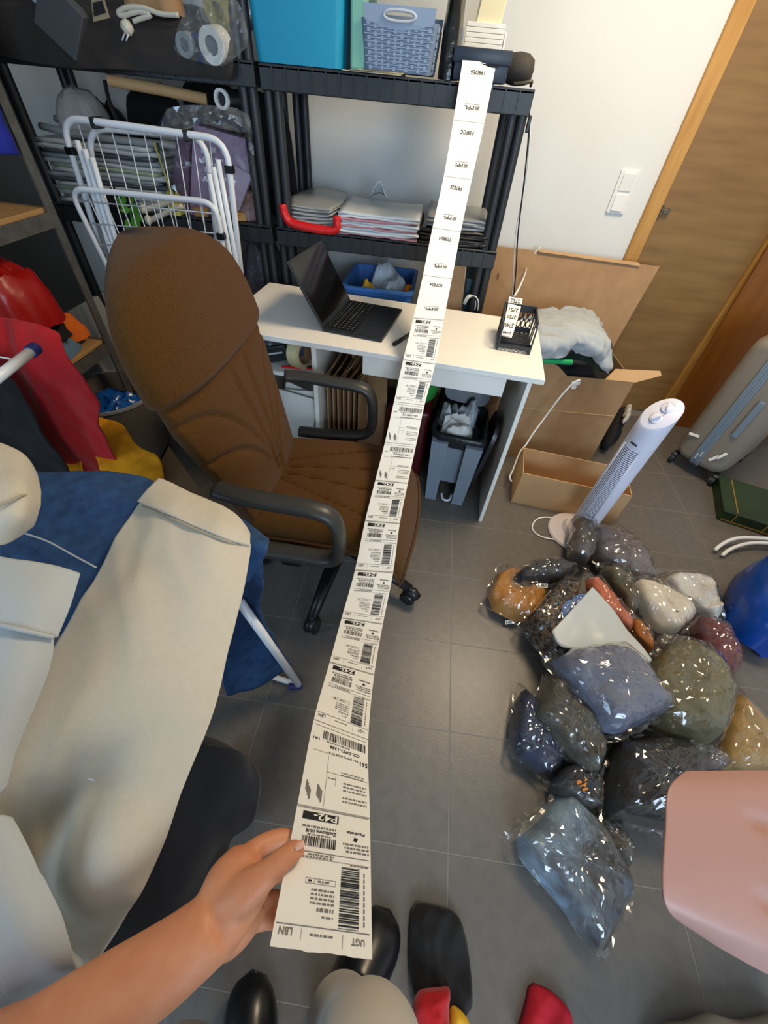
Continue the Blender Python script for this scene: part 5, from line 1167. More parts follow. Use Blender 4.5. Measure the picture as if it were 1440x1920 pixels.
# tower fan
fb = Vector((0.854,1.363,0.05)); ft = Vector((0.85,1.319,0.68))
fb.z = .05
fan = thing('tower_fan', 'white tower fan with two dials on its slanted top', 'fan', (fb.x, fb.y, 0))
fa = (ft-fb).normalized(); FL = (ft-fb).length
view = Vector((-fb.x, -fb.y, 0)).normalized(); fx = (view-fa*view.dot(fa)).normalized(); fx = rz(-.35) @ fx; fx = (fx-fa*fx.dot(fa)).normalized(); fy = fa.cross(fx)    # fx faces the grille
FR = .054
def fp(a, z, r=FR): return fb+fx*(r*math.cos(a))+fy*(r*math.sin(a)*1.0)+fa*z
mat('fan_white', 'd4d3e2', .35)
m = MB(); nA = 40; rg = []
for j, z in enumerate((0, .02, .10, .2, .3, .4, .5, FL-.08)): rg.append([fp(2*PI*k/nA, z) for k in range(nA)])
tilt = .045
rg.append([fp(2*PI*k/nA, FL-tilt*math.cos(2*PI*k/nA+.25), FR*.99) for k in range(nA)])
rg.append([fp(2*PI*k/nA, FL+.003-tilt*.92*math.cos(2*PI*k/nA+.25), FR*.93) for k in range(nA)])
vs = m.grid(rg, closed_v=True); m.bm.faces.new(vs[-1]); m.bm.faces.new(vs[0][::-1]); m.build('body', 'fan_white', fan, smooth=40)
MB().lathe((fb.x-.02, fb.y-.01, 0), [(.118, 0), (.125, .006), (.12, .014), (.07, .028), (.056, .05)], seg=48).build('base', mat('fan_base', 'c9c0c2', .4), fan, smooth=40)
# grille: louvre slats over a dark opening, two columns
m = MB(); m.grid([[fp(a, z, FR+.0006) for a in [-.62+1.24*k/16 for k in range(17)]] for z in (.115, FL-.135)]); m.build('grille_opening', 'black_matte', fan)
ns = 44; z0, z1 = .118, FL-.138
for k in range(ns+1):
    z = z0+(z1-z0)*k/ns
    m = MB(); m.grid([[fp(a, z+dz, FR+.0012+e) for a in [-.62+1.24*i/14 for i in range(15)]] for dz, e in ((-.0026, 0), (-.001, .0012), (.0022, .0012), (.0034, 0))]); m.build('slat', 'fan_white', fan, smooth=True)
m = MB(); m.grid([[fp(a, z, FR+.003) for a in (-.02, .0, .06, .08)] for z in (z0, z1)]); m.build('grille_rib', 'fan_white', fan)
for a in (-.63, .63): m = MB(); m.tube([fp(a, z0-.004, FR+.001), fp(a, z1+.004, FR+.001)], .003, 8); m.build('grille_edge', 'fan_white', fan, smooth=True)
m = MB(); f_ = lambda x, y: fp(-.25+.50*x, FL-.118+.009*y, FR+.0012)
for k in range(7): m.quad(f_(k/7, 0), f_((k+.72)/7, 0), f_((k+.72)/7, 1), f_(k/7, 1))
m.build('maker_name', 'ink', fan, fix=False)
tn = (fa+fx*(tilt/FR)*.97).normalized(); tcn = fb+fa*(FL+.004)
tx = fy; ty = tn.cross(tx)
for q_ in (-1, 1):
    cc = tcn+ty*(.024*q_)
    kb = MB().lathe(cc, [(.019, 0), (.019, .003), (.017, .004), (.001, .0045)], seg=32, axis=tn).build('dial', 'fan_white', fan, smooth=40)
    MB().lathe(cc, [(.020, .0002), (.0212, .0002), (.0212, .0012), (.020, .0012), (.020, .0002)], seg=32, axis=tn, cap=False).build('dial_ring', mat('dial_grey', '8c8a92', .5) if q_ < 0 else 'dial_grey', kb, smooth=40)
    Mt = Matrix((tx, ty, tn)).transposed()
    MB().box(cc+tn*.010, (.006, .030, .012), rot=Mt @ rz(.5*q_), bev=.002, seg=2).build('dial_grip', 'fan_white', kb)
tag(MB().tube([(0.753,1.43,0.005),(0.706,1.428,0.005),(0.662,1.405,0.005),(0.634,1.352,0.005),(0.645,1.313,0.005),(0.681,1.294,0.005),(0.73,1.29,0.005)], .0038, 8, res=6).build('fan_cable', 'white_plastic', smooth=True), 'loop of white cable on the floor beside the fan base', 'cable')
# grey suitcase
w0, w1 = Vector((1.488,2.016,0)), Vector((1.654,1.838,0))
es = (w1-w0).normalized(); en = Vector((es.y, -es.x, 0))      # en faces the room
if en.dot(Vector((-1, -1, 0))) < 0: en = -en
SWt = .27; SHh = .74
so = (w0+w1)/2-es*SWt/2
su = thing('suitcase', 'grey hard-shell suitcase standing upright on wheels beside the wooden panel', 'suitcase', so+es*SWt/2-en*.22)
def sp3(u, n_, z): return so+es*u-en*n_+Vector((0, 0, z))       # n_ = depth away from the room
def shell(u0, u1, name):
    rings = []; D1 = .47; r = .05; n = 8
    def prof(u, inset):
        out = []
        for qa, qz, a0_ in ((1, 1, 0), (-1, 1, PI/2), (-1, -1, PI), (1, -1, 3*PI/2)):
            for k in range(n+1):
                a = a0_+PI/2*k/n
                out.append(sp3(u, D1/2+qa*(D1/2-inset-r)+r*math.cos(a), .065+(SHh-.065)/2+qz*((SHh-.065)/2-inset-r)+r*math.sin(a)))
        return out
    s_ = 1 if u1 > u0 else -1; L_ = abs(u1-u0)
    for t_, i_ in ((0, 0), (.55, .002), (.8, .014), (.93, .032), (1, .06)): rings.append(prof(u0+s_*L_*t_, i_))
    m = MB(); vs = m.grid(rings, closed_v=True); m.bm.faces.new(vs[-1]); m.bm.faces.new(vs[0]); return m.build(name, 'suit_grey', su, smooth=40)
shell(SWt*.40, 0, 'shell'); shell(SWt*.52, SWt, 'shell')
for u in (SWt*.40, SWt*.435, SWt*.48, SWt*.52):
    r = .05; D1 = .47; pr_ = []
    for qa, qz, a0_ in ((1, 1, 0), (-1, 1, PI/2), (-1, -1, PI), (1, -1, 3*PI/2)):
        for k in range(7):
            a = a0_+PI/2*k/6; pr_.append(sp3(u, D1/2+qa*(D1/2-r)+(r+.002)*math.cos(a), .065+(SHh-.065)/2+qz*((SHh-.065)/2-r)+(r+.002)*math.sin(a)))
    MB().tube(pr_, .008, 8, closed=True).build('zip_band', 'zip_grey', su, smooth=True)
for k in range(2): MB().box(sp3(SWt*(.44+.05*k), -.012, .13+.02*k), (.006, .004, .03), rot=rz(math.atan2(es.y, es.x)), bev=.001).build('zip_puller', 'wire', su)
RSu = rz(math.atan2(es.y, es.x))
MB().box(sp3(SWt*.72, -.005, .40), (.028, .012, .20), rot=RSu, bev=.005, seg=2).build('side_handle', 'zip_grey', su)
for (u, z, a) in ((SWt*.17, .22, 1.4), (SWt*.70, .16, .5), (SWt*.78, .19, .4)):
    MB().box(sp3(u, -.004, z), (.014, .004, .05), rot=RSu @ ry(a), bev=.001).build('sticker', 'white_paper', su)
for u in (.02, SWt-.02):
    for n_ in (.04, .42):
        m = MB(); m.lathe(sp3(u, n_, .03)-es*.012, [(.004, 0), (.028, .001), (.03, .006), (.03, .018), (.028, .023), (.004, .024)], seg=24, axis=es); wb = m.build('wheel', 'black_plastic', su, smooth=40)
        MB().lathe(sp3(u, n_, .03)-es*.014, [(.001, 0), (.016, 0), (.016, .002), (.001, .002)], seg=20, axis=es).build('hub', 'wire', wb, smooth=40)
        MB().box(sp3(u, n_+.004, .058), (.03, .05, .024), rot=RSu, bev=.005).build('wheel_housing', 'black_plastic', su)
MB().box(sp3(SWt/2, .08, .062), (SWt*.9, .05, .02), rot=RSu, bev=.006).build('base_bumper', 'black_plastic', su)
# dark green worn crate
g0, g1 = Vector((1.594,1.587,0)), Vector((1.812,1.513,0))
gd = (g1-g0).normalized(); gn = Vector((-gd.y, gd.x, 0)); g0t = g0
if gn.y < 0: gn = -gn
t = thing('green_crate', 'dark green worn metal box on the floor in front of the suitcase', 'crate', g0+gd*.25+gn*.12); RG = rz(math.atan2(gd.y, gd.x))
def gp(u, v, z): return g0+gd*u+gn*v+Vector((0, 0, z))
MB().box(gp(.3, .15, .03), (.60, .30, .06), rot=RG, bev=.004).build('crate_body', 'green_worn', t)
MB().box(gp(.3, .15, .0635), (.61, .31, .007), rot=RG, bev=.003).build('crate_lid', 'green_worn', t)
for u in (.055, .19, .33, .47): MB().box(gp(u, -.0065, .035), (.005, .003, .055), rot=RG).build('edge_strip', 'rust', t)
MB().box(gp(.3, -.0015, .012), (.58, .003, .006), rot=RG).build('edge_strip', 'rust', t)
MB().box(gp(.057, .15, .0675), (.006, .28, .002), rot=RG).build('edge_strip', 'rust', t)
# white bent tubes and blue bag at the right edge
t = thing('white_tube_stand', 'white bent tubes of a small stand at the right picture edge', 'stand', (1.675,1.44,0))
MB().tube([(1.474,1.349,0.02),(1.507,1.379,0.03),(1.565,1.414,0.04),(1.635,1.431,0.05),(1.817,1.452,0.05)], .0085, 10, res=6).build('bent_tube', 'white_tube', t, smooth=True)
MB().tube([(1.499,1.326,0.015),(1.541,1.36,0.025),(1.603,1.392,0.035),(1.684,1.416,0.04),(1.838,1.431,0.04)], .0085, 10, res=6).build('bent_tube', 'white_tube', t, smooth=True)
MB().tube([(1.828,1.494,0.05),(1.817,1.452,0.05),(1.816,1.412,0.05)], .0085, 10).build('cross_tube', 'white_tube', t, smooth=True)
o = blob([Vector(p) for p in [(1.388,1.122,0.04),(1.307,0.935,0.04),(1.329,0.839,0.04),(1.399,0.803,0.04),(1.568,0.866,0.04),(1.787,1.137,0.04),(1.785,1.333,0.04),(1.559,1.258,0.04)]], .22, nr=22, na=80, wr=.012, wf=9, seed=111, low=.04, edge=3, fo=.035, ff=13, fa=1.0, fmin=.8).build('blue_bag', 'blue_bag', smooth=40)
tag(o, 'large shiny blue plastic bag at the right picture edge', 'bag')
# pink plastic chair in the right foreground
pk = thing('pink_chair', 'pale pink moulded plastic chair in the right foreground, seat towards the middle', 'chair', (.72, .10, 0))
PZ = .50
R0 = [(0.638,0.259,0.5),(0.732,0.273,0.5),(0.823,0.286,0.5),(0.947,0.301,0.5)]
R1 = [(0.582,0.219,0.515),(0.677,0.23,0.515),(0.79,0.246,0.515),(0.911,0.262,0.515)]
R2 = [(0.551,0.148,0.515),(0.648,0.161,0.515),(0.754,0.175,0.515),(0.866,0.19,0.515)]
R3 = [(0.526,0.081,0.51),(0.619,0.086,0.51),(0.717,0.099,0.51),(0.822,0.112,0.51)]
R4 = [(0.533,0.044,0.49),(0.609,0.033,0.49),(0.694,0.026,0.49),(0.786,0.025,0.49)]
R5 = [(0.592,0.028,0.44),(0.643,0.007,0.44),(0.711,-0.014,0.44),(0.794,-0.03,0.44)]
EXT = ((.25, .50), (.235, .515), (.17, .515), (.06, .51), (-.02, .49), (-.085, .44))
G = sheet([list(r)+[(1.10, y, z)] for r, (y, z) in zip([R0, R1, R2, R3, R4, R5], EXT)], 12, 8)
def notch(p, c, a, l, w_):
    d = Vector((math.cos(a), math.sin(a))); q_ = Vector((p.x-c[0], p.y-c[1])); u = q_.dot(d); v = q_.dot(Vector((-d.y, d.x)))
    return max(0, 1-(v/w_)**2)*(1/(1+math.exp(-(u)/.006))) if abs(v) < w_ else 0
N1, N2 = (0.721,0.19,0.515), (0.687,0.082,0.51)
G = [[p-Vector((0, 0, .012*notch(p, N1, -.15, .1, .016)+.012*notch(p, N2, -.35, .1, .014))) for p in r] for r in G]
m = MB(); m.grid(G); o = m.build('seat_shell', 'pink_plastic', pk, smooth=True)
md = o.modifiers.new('t', 'SOLIDIFY'); md.thickness = .006; md.offset = -1
md = o.modifiers.new('s', 'SUBSURF'); md.levels = 1; md.render_levels = 1
for (x, y) in ((.88, .18), (.88, .05), (1.03, .19), (1.03, .04)):
    MB().tube([(x, y, .49), (x+.14, y+(.05 if y > .1 else .01), .0)], [.018, .014], 12).build('leg', 'pink_plastic', pk, smooth=True)
# ================================================================ pile of wrapped garments on the floor
mat('g_tan', 'a9732f', .9, col2='b98245', nscale=14, bump=.2, bscale=200); mat('g_black', '2a2a2e', .9, col2='36363b', nscale=20, bump=.2, bscale=120)
mat('g_leopard', '6f5c46', .95, col2='221d1a', nscale=75, bump=.4, bscale=160, lo=.44, hi=.56); mat('g_smoke', '5a5352', .6, col2='423d3c', nscale=18)
mat('g_greybrown', '6d6467', .85, col2='5b5356', nscale=12, bump=.1, bscale=100); mat('g_olive_dark', '5d5846', .9, col2='4a4737', nscale=30); mat('g_salmon', 'b9674c', .85)
mat('g_blue', '5f83c4', .9); mat('g_white_dots', 'cfc6bb', .9, col2='4a3634', nscale=26, lo=.70, hi=.73, detail=1); mat('g_white', 'cfccc8', .9, col2='bdb9b6', nscale=14)
mat('g_rust', 'a9672c', .85); mat('g_slate', '757c94', .85, col2='656c84', nscale=10, bump=.1, bscale=100); mat('g_olive', '6f6a50', .9, col2='625d45', nscale=8, bump=.1, bscale=100)
mat('g_maroon', '5c2c34', .9, col2='6b363d', nscale=20); mat('g_sand', '96794a', .9, col2='a38656', nscale=10); mat('g_greyblack', '575349', .9, col2='46433c', nscale=16)
mat('g_navy', '363c52', .9, col2='2c3146', nscale=12); mat('g_dark', '232326', .85); mat('g_steel', '7d93a6', .8, col2='4a4c52', nscale=5, lo=.42, hi=.58); mat('g_milk', 'c3c8cb', .5)
def number_tag(p, parent, text, ang, w_=.042, up=(0, 0, 1), tilt=None):
    R = rz(ang) @ (rx(tilt) if tilt else Matrix.Identity(3)); p = Vector(p)
    MB().box(p, (w_, .016, .0012), rot=R).build('number_sticker', 'white_paper', parent)
    m = MB(); f = lambda x, y: p+R @ Vector(((x-.5)*w_*.8, (y-.5)*.010, .0009)); write(m, text, f, 0, 1, 0, 1); m.build('number', 'ink', parent, fix=False)['kind'] = 'stuff'
def film_shell(ps, T, seed, grow, edge, nr=22, na=90, jit=.0012):
    """taut creased film bag: sharp creases over the garment, flat crinkled border round it"""
    rnd_ = random.Random(seed); b = ring_of(ps, na, 0); c = sum(b, Vector())/na; rows = []; g = grow+.05; fa_ = rnd_.uniform(0, 3.1)
    zb = min(p.z for p in ps)
    for i in range(1, nr+1):
        r = i/nr*g; row = []
        for k in range(na):
            q = c.lerp(b[k], r); rr = min(1., i/nr*g/1.02)
            h = T*max(0., 1-rr**edge)**.5
            t = (b[(k+1) % na]-b[k-1]).normalized()
            cr = .016*max(-.2, folds(q, 9, seed, fa_, .2))+.010*max(-.2, folds(q, 19, seed+3, fa_+1.4, .3))+rnd_.uniform(-jit, jit)
            if r > 1.0: cr = abs(cr)*.8+.004
            if i == nr: q = q+(q-c).normalized()*(.010*nz(q, 40, seed+2))
            row.append(q+t*rnd_.uniform(-.002, .002)+Vector((0, 0, h+cr)))
        rows.append(row)
    m = MB(); vs = [[m.bm.verts.new(p) for p in r] for r in rows]
    cv = m.bm.verts.new(c+Vector((0, 0, T+.004)))
    for k in range(na):
        m.bm.faces.new((cv, vs[0][k], vs[0][(k+1) % na]))
        for i in range(nr-1):
            q4 = (vs[i][k], vs[i+1][k], vs[i+1][(k+1) % na], vs[i][(k+1) % na])
            if (i+k) % 2: m.bm.faces.new(q4[:3]); m.bm.faces.new((q4[0], q4[2], q4[3]))
            else: m.bm.faces.new((q4[0], q4[1], q4[3])); m.bm.faces.new(q4[1:])
    return m
def package(label, poly, T, gm, seed, fm='clear_film', over=1.07, wr=.006, wf=9., rid=.0, frid=.022, ff=26., fl_wr=.010, name='wrapped_garment', edge=5., num=None, fnr=17, fna=68, fo=.020, gff=15.):
    ps = [Vector(p) for p in poly]; c = sum(ps, Vector())/len(ps); zb = min(p.z for p in ps)
    t = thing(name, label, 'wrapped garment', (c.x, c.y, zb), None)
    blob(ps, T*.9, 20, 84, edge, wr=wr, wf=wf, seed=seed, rnd=1, rid=rid, rf=wf, low=.01, fo=fo, ff=gff, fa=seed*1.3).build('garment', gm, t, smooth=40)
    if fm:
        film_shell([p+Vector((0, 0, -.002)) for p in ps], T+.010, seed+50, over, edge*.8, fnr, fna).build('film', fm, t, smooth=False)
        a, b = ps[0], ps[1]; k = 14; out = ((a+b)/2-c); out.z = 0; out.normalize(); rows = []
        for q_ in range(3): rows.append([a.lerp(b, i/k)+out*(.004+.012*q_)+Vector((0, 0, .010+.010*nz((i*.7, q_*1.3, seed), 1.1, seed)+.003*q_)) for i in range(k+1)])
        m = MB(); m.grid(rows); m.build('bag_seam', fm, t)
    return t
P1 = package('tan garment in clear film at the left tip of the pile of packages', [(0.445,1.046,0.03),(0.59,1.031,0.03),(0.644,0.95,0.03),(0.53,0.796,0.03),(0.374,0.868,0.03)], .07, 'g_tan', 1)
number_tag((0.478,0.818,0.022), P1, '1497', .30, tilt=.9)
P2 = package('black fluffy garment in clear film lying on the tan one', [(0.479,0.974,0.09),(0.538,1.031,0.09),(0.664,1.08,0.09),(0.746,1.051,0.09),(0.669,0.979,0.09),(0.495,0.929,0.09)], .06, 'g_black', 2, wr=.012, wf=30)
number_tag((0.587,0.944,0.11), P2, '1480', .12, tilt=.7)
P3 = package('speckled brown and black fluffy garment in clear film', [(0.656,0.987,0.07),(0.742,0.992,0.07),(0.676,0.794,0.07),(0.596,0.66,0.07),(0.568,0.671,0.07),(0.496,0.782,0.07)], .09, 'g_leopard', 3, wr=.012, wf=26)
P4 = package('smoky crumpled film bag wrapped round the foot of the tower fan', [(0.781,1.34,0.06),(0.87,1.367,0.06),(0.865,1.213,0.06),(0.805,1.088,0.06),(0.732,1.126,0.06)], .09, 'g_smoke', 4, wr=.02, wf=26, frid=.03)
P5 = package('large grey-brown garment in clear film at the top of the pile', [(0.85,1.319,0.05),(0.99,1.339,0.05),(1.063,1.257,0.05),(1.086,1.145,0.05),(1.092,1.075,0.05),(1.006,1.063,0.05),(0.886,1.11,0.05),(0.846,1.153,0.05)], .08, 'g_greybrown', 5)
P6 = package('dark olive garment below the large grey-brown one', [(0.828,1.071,0.09),(0.906,1.09,0.09),(0.947,0.989,0.09),(0.933,0.874,0.09),(0.886,0.862,0.09),(0.855,0.973,0.09)], .07, 'g_olive_dark', 6, wr=.012, wf=22)
P7 = package('salmon pink garment strip beside the milky bag', [(0.752,0.987,0.11),(0.797,1.01,0.11),(0.847,0.9,0.11),(0.89,0.808,0.11),(0.854,0.77,0.11),(0.777,0.855,0.11)], .05, 'g_salmon', 7, fm='clear_film', frid=.01)
P8 = package('small light blue garment peeping out left of the milky bag', [(0.611,0.82,0.13),(0.659,0.873,0.13),(0.73,0.912,0.13),(0.728,0.869,0.13),(0.638,0.782,0.13),(0.604,0.781,0.13)], .03, 'g_blue', 8, frid=.008, wr=.01, wf=30)
P9 = package('white garment with dark dots in clear film', [(0.956,1.036,0.09),(1.029,1.038,0.09),(1.15,0.946,0.09),(1.15,0.9,0.09),(1.043,0.805,0.09),(0.981,0.821,0.09),(0.942,0.916,0.09)], .07, 'g_white_dots', 9, frid=.012)
P10 = package('plain white garment in clear film at the upper right of the pile', [(1.117,1.122,0.05),(1.317,1.146,0.05),(1.333,1.08,0.05),(1.297,0.928,0.05),(1.215,0.956,0.05),(1.157,1.014,0.05)], .05, 'g_white', 10, frid=.012)
P11 = package('small rust brown garment below the salmon one', [(0.877,0.839,0.12),(0.912,0.828,0.12),(0.93,0.777,0.12),(0.925,0.717,0.12),(0.899,0.713,0.12),(0.875,0.768,0.12)], .03, 'g_rust', 11, frid=.006)
P12 = thing('milky_bag', 'flat milky white bag lying across the middle of the pile', 'bag', (0.747,0.764,0.17))
cloth([[*[(0.743,0.919,0.175),(0.77,0.882,0.175),(0.799,0.832,0.175),(0.826,0.765,0.175),(0.878,0.663,0.175)]], [*[(0.659,0.822,0.19),(0.7,0.797,0.19),(0.742,0.743,0.19),(0.784,0.702,0.19),(0.844,0.634,0.19)]], [*[(0.56,0.711,0.18),(0.583,0.66,0.18),(0.667,0.668,0.18),(0.755,0.674,0.18),(0.831,0.619,0.18)]]], 'bag_sheet', mat('milk_sheet', 'b9c0c4', .4), P12, 8, 8, wr=.006, wf=10, seed=12, th=.006)
P13 = package('large slate blue garment in very shiny clear film in the centre of the pile', [(0.545,0.612,0.14),(0.612,0.661,0.14),(0.782,0.706,0.14),(0.834,0.668,0.14),(0.872,0.57,0.14),(0.908,0.518,0.14),(0.827,0.482,0.14),(0.725,0.426,0.14),(0.671,0.427,0.14),(0.616,0.499,0.14)], .09, 'g_slate', 13, frid=.03, ff=20, wr=.008)
P14 = package('large round olive garment in clear film right of the slate blue one', [(0.917,0.698,0.1),(1.009,0.779,0.1),(1.1,0.773,0.1),(1.141,0.695,0.1),(1.137,0.607,0.1),(1.065,0.5,0.1),(1.012,0.448,0.1),(0.925,0.447,0.1),(0.849,0.484,0.1),(0.836,0.578,0.1)], .11, 'g_olive', 14, frid=.025, ff=18)
P15 = package('dark maroon garment in crinkled clear film at the right of the pile', [(1.18,0.932,0.05),(1.26,0.899,0.05),(1.269,0.794,0.05),(1.223,0.699,0.05),(1.169,0.664,0.05),(1.133,0.733,0.05),(1.135,0.835,0.05)], .09, 'g_maroon', 15, frid=.03, wr=.012, wf=22)
P16 = package('sand coloured garment in clear film half behind the pink chair', [(1.212,0.663,0.03),(1.257,0.613,0.03),(1.289,0.504,0.03),(1.248,0.411,0.03),(1.059,0.399,0.03),(1.091,0.491,0.03)], .07, 'g_sand', 16, frid=.012)
P17 = package('grey-black garment in clear film left of the slate blue one', [(0.566,0.611,0.08),(0.623,0.57,0.08),(0.696,0.437,0.08),(0.694,0.379,0.08),(0.652,0.317,0.08),(0.568,0.375,0.08),(0.499,0.451,0.08),(0.495,0.485,0.08)], .08, 'g_greyblack', 17, frid=.03, wr=.012, wf=20)
P18 = package('dark navy garment in clear film at the lower left of the pile', [(0.474,0.569,0.03),(0.519,0.524,0.03),(0.609,0.407,0.03),(0.605,0.363,0.03),(0.536,0.309,0.03),(0.424,0.363,0.03)], .07, 'g_navy', 18, frid=.02)
P19 = package('big black garment in shiny black-looking film at the bottom of the pile', [(0.721,0.416,0.06),(0.837,0.455,0.06),(1,0.456,0.06),(0.959,0.352,0.06),(0.846,0.226,0.06),(0.753,0.228,0.06),(0.668,0.232,0.06)], .10, 'g_dark', 19, frid=.03, ff=14, wr=.012)
P20 = package('black garment with a small orange print in clear film between navy and big black ones', [(0.578,0.343,0.04),(0.666,0.384,0.04),(0.685,0.318,0.04),(0.661,0.239,0.04),(0.577,0.252,0.04),(0.525,0.285,0.04)], .06, 'g_black', 20, frid=.02)
mat('orange_print', 'e08a1e', .5); oc = Vector((0.605,0.295,0.112))
m = MB(); m.lathe(oc+Vector((-.008, 0, 0)), [(.001, 0), (.008, 0), (.008, .001), (.001, .001)], seg=14); m.box(oc+Vector((.008, .004, 0)), (.006, .022, .001), rot=rz(-.5)); m.box(oc+Vector((.004, -.012, 0)), (.016, .005, .001), rot=rz(.4)); m.build('orange_logo', 'orange_print', P20)['kind'] = 'stuff'
P21 = package('separate steel blue garment in very shiny clear film at the bottom below the pile', [(0.409,0.149,0.02),(0.489,0.212,0.02),(0.574,0.295,0.02),(0.62,0.26,0.02),(0.671,0.23,0.02),(0.726,0.114,0.02),(0.703,0.071,0.02),(0.603,-0.033,0.02),(0.587,-0.018,0.02),(0.534,0.04,0.02)], .075, 'g_steel', 21, frid=.03, ff=22, over=1.04)
P22 = package('dark garment in clear film underneath between the big black and the steel blue ones', [(0.647,0.24,0.01),(0.722,0.238,0.01),(0.745,0.171,0.01),(0.716,0.134,0.01),(0.676,0.173,0.01)], .05, 'g_greyblack', 22, frid=.02)
P23 = package('small clear empty bag beside the sand coloured garment', [(1.002,0.447,0.05),(1.062,0.473,0.05),(1.094,0.428,0.05),(1.063,0.401,0.05),(1,0.401,0.05)], .03, 'g_greybrown', 23, frid=.02)
P24 = package('rust and black garment end sticking out between white and olive ones', [(0.968,0.807,0.07),(1.058,0.805,0.07),(1.014,0.745,0.07),(0.944,0.73,0.07)], .05, 'g_smoke', 24, frid=.02)
# ================================================================ near left: drying rack with laundry
rk = thing('wing_drying_rack', 'white standing drying rack with blue end caps under the beige laundry', 'drying rack', (-.5, .4, 0))
fa_, fb_ = Vector((-0.551,0.513,0.014)), Vector((-0.252,0.472,0.014))
MB().tube([fa_+(fa_-fb_)*2.0, fa_, fb_], .009, 12).build('foot_bar', 'white_tube', rk, smooth=True)
ltop = Vector((-0.349,0.46,0.56))
MB().tube([fb_+Vector((0, 0, .006)), ltop], .0115, 14).build('leg', 'white_tube', rk, smooth=True)
ld = (ltop-fb_).normalized()
MB().tube([ltop-ld*.01, ltop+ld*.055], .0145, 14).build('blue_sleeve', 'blue_cap', rk, smooth=40)
MB().tube([fb_+Vector((-.03, -.008, -.003)), fb_+Vector((.012, .003, -.003))], .0125, 12).build('foot_cap', 'blue_cap', rk, smooth=40)
mq = ltop.lerp(fb_, .2); 
m = MB(); e1 = (fb_-ltop).normalized()
for k in range(3): m.box(mq+e1*.009*k+Vector((.001, -.010, .007)), (.008, .002, .002), rot=rz(.4*k))
m.build('print_mark', 'grey_ink', rk)['kind'] = 'stuff'
ta_, tb2 = Vector((-0.904,0.652,0.9)), Vector((-0.928,0.833,0.9))
MB().tube([ta_, tb2], .0115, 14).build('wing_tube', 'white_tube', rk, smooth=True)
td = (tb2-ta_).normalized(); MB().tube([tb2-td*.002, tb2+td*.022, tb2+td*.028], [.0145, .014, .008], 14).build('blue_cap', 'blue_cap', rk, smooth=40)
MB().tube([Vector((-1.016,0.798,0.9)), Vector((-0.939,0.791,0.9))], .002, 6).build('wire', 'wire', rk, smooth=True)
# rails that carry the laundry, hidden under it
for x0_, x1_ in (((-.62, .50), (-.33, .44)), ((-.60, .30), (-.30, .25)), ((-.58, .10), (-.30, .06))):
    MB().tube([(x0_[0], x0_[1], .725), (x1_[0], x1_[1], .725)], .006, 8).build('rail', 'white_tube', rk, smooth=True)
# jeans
t = thing('blue_jeans', 'blue denim jeans draped over the drying rack under the beige sweatshirt', 'jeans', (-0.356,0.473,0.77))
cloth([[(-0.836,0.536,0.79),(-0.762,0.547,0.79),(-0.678,0.56,0.79),(-0.589,0.568,0.79),(-0.5,0.554,0.79),(-0.381,0.515,0.79),(-0.296,0.494,0.79),(-0.241,0.455,0.79)], [(-0.782,0.479,0.8),(-0.711,0.486,0.8),(-0.629,0.494,0.8),(-0.543,0.496,0.8),(-0.456,0.476,0.8),(-0.352,0.454,0.8),(-0.277,0.448,0.8),(-0.229,0.432,0.8)], [(-0.73,0.404,0.785),(-0.671,0.421,0.785),(-0.597,0.435,0.785),(-0.518,0.443,0.785),(-0.444,0.443,0.785),(-0.347,0.435,0.785),(-0.273,0.429,0.785),(-0.235,0.42,0.785)], [(-0.675,0.319,0.765),(-0.618,0.335,0.765),(-0.548,0.347,0.765),(-0.477,0.359,0.765),(-0.422,0.387,0.765),(-0.338,0.402,0.765),(-0.281,0.412,0.765),(-0.249,0.422,0.765)], [(-0.628,0.233,0.73),(-0.57,0.243,0.73),(-0.503,0.253,0.73),(-0.44,0.273,0.73),(-0.404,0.31,0.73),(-0.369,0.36,0.73),(-0.312,0.394,0.73),(-0.272,0.413,0.73)]], 'legs', 'denim', t, 9, 9, wr=.008, wf=8, seed=121, th=.008, fo=.012, ff=8, fa=.3)
cloth([[(-0.333,0.415,0.765),(-0.283,0.417,0.765),(-0.244,0.431,0.765)], [(-0.339,0.396,0.64),(-0.318,0.46,0.64),(-0.267,0.455,0.64)], [(-0.416,0.417,0.46),(-0.373,0.498,0.46),(-0.308,0.478,0.46)], [(-0.45,0.416,0.26),(-0.389,0.498,0.26),(-0.3,0.496,0.26)], [(-0.434,0.38,0.12),(-0.344,0.419,0.12),(-0.275,0.496,0.12)]], 'hanging_leg', 'denim', t, 9, 9, wr=.006, wf=10, seed=122, th=.008, fo=.010, ff=10, fa=1.4)
for k, pts in enumerate(([(-0.659,0.387,0.805),(-0.607,0.377,0.805),(-0.55,0.358,0.805),(-0.495,0.34,0.805)], [(-0.625,0.531,0.8),(-0.613,0.557,0.8),(-0.589,0.555,0.8)])):
    MB().tube(pts, .0016, 6, res=5).build('seam_thread', 'thread', t, smooth=True)
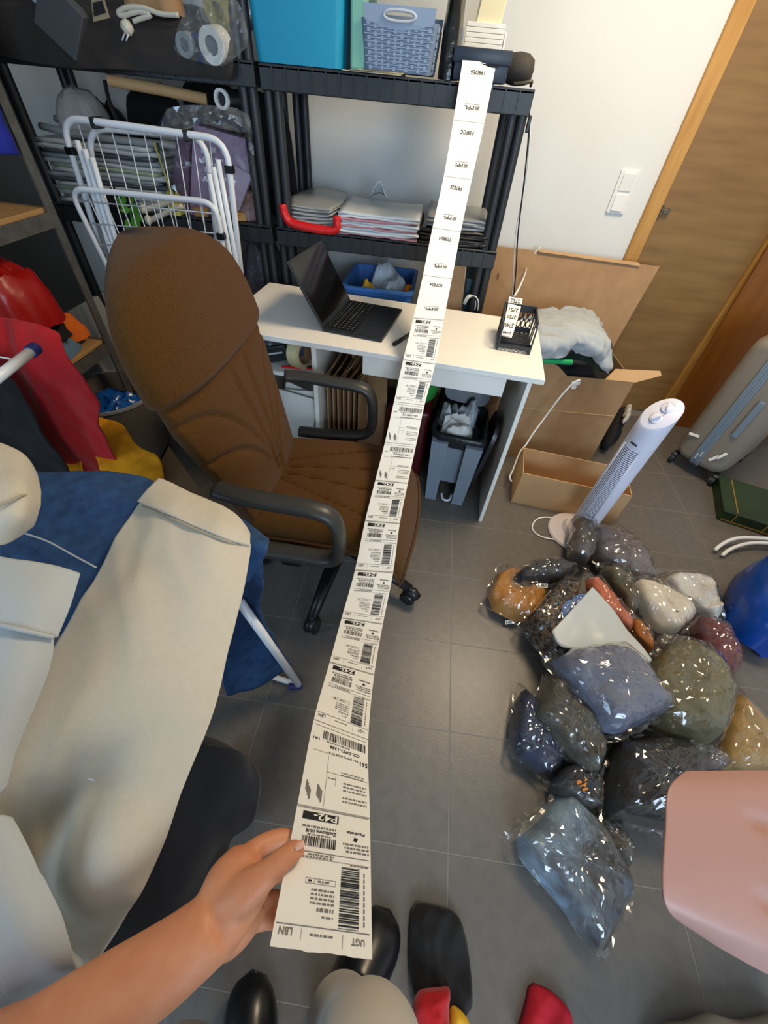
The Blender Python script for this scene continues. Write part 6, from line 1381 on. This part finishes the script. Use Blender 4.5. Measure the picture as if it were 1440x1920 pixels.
# beige sweatshirt (largest)
t = thing('beige_sweatshirt', 'large beige sweatshirt with a ribbed hem draped over the drying rack', 'sweatshirt', (-0.308,0.241,0.8))
ROWS = [ [(-0.497,0.508,0.805),(-0.416,0.468,0.83),(-0.357,0.448,0.832),(-0.304,0.435,0.825),(-0.277,0.447,0.792)], [(-0.491,0.46,0.806),(-0.408,0.421,0.834),(-0.345,0.402,0.838),(-0.294,0.392,0.832),(-0.264,0.411,0.796)],
 [(-0.49,0.366,0.8),(-0.395,0.328,0.83),(-0.335,0.315,0.83),(-0.285,0.318,0.82),(-0.252,0.353,0.79)],
 [(-0.475,0.219,0.79),(-0.398,0.207,0.815),(-0.333,0.205,0.815),(-0.28,0.216,0.8),(-0.243,0.261,0.77)],
 [(-0.46,0.086,0.775),(-0.403,0.102,0.785),(-0.348,0.114,0.78),(-0.287,0.135,0.775),(-0.232,0.164,0.75)],
 [(-0.467,-0.006,0.74),(-0.442,0.018,0.7),(-0.404,0.049,0.685),(-0.305,0.063,0.74),(-0.237,0.074,0.73)],
 [(-0.458,-0.081,0.68),(-0.466,-0.053,0.62),(-0.389,-0.03,0.66),(-0.299,-0.016,0.725),(-0.254,-0.001,0.69)],
 [(-0.427,-0.142,0.63),(-0.422,-0.12,0.57),(-0.392,-0.098,0.56),(-0.332,-0.078,0.6),(-0.282,-0.068,0.63)],
 [(-0.407,-0.19,0.56),(-0.392,-0.165,0.55),(-0.362,-0.136,0.57),(-0.342,-0.125,0.575),(-0.322,-0.114,0.57)]]
cloth(ROWS, 'body', 'beige_knit', t, 12, 12, wr=.010, wf=4, seed=131, th=.008, fo=.010, ff=7, fa=2.2)
cloth([[(-0.483,0.542,0.821),(-0.418,0.514,0.831),(-0.362,0.496,0.831),(-0.309,0.473,0.826),(-0.276,0.45,0.806)], [(-0.477,0.502,0.829),(-0.404,0.468,0.848),(-0.349,0.45,0.848),(-0.297,0.434,0.842),(-0.269,0.436,0.81)], [(-0.483,0.476,0.822),(-0.401,0.435,0.851),(-0.343,0.416,0.853),(-0.292,0.406,0.845),(-0.266,0.426,0.806)]], 'ribbed_hem', 'beige_knit', t, 10, 8, wr=.004, wf=9, seed=132, th=.014, fo=.004, ff=14, fa=2.2)
MB().tube([Vector(p)+Vector((0, 0, .002)) for p in [(-0.476,0.47,0.825),(-0.397,0.431,0.852),(-0.34,0.412,0.854),(-0.29,0.404,0.845),(-0.266,0.422,0.808)]], .0022, 8, res=6).build('hem_seam', mat('seam_beige', 'a89c86', .9), t, smooth=True)
# grey-beige sweatshirt at the left edge with its ribbed hem
t = thing('grey_sweatshirt', 'pale grey sweatshirt with a wide ribbed hem at the left picture edge', 'sweatshirt', (-0.483,0.189,0.85))
cloth([[(-0.695,0.303,0.87),(-0.614,0.29,0.885),(-0.547,0.283,0.89),(-0.499,0.285,0.885),(-0.46,0.29,0.865)], [(-0.64,0.244,0.87),(-0.565,0.233,0.885),(-0.506,0.232,0.89),(-0.465,0.233,0.885),(-0.445,0.24,0.86)], [(-0.603,0.196,0.86),(-0.536,0.192,0.875),(-0.488,0.191,0.88),(-0.455,0.192,0.875),(-0.441,0.199,0.85)]], 'ribbed_hem', 'grey_knit', t, 9, 8, wr=.004, wf=8, seed=141, th=.010)
cloth([[(-0.612,0.201,0.855),(-0.543,0.196,0.87),(-0.5,0.195,0.872),(-0.469,0.195,0.868),(-0.447,0.199,0.848)], [(-0.565,0.146,0.85),(-0.512,0.143,0.86),(-0.47,0.146,0.862),(-0.449,0.154,0.855),(-0.445,0.171,0.835)], [(-0.51,0.072,0.83),(-0.476,0.071,0.84),(-0.448,0.076,0.838),(-0.438,0.085,0.83),(-0.438,0.104,0.815)], [(-0.466,-0.001,0.8),(-0.445,0.005,0.81),(-0.433,0.012,0.805),(-0.43,0.023,0.8),(-0.431,0.035,0.79)]], 'body', 'grey_knit', t, 9, 8, wr=.006, wf=7, seed=142, th=.008, fo=.006, ff=8, fa=1.2)
MB().tube([Vector(p)+Vector((0, 0, .004)) for p in [(-0.541,0.192,0.878),(-0.488,0.19,0.884),(-0.454,0.189,0.88),(-0.438,0.196,0.854)]], .003, 8, res=6).build('hem_seam', 'grey_knit', t, smooth=True)
t = thing('beige_hood', 'beige sweatshirt hood folded over the rack at the left edge above the ribbed hem', 'sweatshirt', (-0.598,0.378,0.93))
cloth([[(-0.858,0.536,0.9),(-0.744,0.488,0.93),(-0.671,0.46,0.94),(-0.637,0.451,0.93),(-0.638,0.449,0.9)], [(-0.727,0.416,0.93),(-0.643,0.39,0.955),(-0.593,0.38,0.96),(-0.566,0.381,0.95),(-0.57,0.386,0.91)], [(-0.661,0.342,0.93),(-0.59,0.325,0.95),(-0.55,0.321,0.952),(-0.537,0.332,0.94),(-0.567,0.369,0.9)], [(-0.643,0.298,0.9),(-0.589,0.291,0.91),(-0.561,0.296,0.91),(-0.562,0.318,0.9),(-0.579,0.354,0.88)]], 'hood', 'beige_knit', t, 9, 9, wr=.006, wf=8, seed=143, th=.012)
MB().tube([Vector(p)+Vector((0, 0, .005)) for p in [(-0.563,0.315,0.955),(-0.542,0.327,0.96),(-0.541,0.35,0.952),(-0.569,0.386,0.912)]], .002, 8, res=6).build('seam', 'seam_beige', t, smooth=True)
t = thing('pale_sweatshirt', 'pale grey sweatshirt hanging at the lower left corner below the beige one', 'sweatshirt', (-0.371,-0.082,0.7))
cloth([[(-0.524,0.039,0.79),(-0.475,0.025,0.785),(-0.429,0.013,0.78),(-0.412,0.005,0.765)], [(-0.484,-0.012,0.78),(-0.437,-0.019,0.775),(-0.396,-0.023,0.765),(-0.368,-0.027,0.74)], [(-0.46,-0.062,0.75),(-0.403,-0.063,0.75),(-0.354,-0.064,0.74),(-0.325,-0.072,0.7)], [(-0.452,-0.113,0.7),(-0.384,-0.104,0.71),(-0.338,-0.1,0.69),(-0.304,-0.105,0.65)], [(-0.447,-0.184,0.62),(-0.396,-0.154,0.64),(-0.359,-0.135,0.62),(-0.326,-0.119,0.6)]], 'body', 'grey_knit', t, 9, 9, wr=.006, wf=6, seed=144, th=.010, fo=.008, ff=7, fa=1.)
# red shirt, black garment
o = cloth([[(-1.224,1.02,0.893),(-1.169,1.02,0.883),(-1.109,1.02,0.88),(-1.052,1.02,0.872),(-1.014,1.02,0.85)], [(-1.237,0.98,0.824),(-1.18,0.98,0.816),(-1.105,0.98,0.823),(-1.037,0.98,0.819),(-0.977,0.98,0.808)], [(-1.267,0.96,0.709),(-1.176,0.96,0.721),(-1.103,0.96,0.719),(-1.019,0.96,0.708),(-0.931,0.96,0.697)], [(-1.321,0.97,0.532),(-1.219,0.97,0.547),(-1.129,0.97,0.561),(-1.051,0.97,0.573),(-0.981,0.97,0.584)], [(-1.324,0.98,0.268),(-1.242,0.98,0.264),(-1.153,0.98,0.272),(-1.069,0.98,0.296),(-0.99,0.98,0.33)]], 'red_shirt', 'red_cloth', None, 10, 10, wr=.010, wf=8, seed=151, th=.006, fo=.012, ff=9, fa=1.2)
tag(o, 'red shirt hanging over the corner of the drying rack at the left edge', 'shirt')
o = cloth([[(-1.185,0.9,0.844),(-1.137,0.9,0.828),(-1.126,0.9,0.8),(-1.106,0.9,0.763)], [(-1.263,0.88,0.711),(-1.181,0.88,0.714),(-1.12,0.88,0.697),(-1.09,0.88,0.675)], [(-1.383,0.88,0.543),(-1.272,0.88,0.551),(-1.17,0.88,0.546),(-1.099,0.88,0.548)], [(-1.533,0.88,0.334),(-1.354,0.88,0.366),(-1.2,0.88,0.399),(-1.088,0.88,0.427)]], 'black_garment', 'black_cloth', None, 9, 9, wr=.014, wf=8, seed=152, th=.006)
tag(o, 'black garment hanging in front of the red shirt', 'garment')
# dark laundry hanging low under the beige sweatshirt
o = cloth([[(-0.44,0.187,0.56),(-0.369,0.176,0.57),(-0.293,0.162,0.57),(-0.248,0.157,0.54),(-0.225,0.153,0.46)], [(-0.449,0.103,0.54),(-0.368,0.104,0.55),(-0.294,0.111,0.55),(-0.235,0.118,0.53),(-0.207,0.12,0.45)], [(-0.449,0.015,0.52),(-0.368,0.025,0.53),(-0.297,0.045,0.53),(-0.247,0.065,0.51),(-0.211,0.081,0.42)], [(-0.474,-0.077,0.5),(-0.39,-0.055,0.51),(-0.312,-0.026,0.51),(-0.261,0.007,0.5),(-0.237,0.055,0.43)], [(-0.485,-0.161,0.48),(-0.41,-0.126,0.49),(-0.335,-0.089,0.49),(-0.277,-0.047,0.48),(-0.243,0.028,0.42)], [(-0.492,-0.232,0.45),(-0.427,-0.191,0.46),(-0.364,-0.144,0.46),(-0.29,-0.091,0.45),(-0.257,-0.038,0.4)]], 'navy_trousers', 'navy_cloth', None, 9, 9, wr=.012, wf=7, seed=161, th=.01, fo=.02, ff=7, fa=2.)
tag(o, 'dark navy trousers hanging low under the beige sweatshirt', 'trousers')
o = blob([Vector(p) for p in [(-0.475,0.255,0.1),(-0.377,0.242,0.1),(-0.299,0.203,0.1),(-0.278,0.151,0.1),(-0.279,0.1,0.1),(-0.315,0.069,0.1),(-0.369,0.083,0.1),(-0.467,0.173,0.1)]], .24, nr=18, na=64, wr=.015, wf=8, seed=162, low=.09, edge=3, fo=.03, ff=8, fa=2.).build('black_laundry', 'black_cloth', smooth=True)
tag(o, 'bunched black laundry hanging beside the navy trousers', 'clothes')

# ================================================================ cloths on the floor by the feet
o = blob([Vector(p) for p in [(0.163,-0.001,0),(0.219,0.01,0),(0.27,0.003,0),(0.299,-0.032,0),(0.313,-0.095,0),(0.312,-0.163,0),(0.213,-0.193,0),(0.174,-0.137,0),(0.158,-0.063,0)]], .035, nr=22, na=80, wr=.012, wf=10, seed=171, edge=3, fo=.022, ff=13, fa=1.2, rnd=1, fmin=.4).build('black_cloth', 'black_cloth', smooth=True)
tag(o, 'black cloth lying on the floor beside the black shoe', 'cloth')
o = blob([Vector(p) for p in [(0.182,-0.132,0.05),(0.217,-0.123,0.05),(0.257,-0.118,0.05),(0.248,-0.159,0.05),(0.26,-0.2,0.05),(0.196,-0.208,0.05),(0.171,-0.169,0.05)]], .03, nr=12, na=48, wr=.010, wf=18, seed=172, low=.03, fo=.012, ff=16).build('red_cloth', 'red_cloth', smooth=True)
tag(o, 'red cloth lying on the black cloth at the bottom edge', 'cloth')
o = blob([Vector(p) for p in [(0.253,-0.148,0.045),(0.283,-0.149,0.045),(0.303,-0.172,0.045),(0.296,-0.204,0.045),(0.252,-0.202,0.045)]], .025, nr=10, na=40, wr=.008, wf=20, seed=173, low=.03).build('yellow_cloth', mat('yellow2', 'd8a92c', .85), smooth=True)
tag(o, 'yellow cloth end beside the red cloth at the bottom edge', 'cloth')
o = blob([Vector(p) for p in [(0.447,-0.094,0),(0.485,-0.099,0),(0.524,-0.117,0),(0.535,-0.133,0),(0.524,-0.178,0),(0.398,-0.193,0),(0.432,-0.137,0)]], .03, nr=12, na=48, wr=.006, wf=16, seed=174, rnd=1, edge=6, fo=.008, ff=14).build('crimson_cloth', mat('crimson', 'b0122a', .85), smooth=True)
tag(o, 'crimson cloth alone on the floor at the bottom edge', 'cloth')
o = blob([Vector(p) for p in [(0.721,-0.122,0),(0.781,-0.104,0),(0.855,-0.097,0),(0.94,-0.093,0),(1.033,-0.074,0),(0.986,-0.16,0),(0.669,-0.196,0)]], .06, nr=12, na=48, wr=.012, wf=12, seed=175, fo=.012).build('pale_cloth', mat('pale_cloth', 'bdb3a4', .9), smooth=True)
tag(o, 'pale beige cloth on the floor at the lower right edge', 'cloth')

# ================================================================ the person holding the strip
pe = thing('person', 'seated person in grey trousers and black shoes holding the label strip with the left hand', 'person', (-.02, -.45, 0))
bm_ = MB()
def limb(pts, rad, seg=18, flat=1., up=None, res=5): bm_.tube(pts, list(rad), seg, res=res, flat=flat, up=up)
# forearm, wrist, palm
EL = Vector((-0.352,-0.206,0.7)); F1 = Vector((-0.288,-0.157,0.709)); F2 = Vector((-0.23,-0.114,0.712)); F3 = Vector((-0.18,-0.077,0.716)); WR = Vector((-0.146,-0.045,0.717)); PM = Vector((-0.135,-0.015,0.715)); KN = Vector((-0.122,0.007,0.708))
SH = Vector((-.24, -.50, 1.12))
pn = Vector((-0.11,-0.013,0.843))-PM; pn.normalize()           # towards the lens
limb([SH, SH.lerp(EL, .5)+Vector((-.02, 0, -.02)), EL, F1, F2, F3, WR], [.06, .054, .047, .0455, .0425, .0385, .0335])
limb([F2, F3, WR, PM, KN, KN.lerp(PM, -.25)], [.036, .0375, .0355, .0395, .035, .022], flat=.72, up=pn)
heel = Vector((-0.138,-0.056,0.682)); limb([WR, heel, Vector((-0.121,-0.04,0.677)), Vector((-0.117,-0.024,0.67))], [.027, .025, .022, .019])
# thumb on top of the paper
limb([Vector((-0.141,-0.033,0.723)), Vector((-0.117,-0.014,0.737)), Vector((-0.093,0.007,0.746)), Vector((-0.079,0.021,0.748)), Vector((-0.067,0.031,0.746)), Vector((-0.062,0.036,0.746))], [.023, .021, .015, .0135, .0118, .006], res=6)
# index finger: knuckle, then bent behind the paper
limb([Vector((-0.141,-0.007,0.705)), Vector((-0.131,0.016,0.706)), Vector((-0.115,0.032,0.701)), Vector((-0.094,0.041,0.693)), Vector((-0.068,0.038,0.688)), Vector((-0.049,0.026,0.688)), Vector((-0.044,0.02,0.688))], [.018, .0155, .0128, .0120, .0110, .0095, .005], res=6)
limb([Vector((-0.135,-0.021,0.67)), Vector((-0.117,-0.002,0.66)), Vector((-0.09,0.009,0.651)), Vector((-0.06,0.009,0.657)), Vector((-0.035,-0.001,0.674)), Vector((-0.03,-0.005,0.68))], [.017, .0145, .0128, .0115, .0098, .005], res=6)
limb([Vector((-0.133,-0.036,0.653)), Vector((-0.111,-0.025,0.638)), Vector((-0.084,-0.02,0.634)), Vector((-0.058,-0.022,0.655)), Vector((-0.039,-0.029,0.679))], [.0165, .014, .012, .011, .006], res=6)
limb([Vector((-0.133,-0.052,0.655)), Vector((-0.113,-0.043,0.642)), Vector((-0.09,-0.038,0.641)), Vector((-0.068,-0.039,0.662)), Vector((-0.054,-0.042,0.68))], [.015, .0125, .011, .0098, .005], res=6)
# torso and legs (inside the clothes)
KR, KL = Vector((0.063,-0.171,0.505)), Vector((-0.2,-0.255,0.398))
HR, HL = Vector((.08, -.62, .56)), Vector((-.16, -.62, .56)); AR, AL = Vector((.01, -.17, .10)), Vector((-.17, -.30, .10))
limb([HR, HR.lerp(KR, .5), KR], [.085, .072, .055]); limb([KR, KR.lerp(AR, .4)+Vector((0, -.02, 0)), AR, AR+Vector((0, 0, -.05))], [.052, .050, .036, .034])
limb([HL, HL.lerp(KL, .5), KL], [.085, .072, .055]); limb([KL, KL.lerp(AL, .4)+Vector((0, -.02, 0)), AL, AL+Vector((0, 0, -.05))], [.052, .050, .036, .034])
limb([Vector((-.04, -.63, .55)), Vector((-.04, -.63, .75)), Vector((-.04, -.60, .98)), Vector((-.04, -.58, 1.13)), Vector((-.04, -.56, 1.24))], [.15, .13, .145, .10, .055], flat=.75, up=(0, 1, 0))
limb([Vector((.18, -.55, 1.12)), Vector((-.04, -.58, 1.12)), SH], [.06, .07, .06])
body = bm_.build('body', 'skin', pe, smooth=True)
md = body.modifiers.new('join', 'REMESH'); md.mode = 'VOXEL'; md.voxel_size = .0034; md.use_smooth_shade = True
md = body.modifiers.new('soften', 'SMOOTH'); md.factor = .5; md.iterations = 14
# thumb nail
tn0 = Vector((-0.064,0.033,0.76)); tdir = (Vector((-0.062,0.036,0.746))-Vector((-0.079,0.021,0.748))).normalized(); tvw = Vector((-0.052,0.027,0.876))-tn0; tvw = (tvw-tdir*tvw.dot(tdir)).normalized(); tsd = tvw.cross(tdir)
m = MB(); m.grid([[tn0+tdir*(.011*(i/6-.5)*1.1)+tsd*(.0065*(k/6-.5)*1.3*(1-.35*(2*i/6-1)**4))-tvw*(.0028*(k/3-1)**2+.001*(2*i/6-1)**2) for k in range(7)] for i in range(7)]); m.build('thumb_nail', mat('nail', 'd9a08a', .3), pe, smooth=True)
# clothes
m = MB()
for H_, K_, A_, sd_ in ((HR, KR, AR, 1), (HL, KL, AL, 2)):
    pts = [H_, H_.lerp(K_, .5), H_.lerp(K_, .85), K_+Vector((0, .012, .01)), K_.lerp(A_, .18)+Vector((0, .006, 0)), K_.lerp(A_, .5), K_.lerp(A_, .8)]
    m.tube(pts, [.105, .092, .08, .074, .070, .066, .062], 28, res=7)
m.tube([(-.04, -.64, .50), (-.04, -.64, .62), (-.04, -.64, .74)], [.17, .175, .15], 28, flat=.8, up=(0, 1, 0))
tr = m.build('trousers', 'trouser_grey', pe, smooth=True)
md = tr.modifiers.new('join', 'REMESH'); md.mode = 'VOXEL'; md.voxel_size = .007; md.use_smooth_shade = True
md = tr.modifiers.new('soften', 'SMOOTH'); md.factor = .5; md.iterations = 22
m = MB(); m.tube([(-.04, -.64, .66), (-.04, -.62, .85), (-.04, -.60, 1.0), (-.04, -.58, 1.13), (-.04, -.57, 1.19)], [.165, .15, .16, .12, .07], 28, flat=.78, up=(0, 1, 0)); m.tube([(-.04, -.58, 1.1), SH, SH.lerp(EL, .42)], [.09, .075, .062], 20); m.tube([(-.04, -.58, 1.1), (.19, -.55, 1.1)], [.09, .07], 20)
ts = m.build('t_shirt', mat('shirt_dark', '33363c', .9), pe, smooth=True)
md = ts.modifiers.new('join', 'REMESH'); md.mode = 'VOXEL'; md.voxel_size = .008; md.use_smooth_shade = True
def shoe(toe, heel, w_, name, seed):
    toe, heel = Vector(toe), Vector(heel); ax = heel-toe; L_ = ax.length; ax.normalize(); sd_ = Vector((-ax.y, ax.x, 0)); rings = []; n = 22
    for i in range(n+1):
        s_ = i/n; x = L_*s_
        wv = w_*(max(0, 1-(1-min(1, s_/.32))**2.4))**.5*(1-.22*max(0, (s_-.45)/.3 if s_ < .75 else 1))
        if s_ > .9: wv *= max(.05, 1-((s_-.9)/.1)**2*.9)
        h = (.028+.052*min(1, s_/.45))*(max(0.02, 1-(1-min(1, s_/.22))**2.2))**.5
        if s_ > .5: h += .01
        c = toe+ax*x+Vector((0, 0, .002)); row = []
        for k in range(20):
            a = 2*PI*k/20; ca, sa = math.cos(a), math.sin(a)
            z = h*max(0, sa)**.8 if sa > 0 else 0
            row.append(c+sd_*(wv*ca*(1.0 if sa > -.2 else .92))+Vector((0, 0, z+(.014 if sa > -.3 else 0)*min(1, s_*12))))
        rings.append(row)
    m = MB(); vs = m.grid(rings, closed_v=True); m.bm.faces.new(vs[0][::-1]); m.bm.faces.new(vs[-1]); o = m.build(name, 'shoe_black', pe, smooth=True)
    m = MB(); rs = [[toe+ax*(L_*(.02+.96*i/14))+sd_*(k*(w_*1.02)*(max(0.02, 1-(1-min(1, (.02+.96*i/14)/.32))**2.4))**.5)+Vector((0, 0, .006)) for k in (-1, 1)] for i in range(15)]
    return o
s1 = shoe((-0.181,-0.147,0.05), Vector((-0.181,-0.147,0.05))*0+Vector((-.10, -.42, 0)), .056, 'shoe', 1)
tt = Vector((0.113,-0.018,0.05)); tt.z = 0
s2 = shoe(tt, tt+Vector((-.12, -.24, 0)), .060, 'shoe', 2)
mat('insole', '7a5138', .7)
hx_ = Vector((-.12, -.24, 0)).normalized(); oc = tt+hx_*.185+Vector((0, 0, .098))
MB().tube([oc+hx_*(.062*math.cos(a))+Vector((hx_.y, -hx_.x, 0))*(.036*math.sin(a)) for a in [2*PI*i/24 for i in range(24)]], .006, 8, closed=True).build('shoe_collar', 'shoe_black', s2, smooth=True)
m = MB(); vs = m.grid([[oc+Vector((0, 0, dz))+hx_*(.060*g*math.cos(a))+Vector((hx_.y, -hx_.x, 0))*(.034*g*math.sin(a)) for a in [2*PI*i/24 for i in range(24)]] for dz, g in ((0, 1), (-.004, .9), (-.008, .5))], closed_v=True); m.bm.faces.new(vs[-1]); m.build('insole', 'insole', s2, smooth=True)
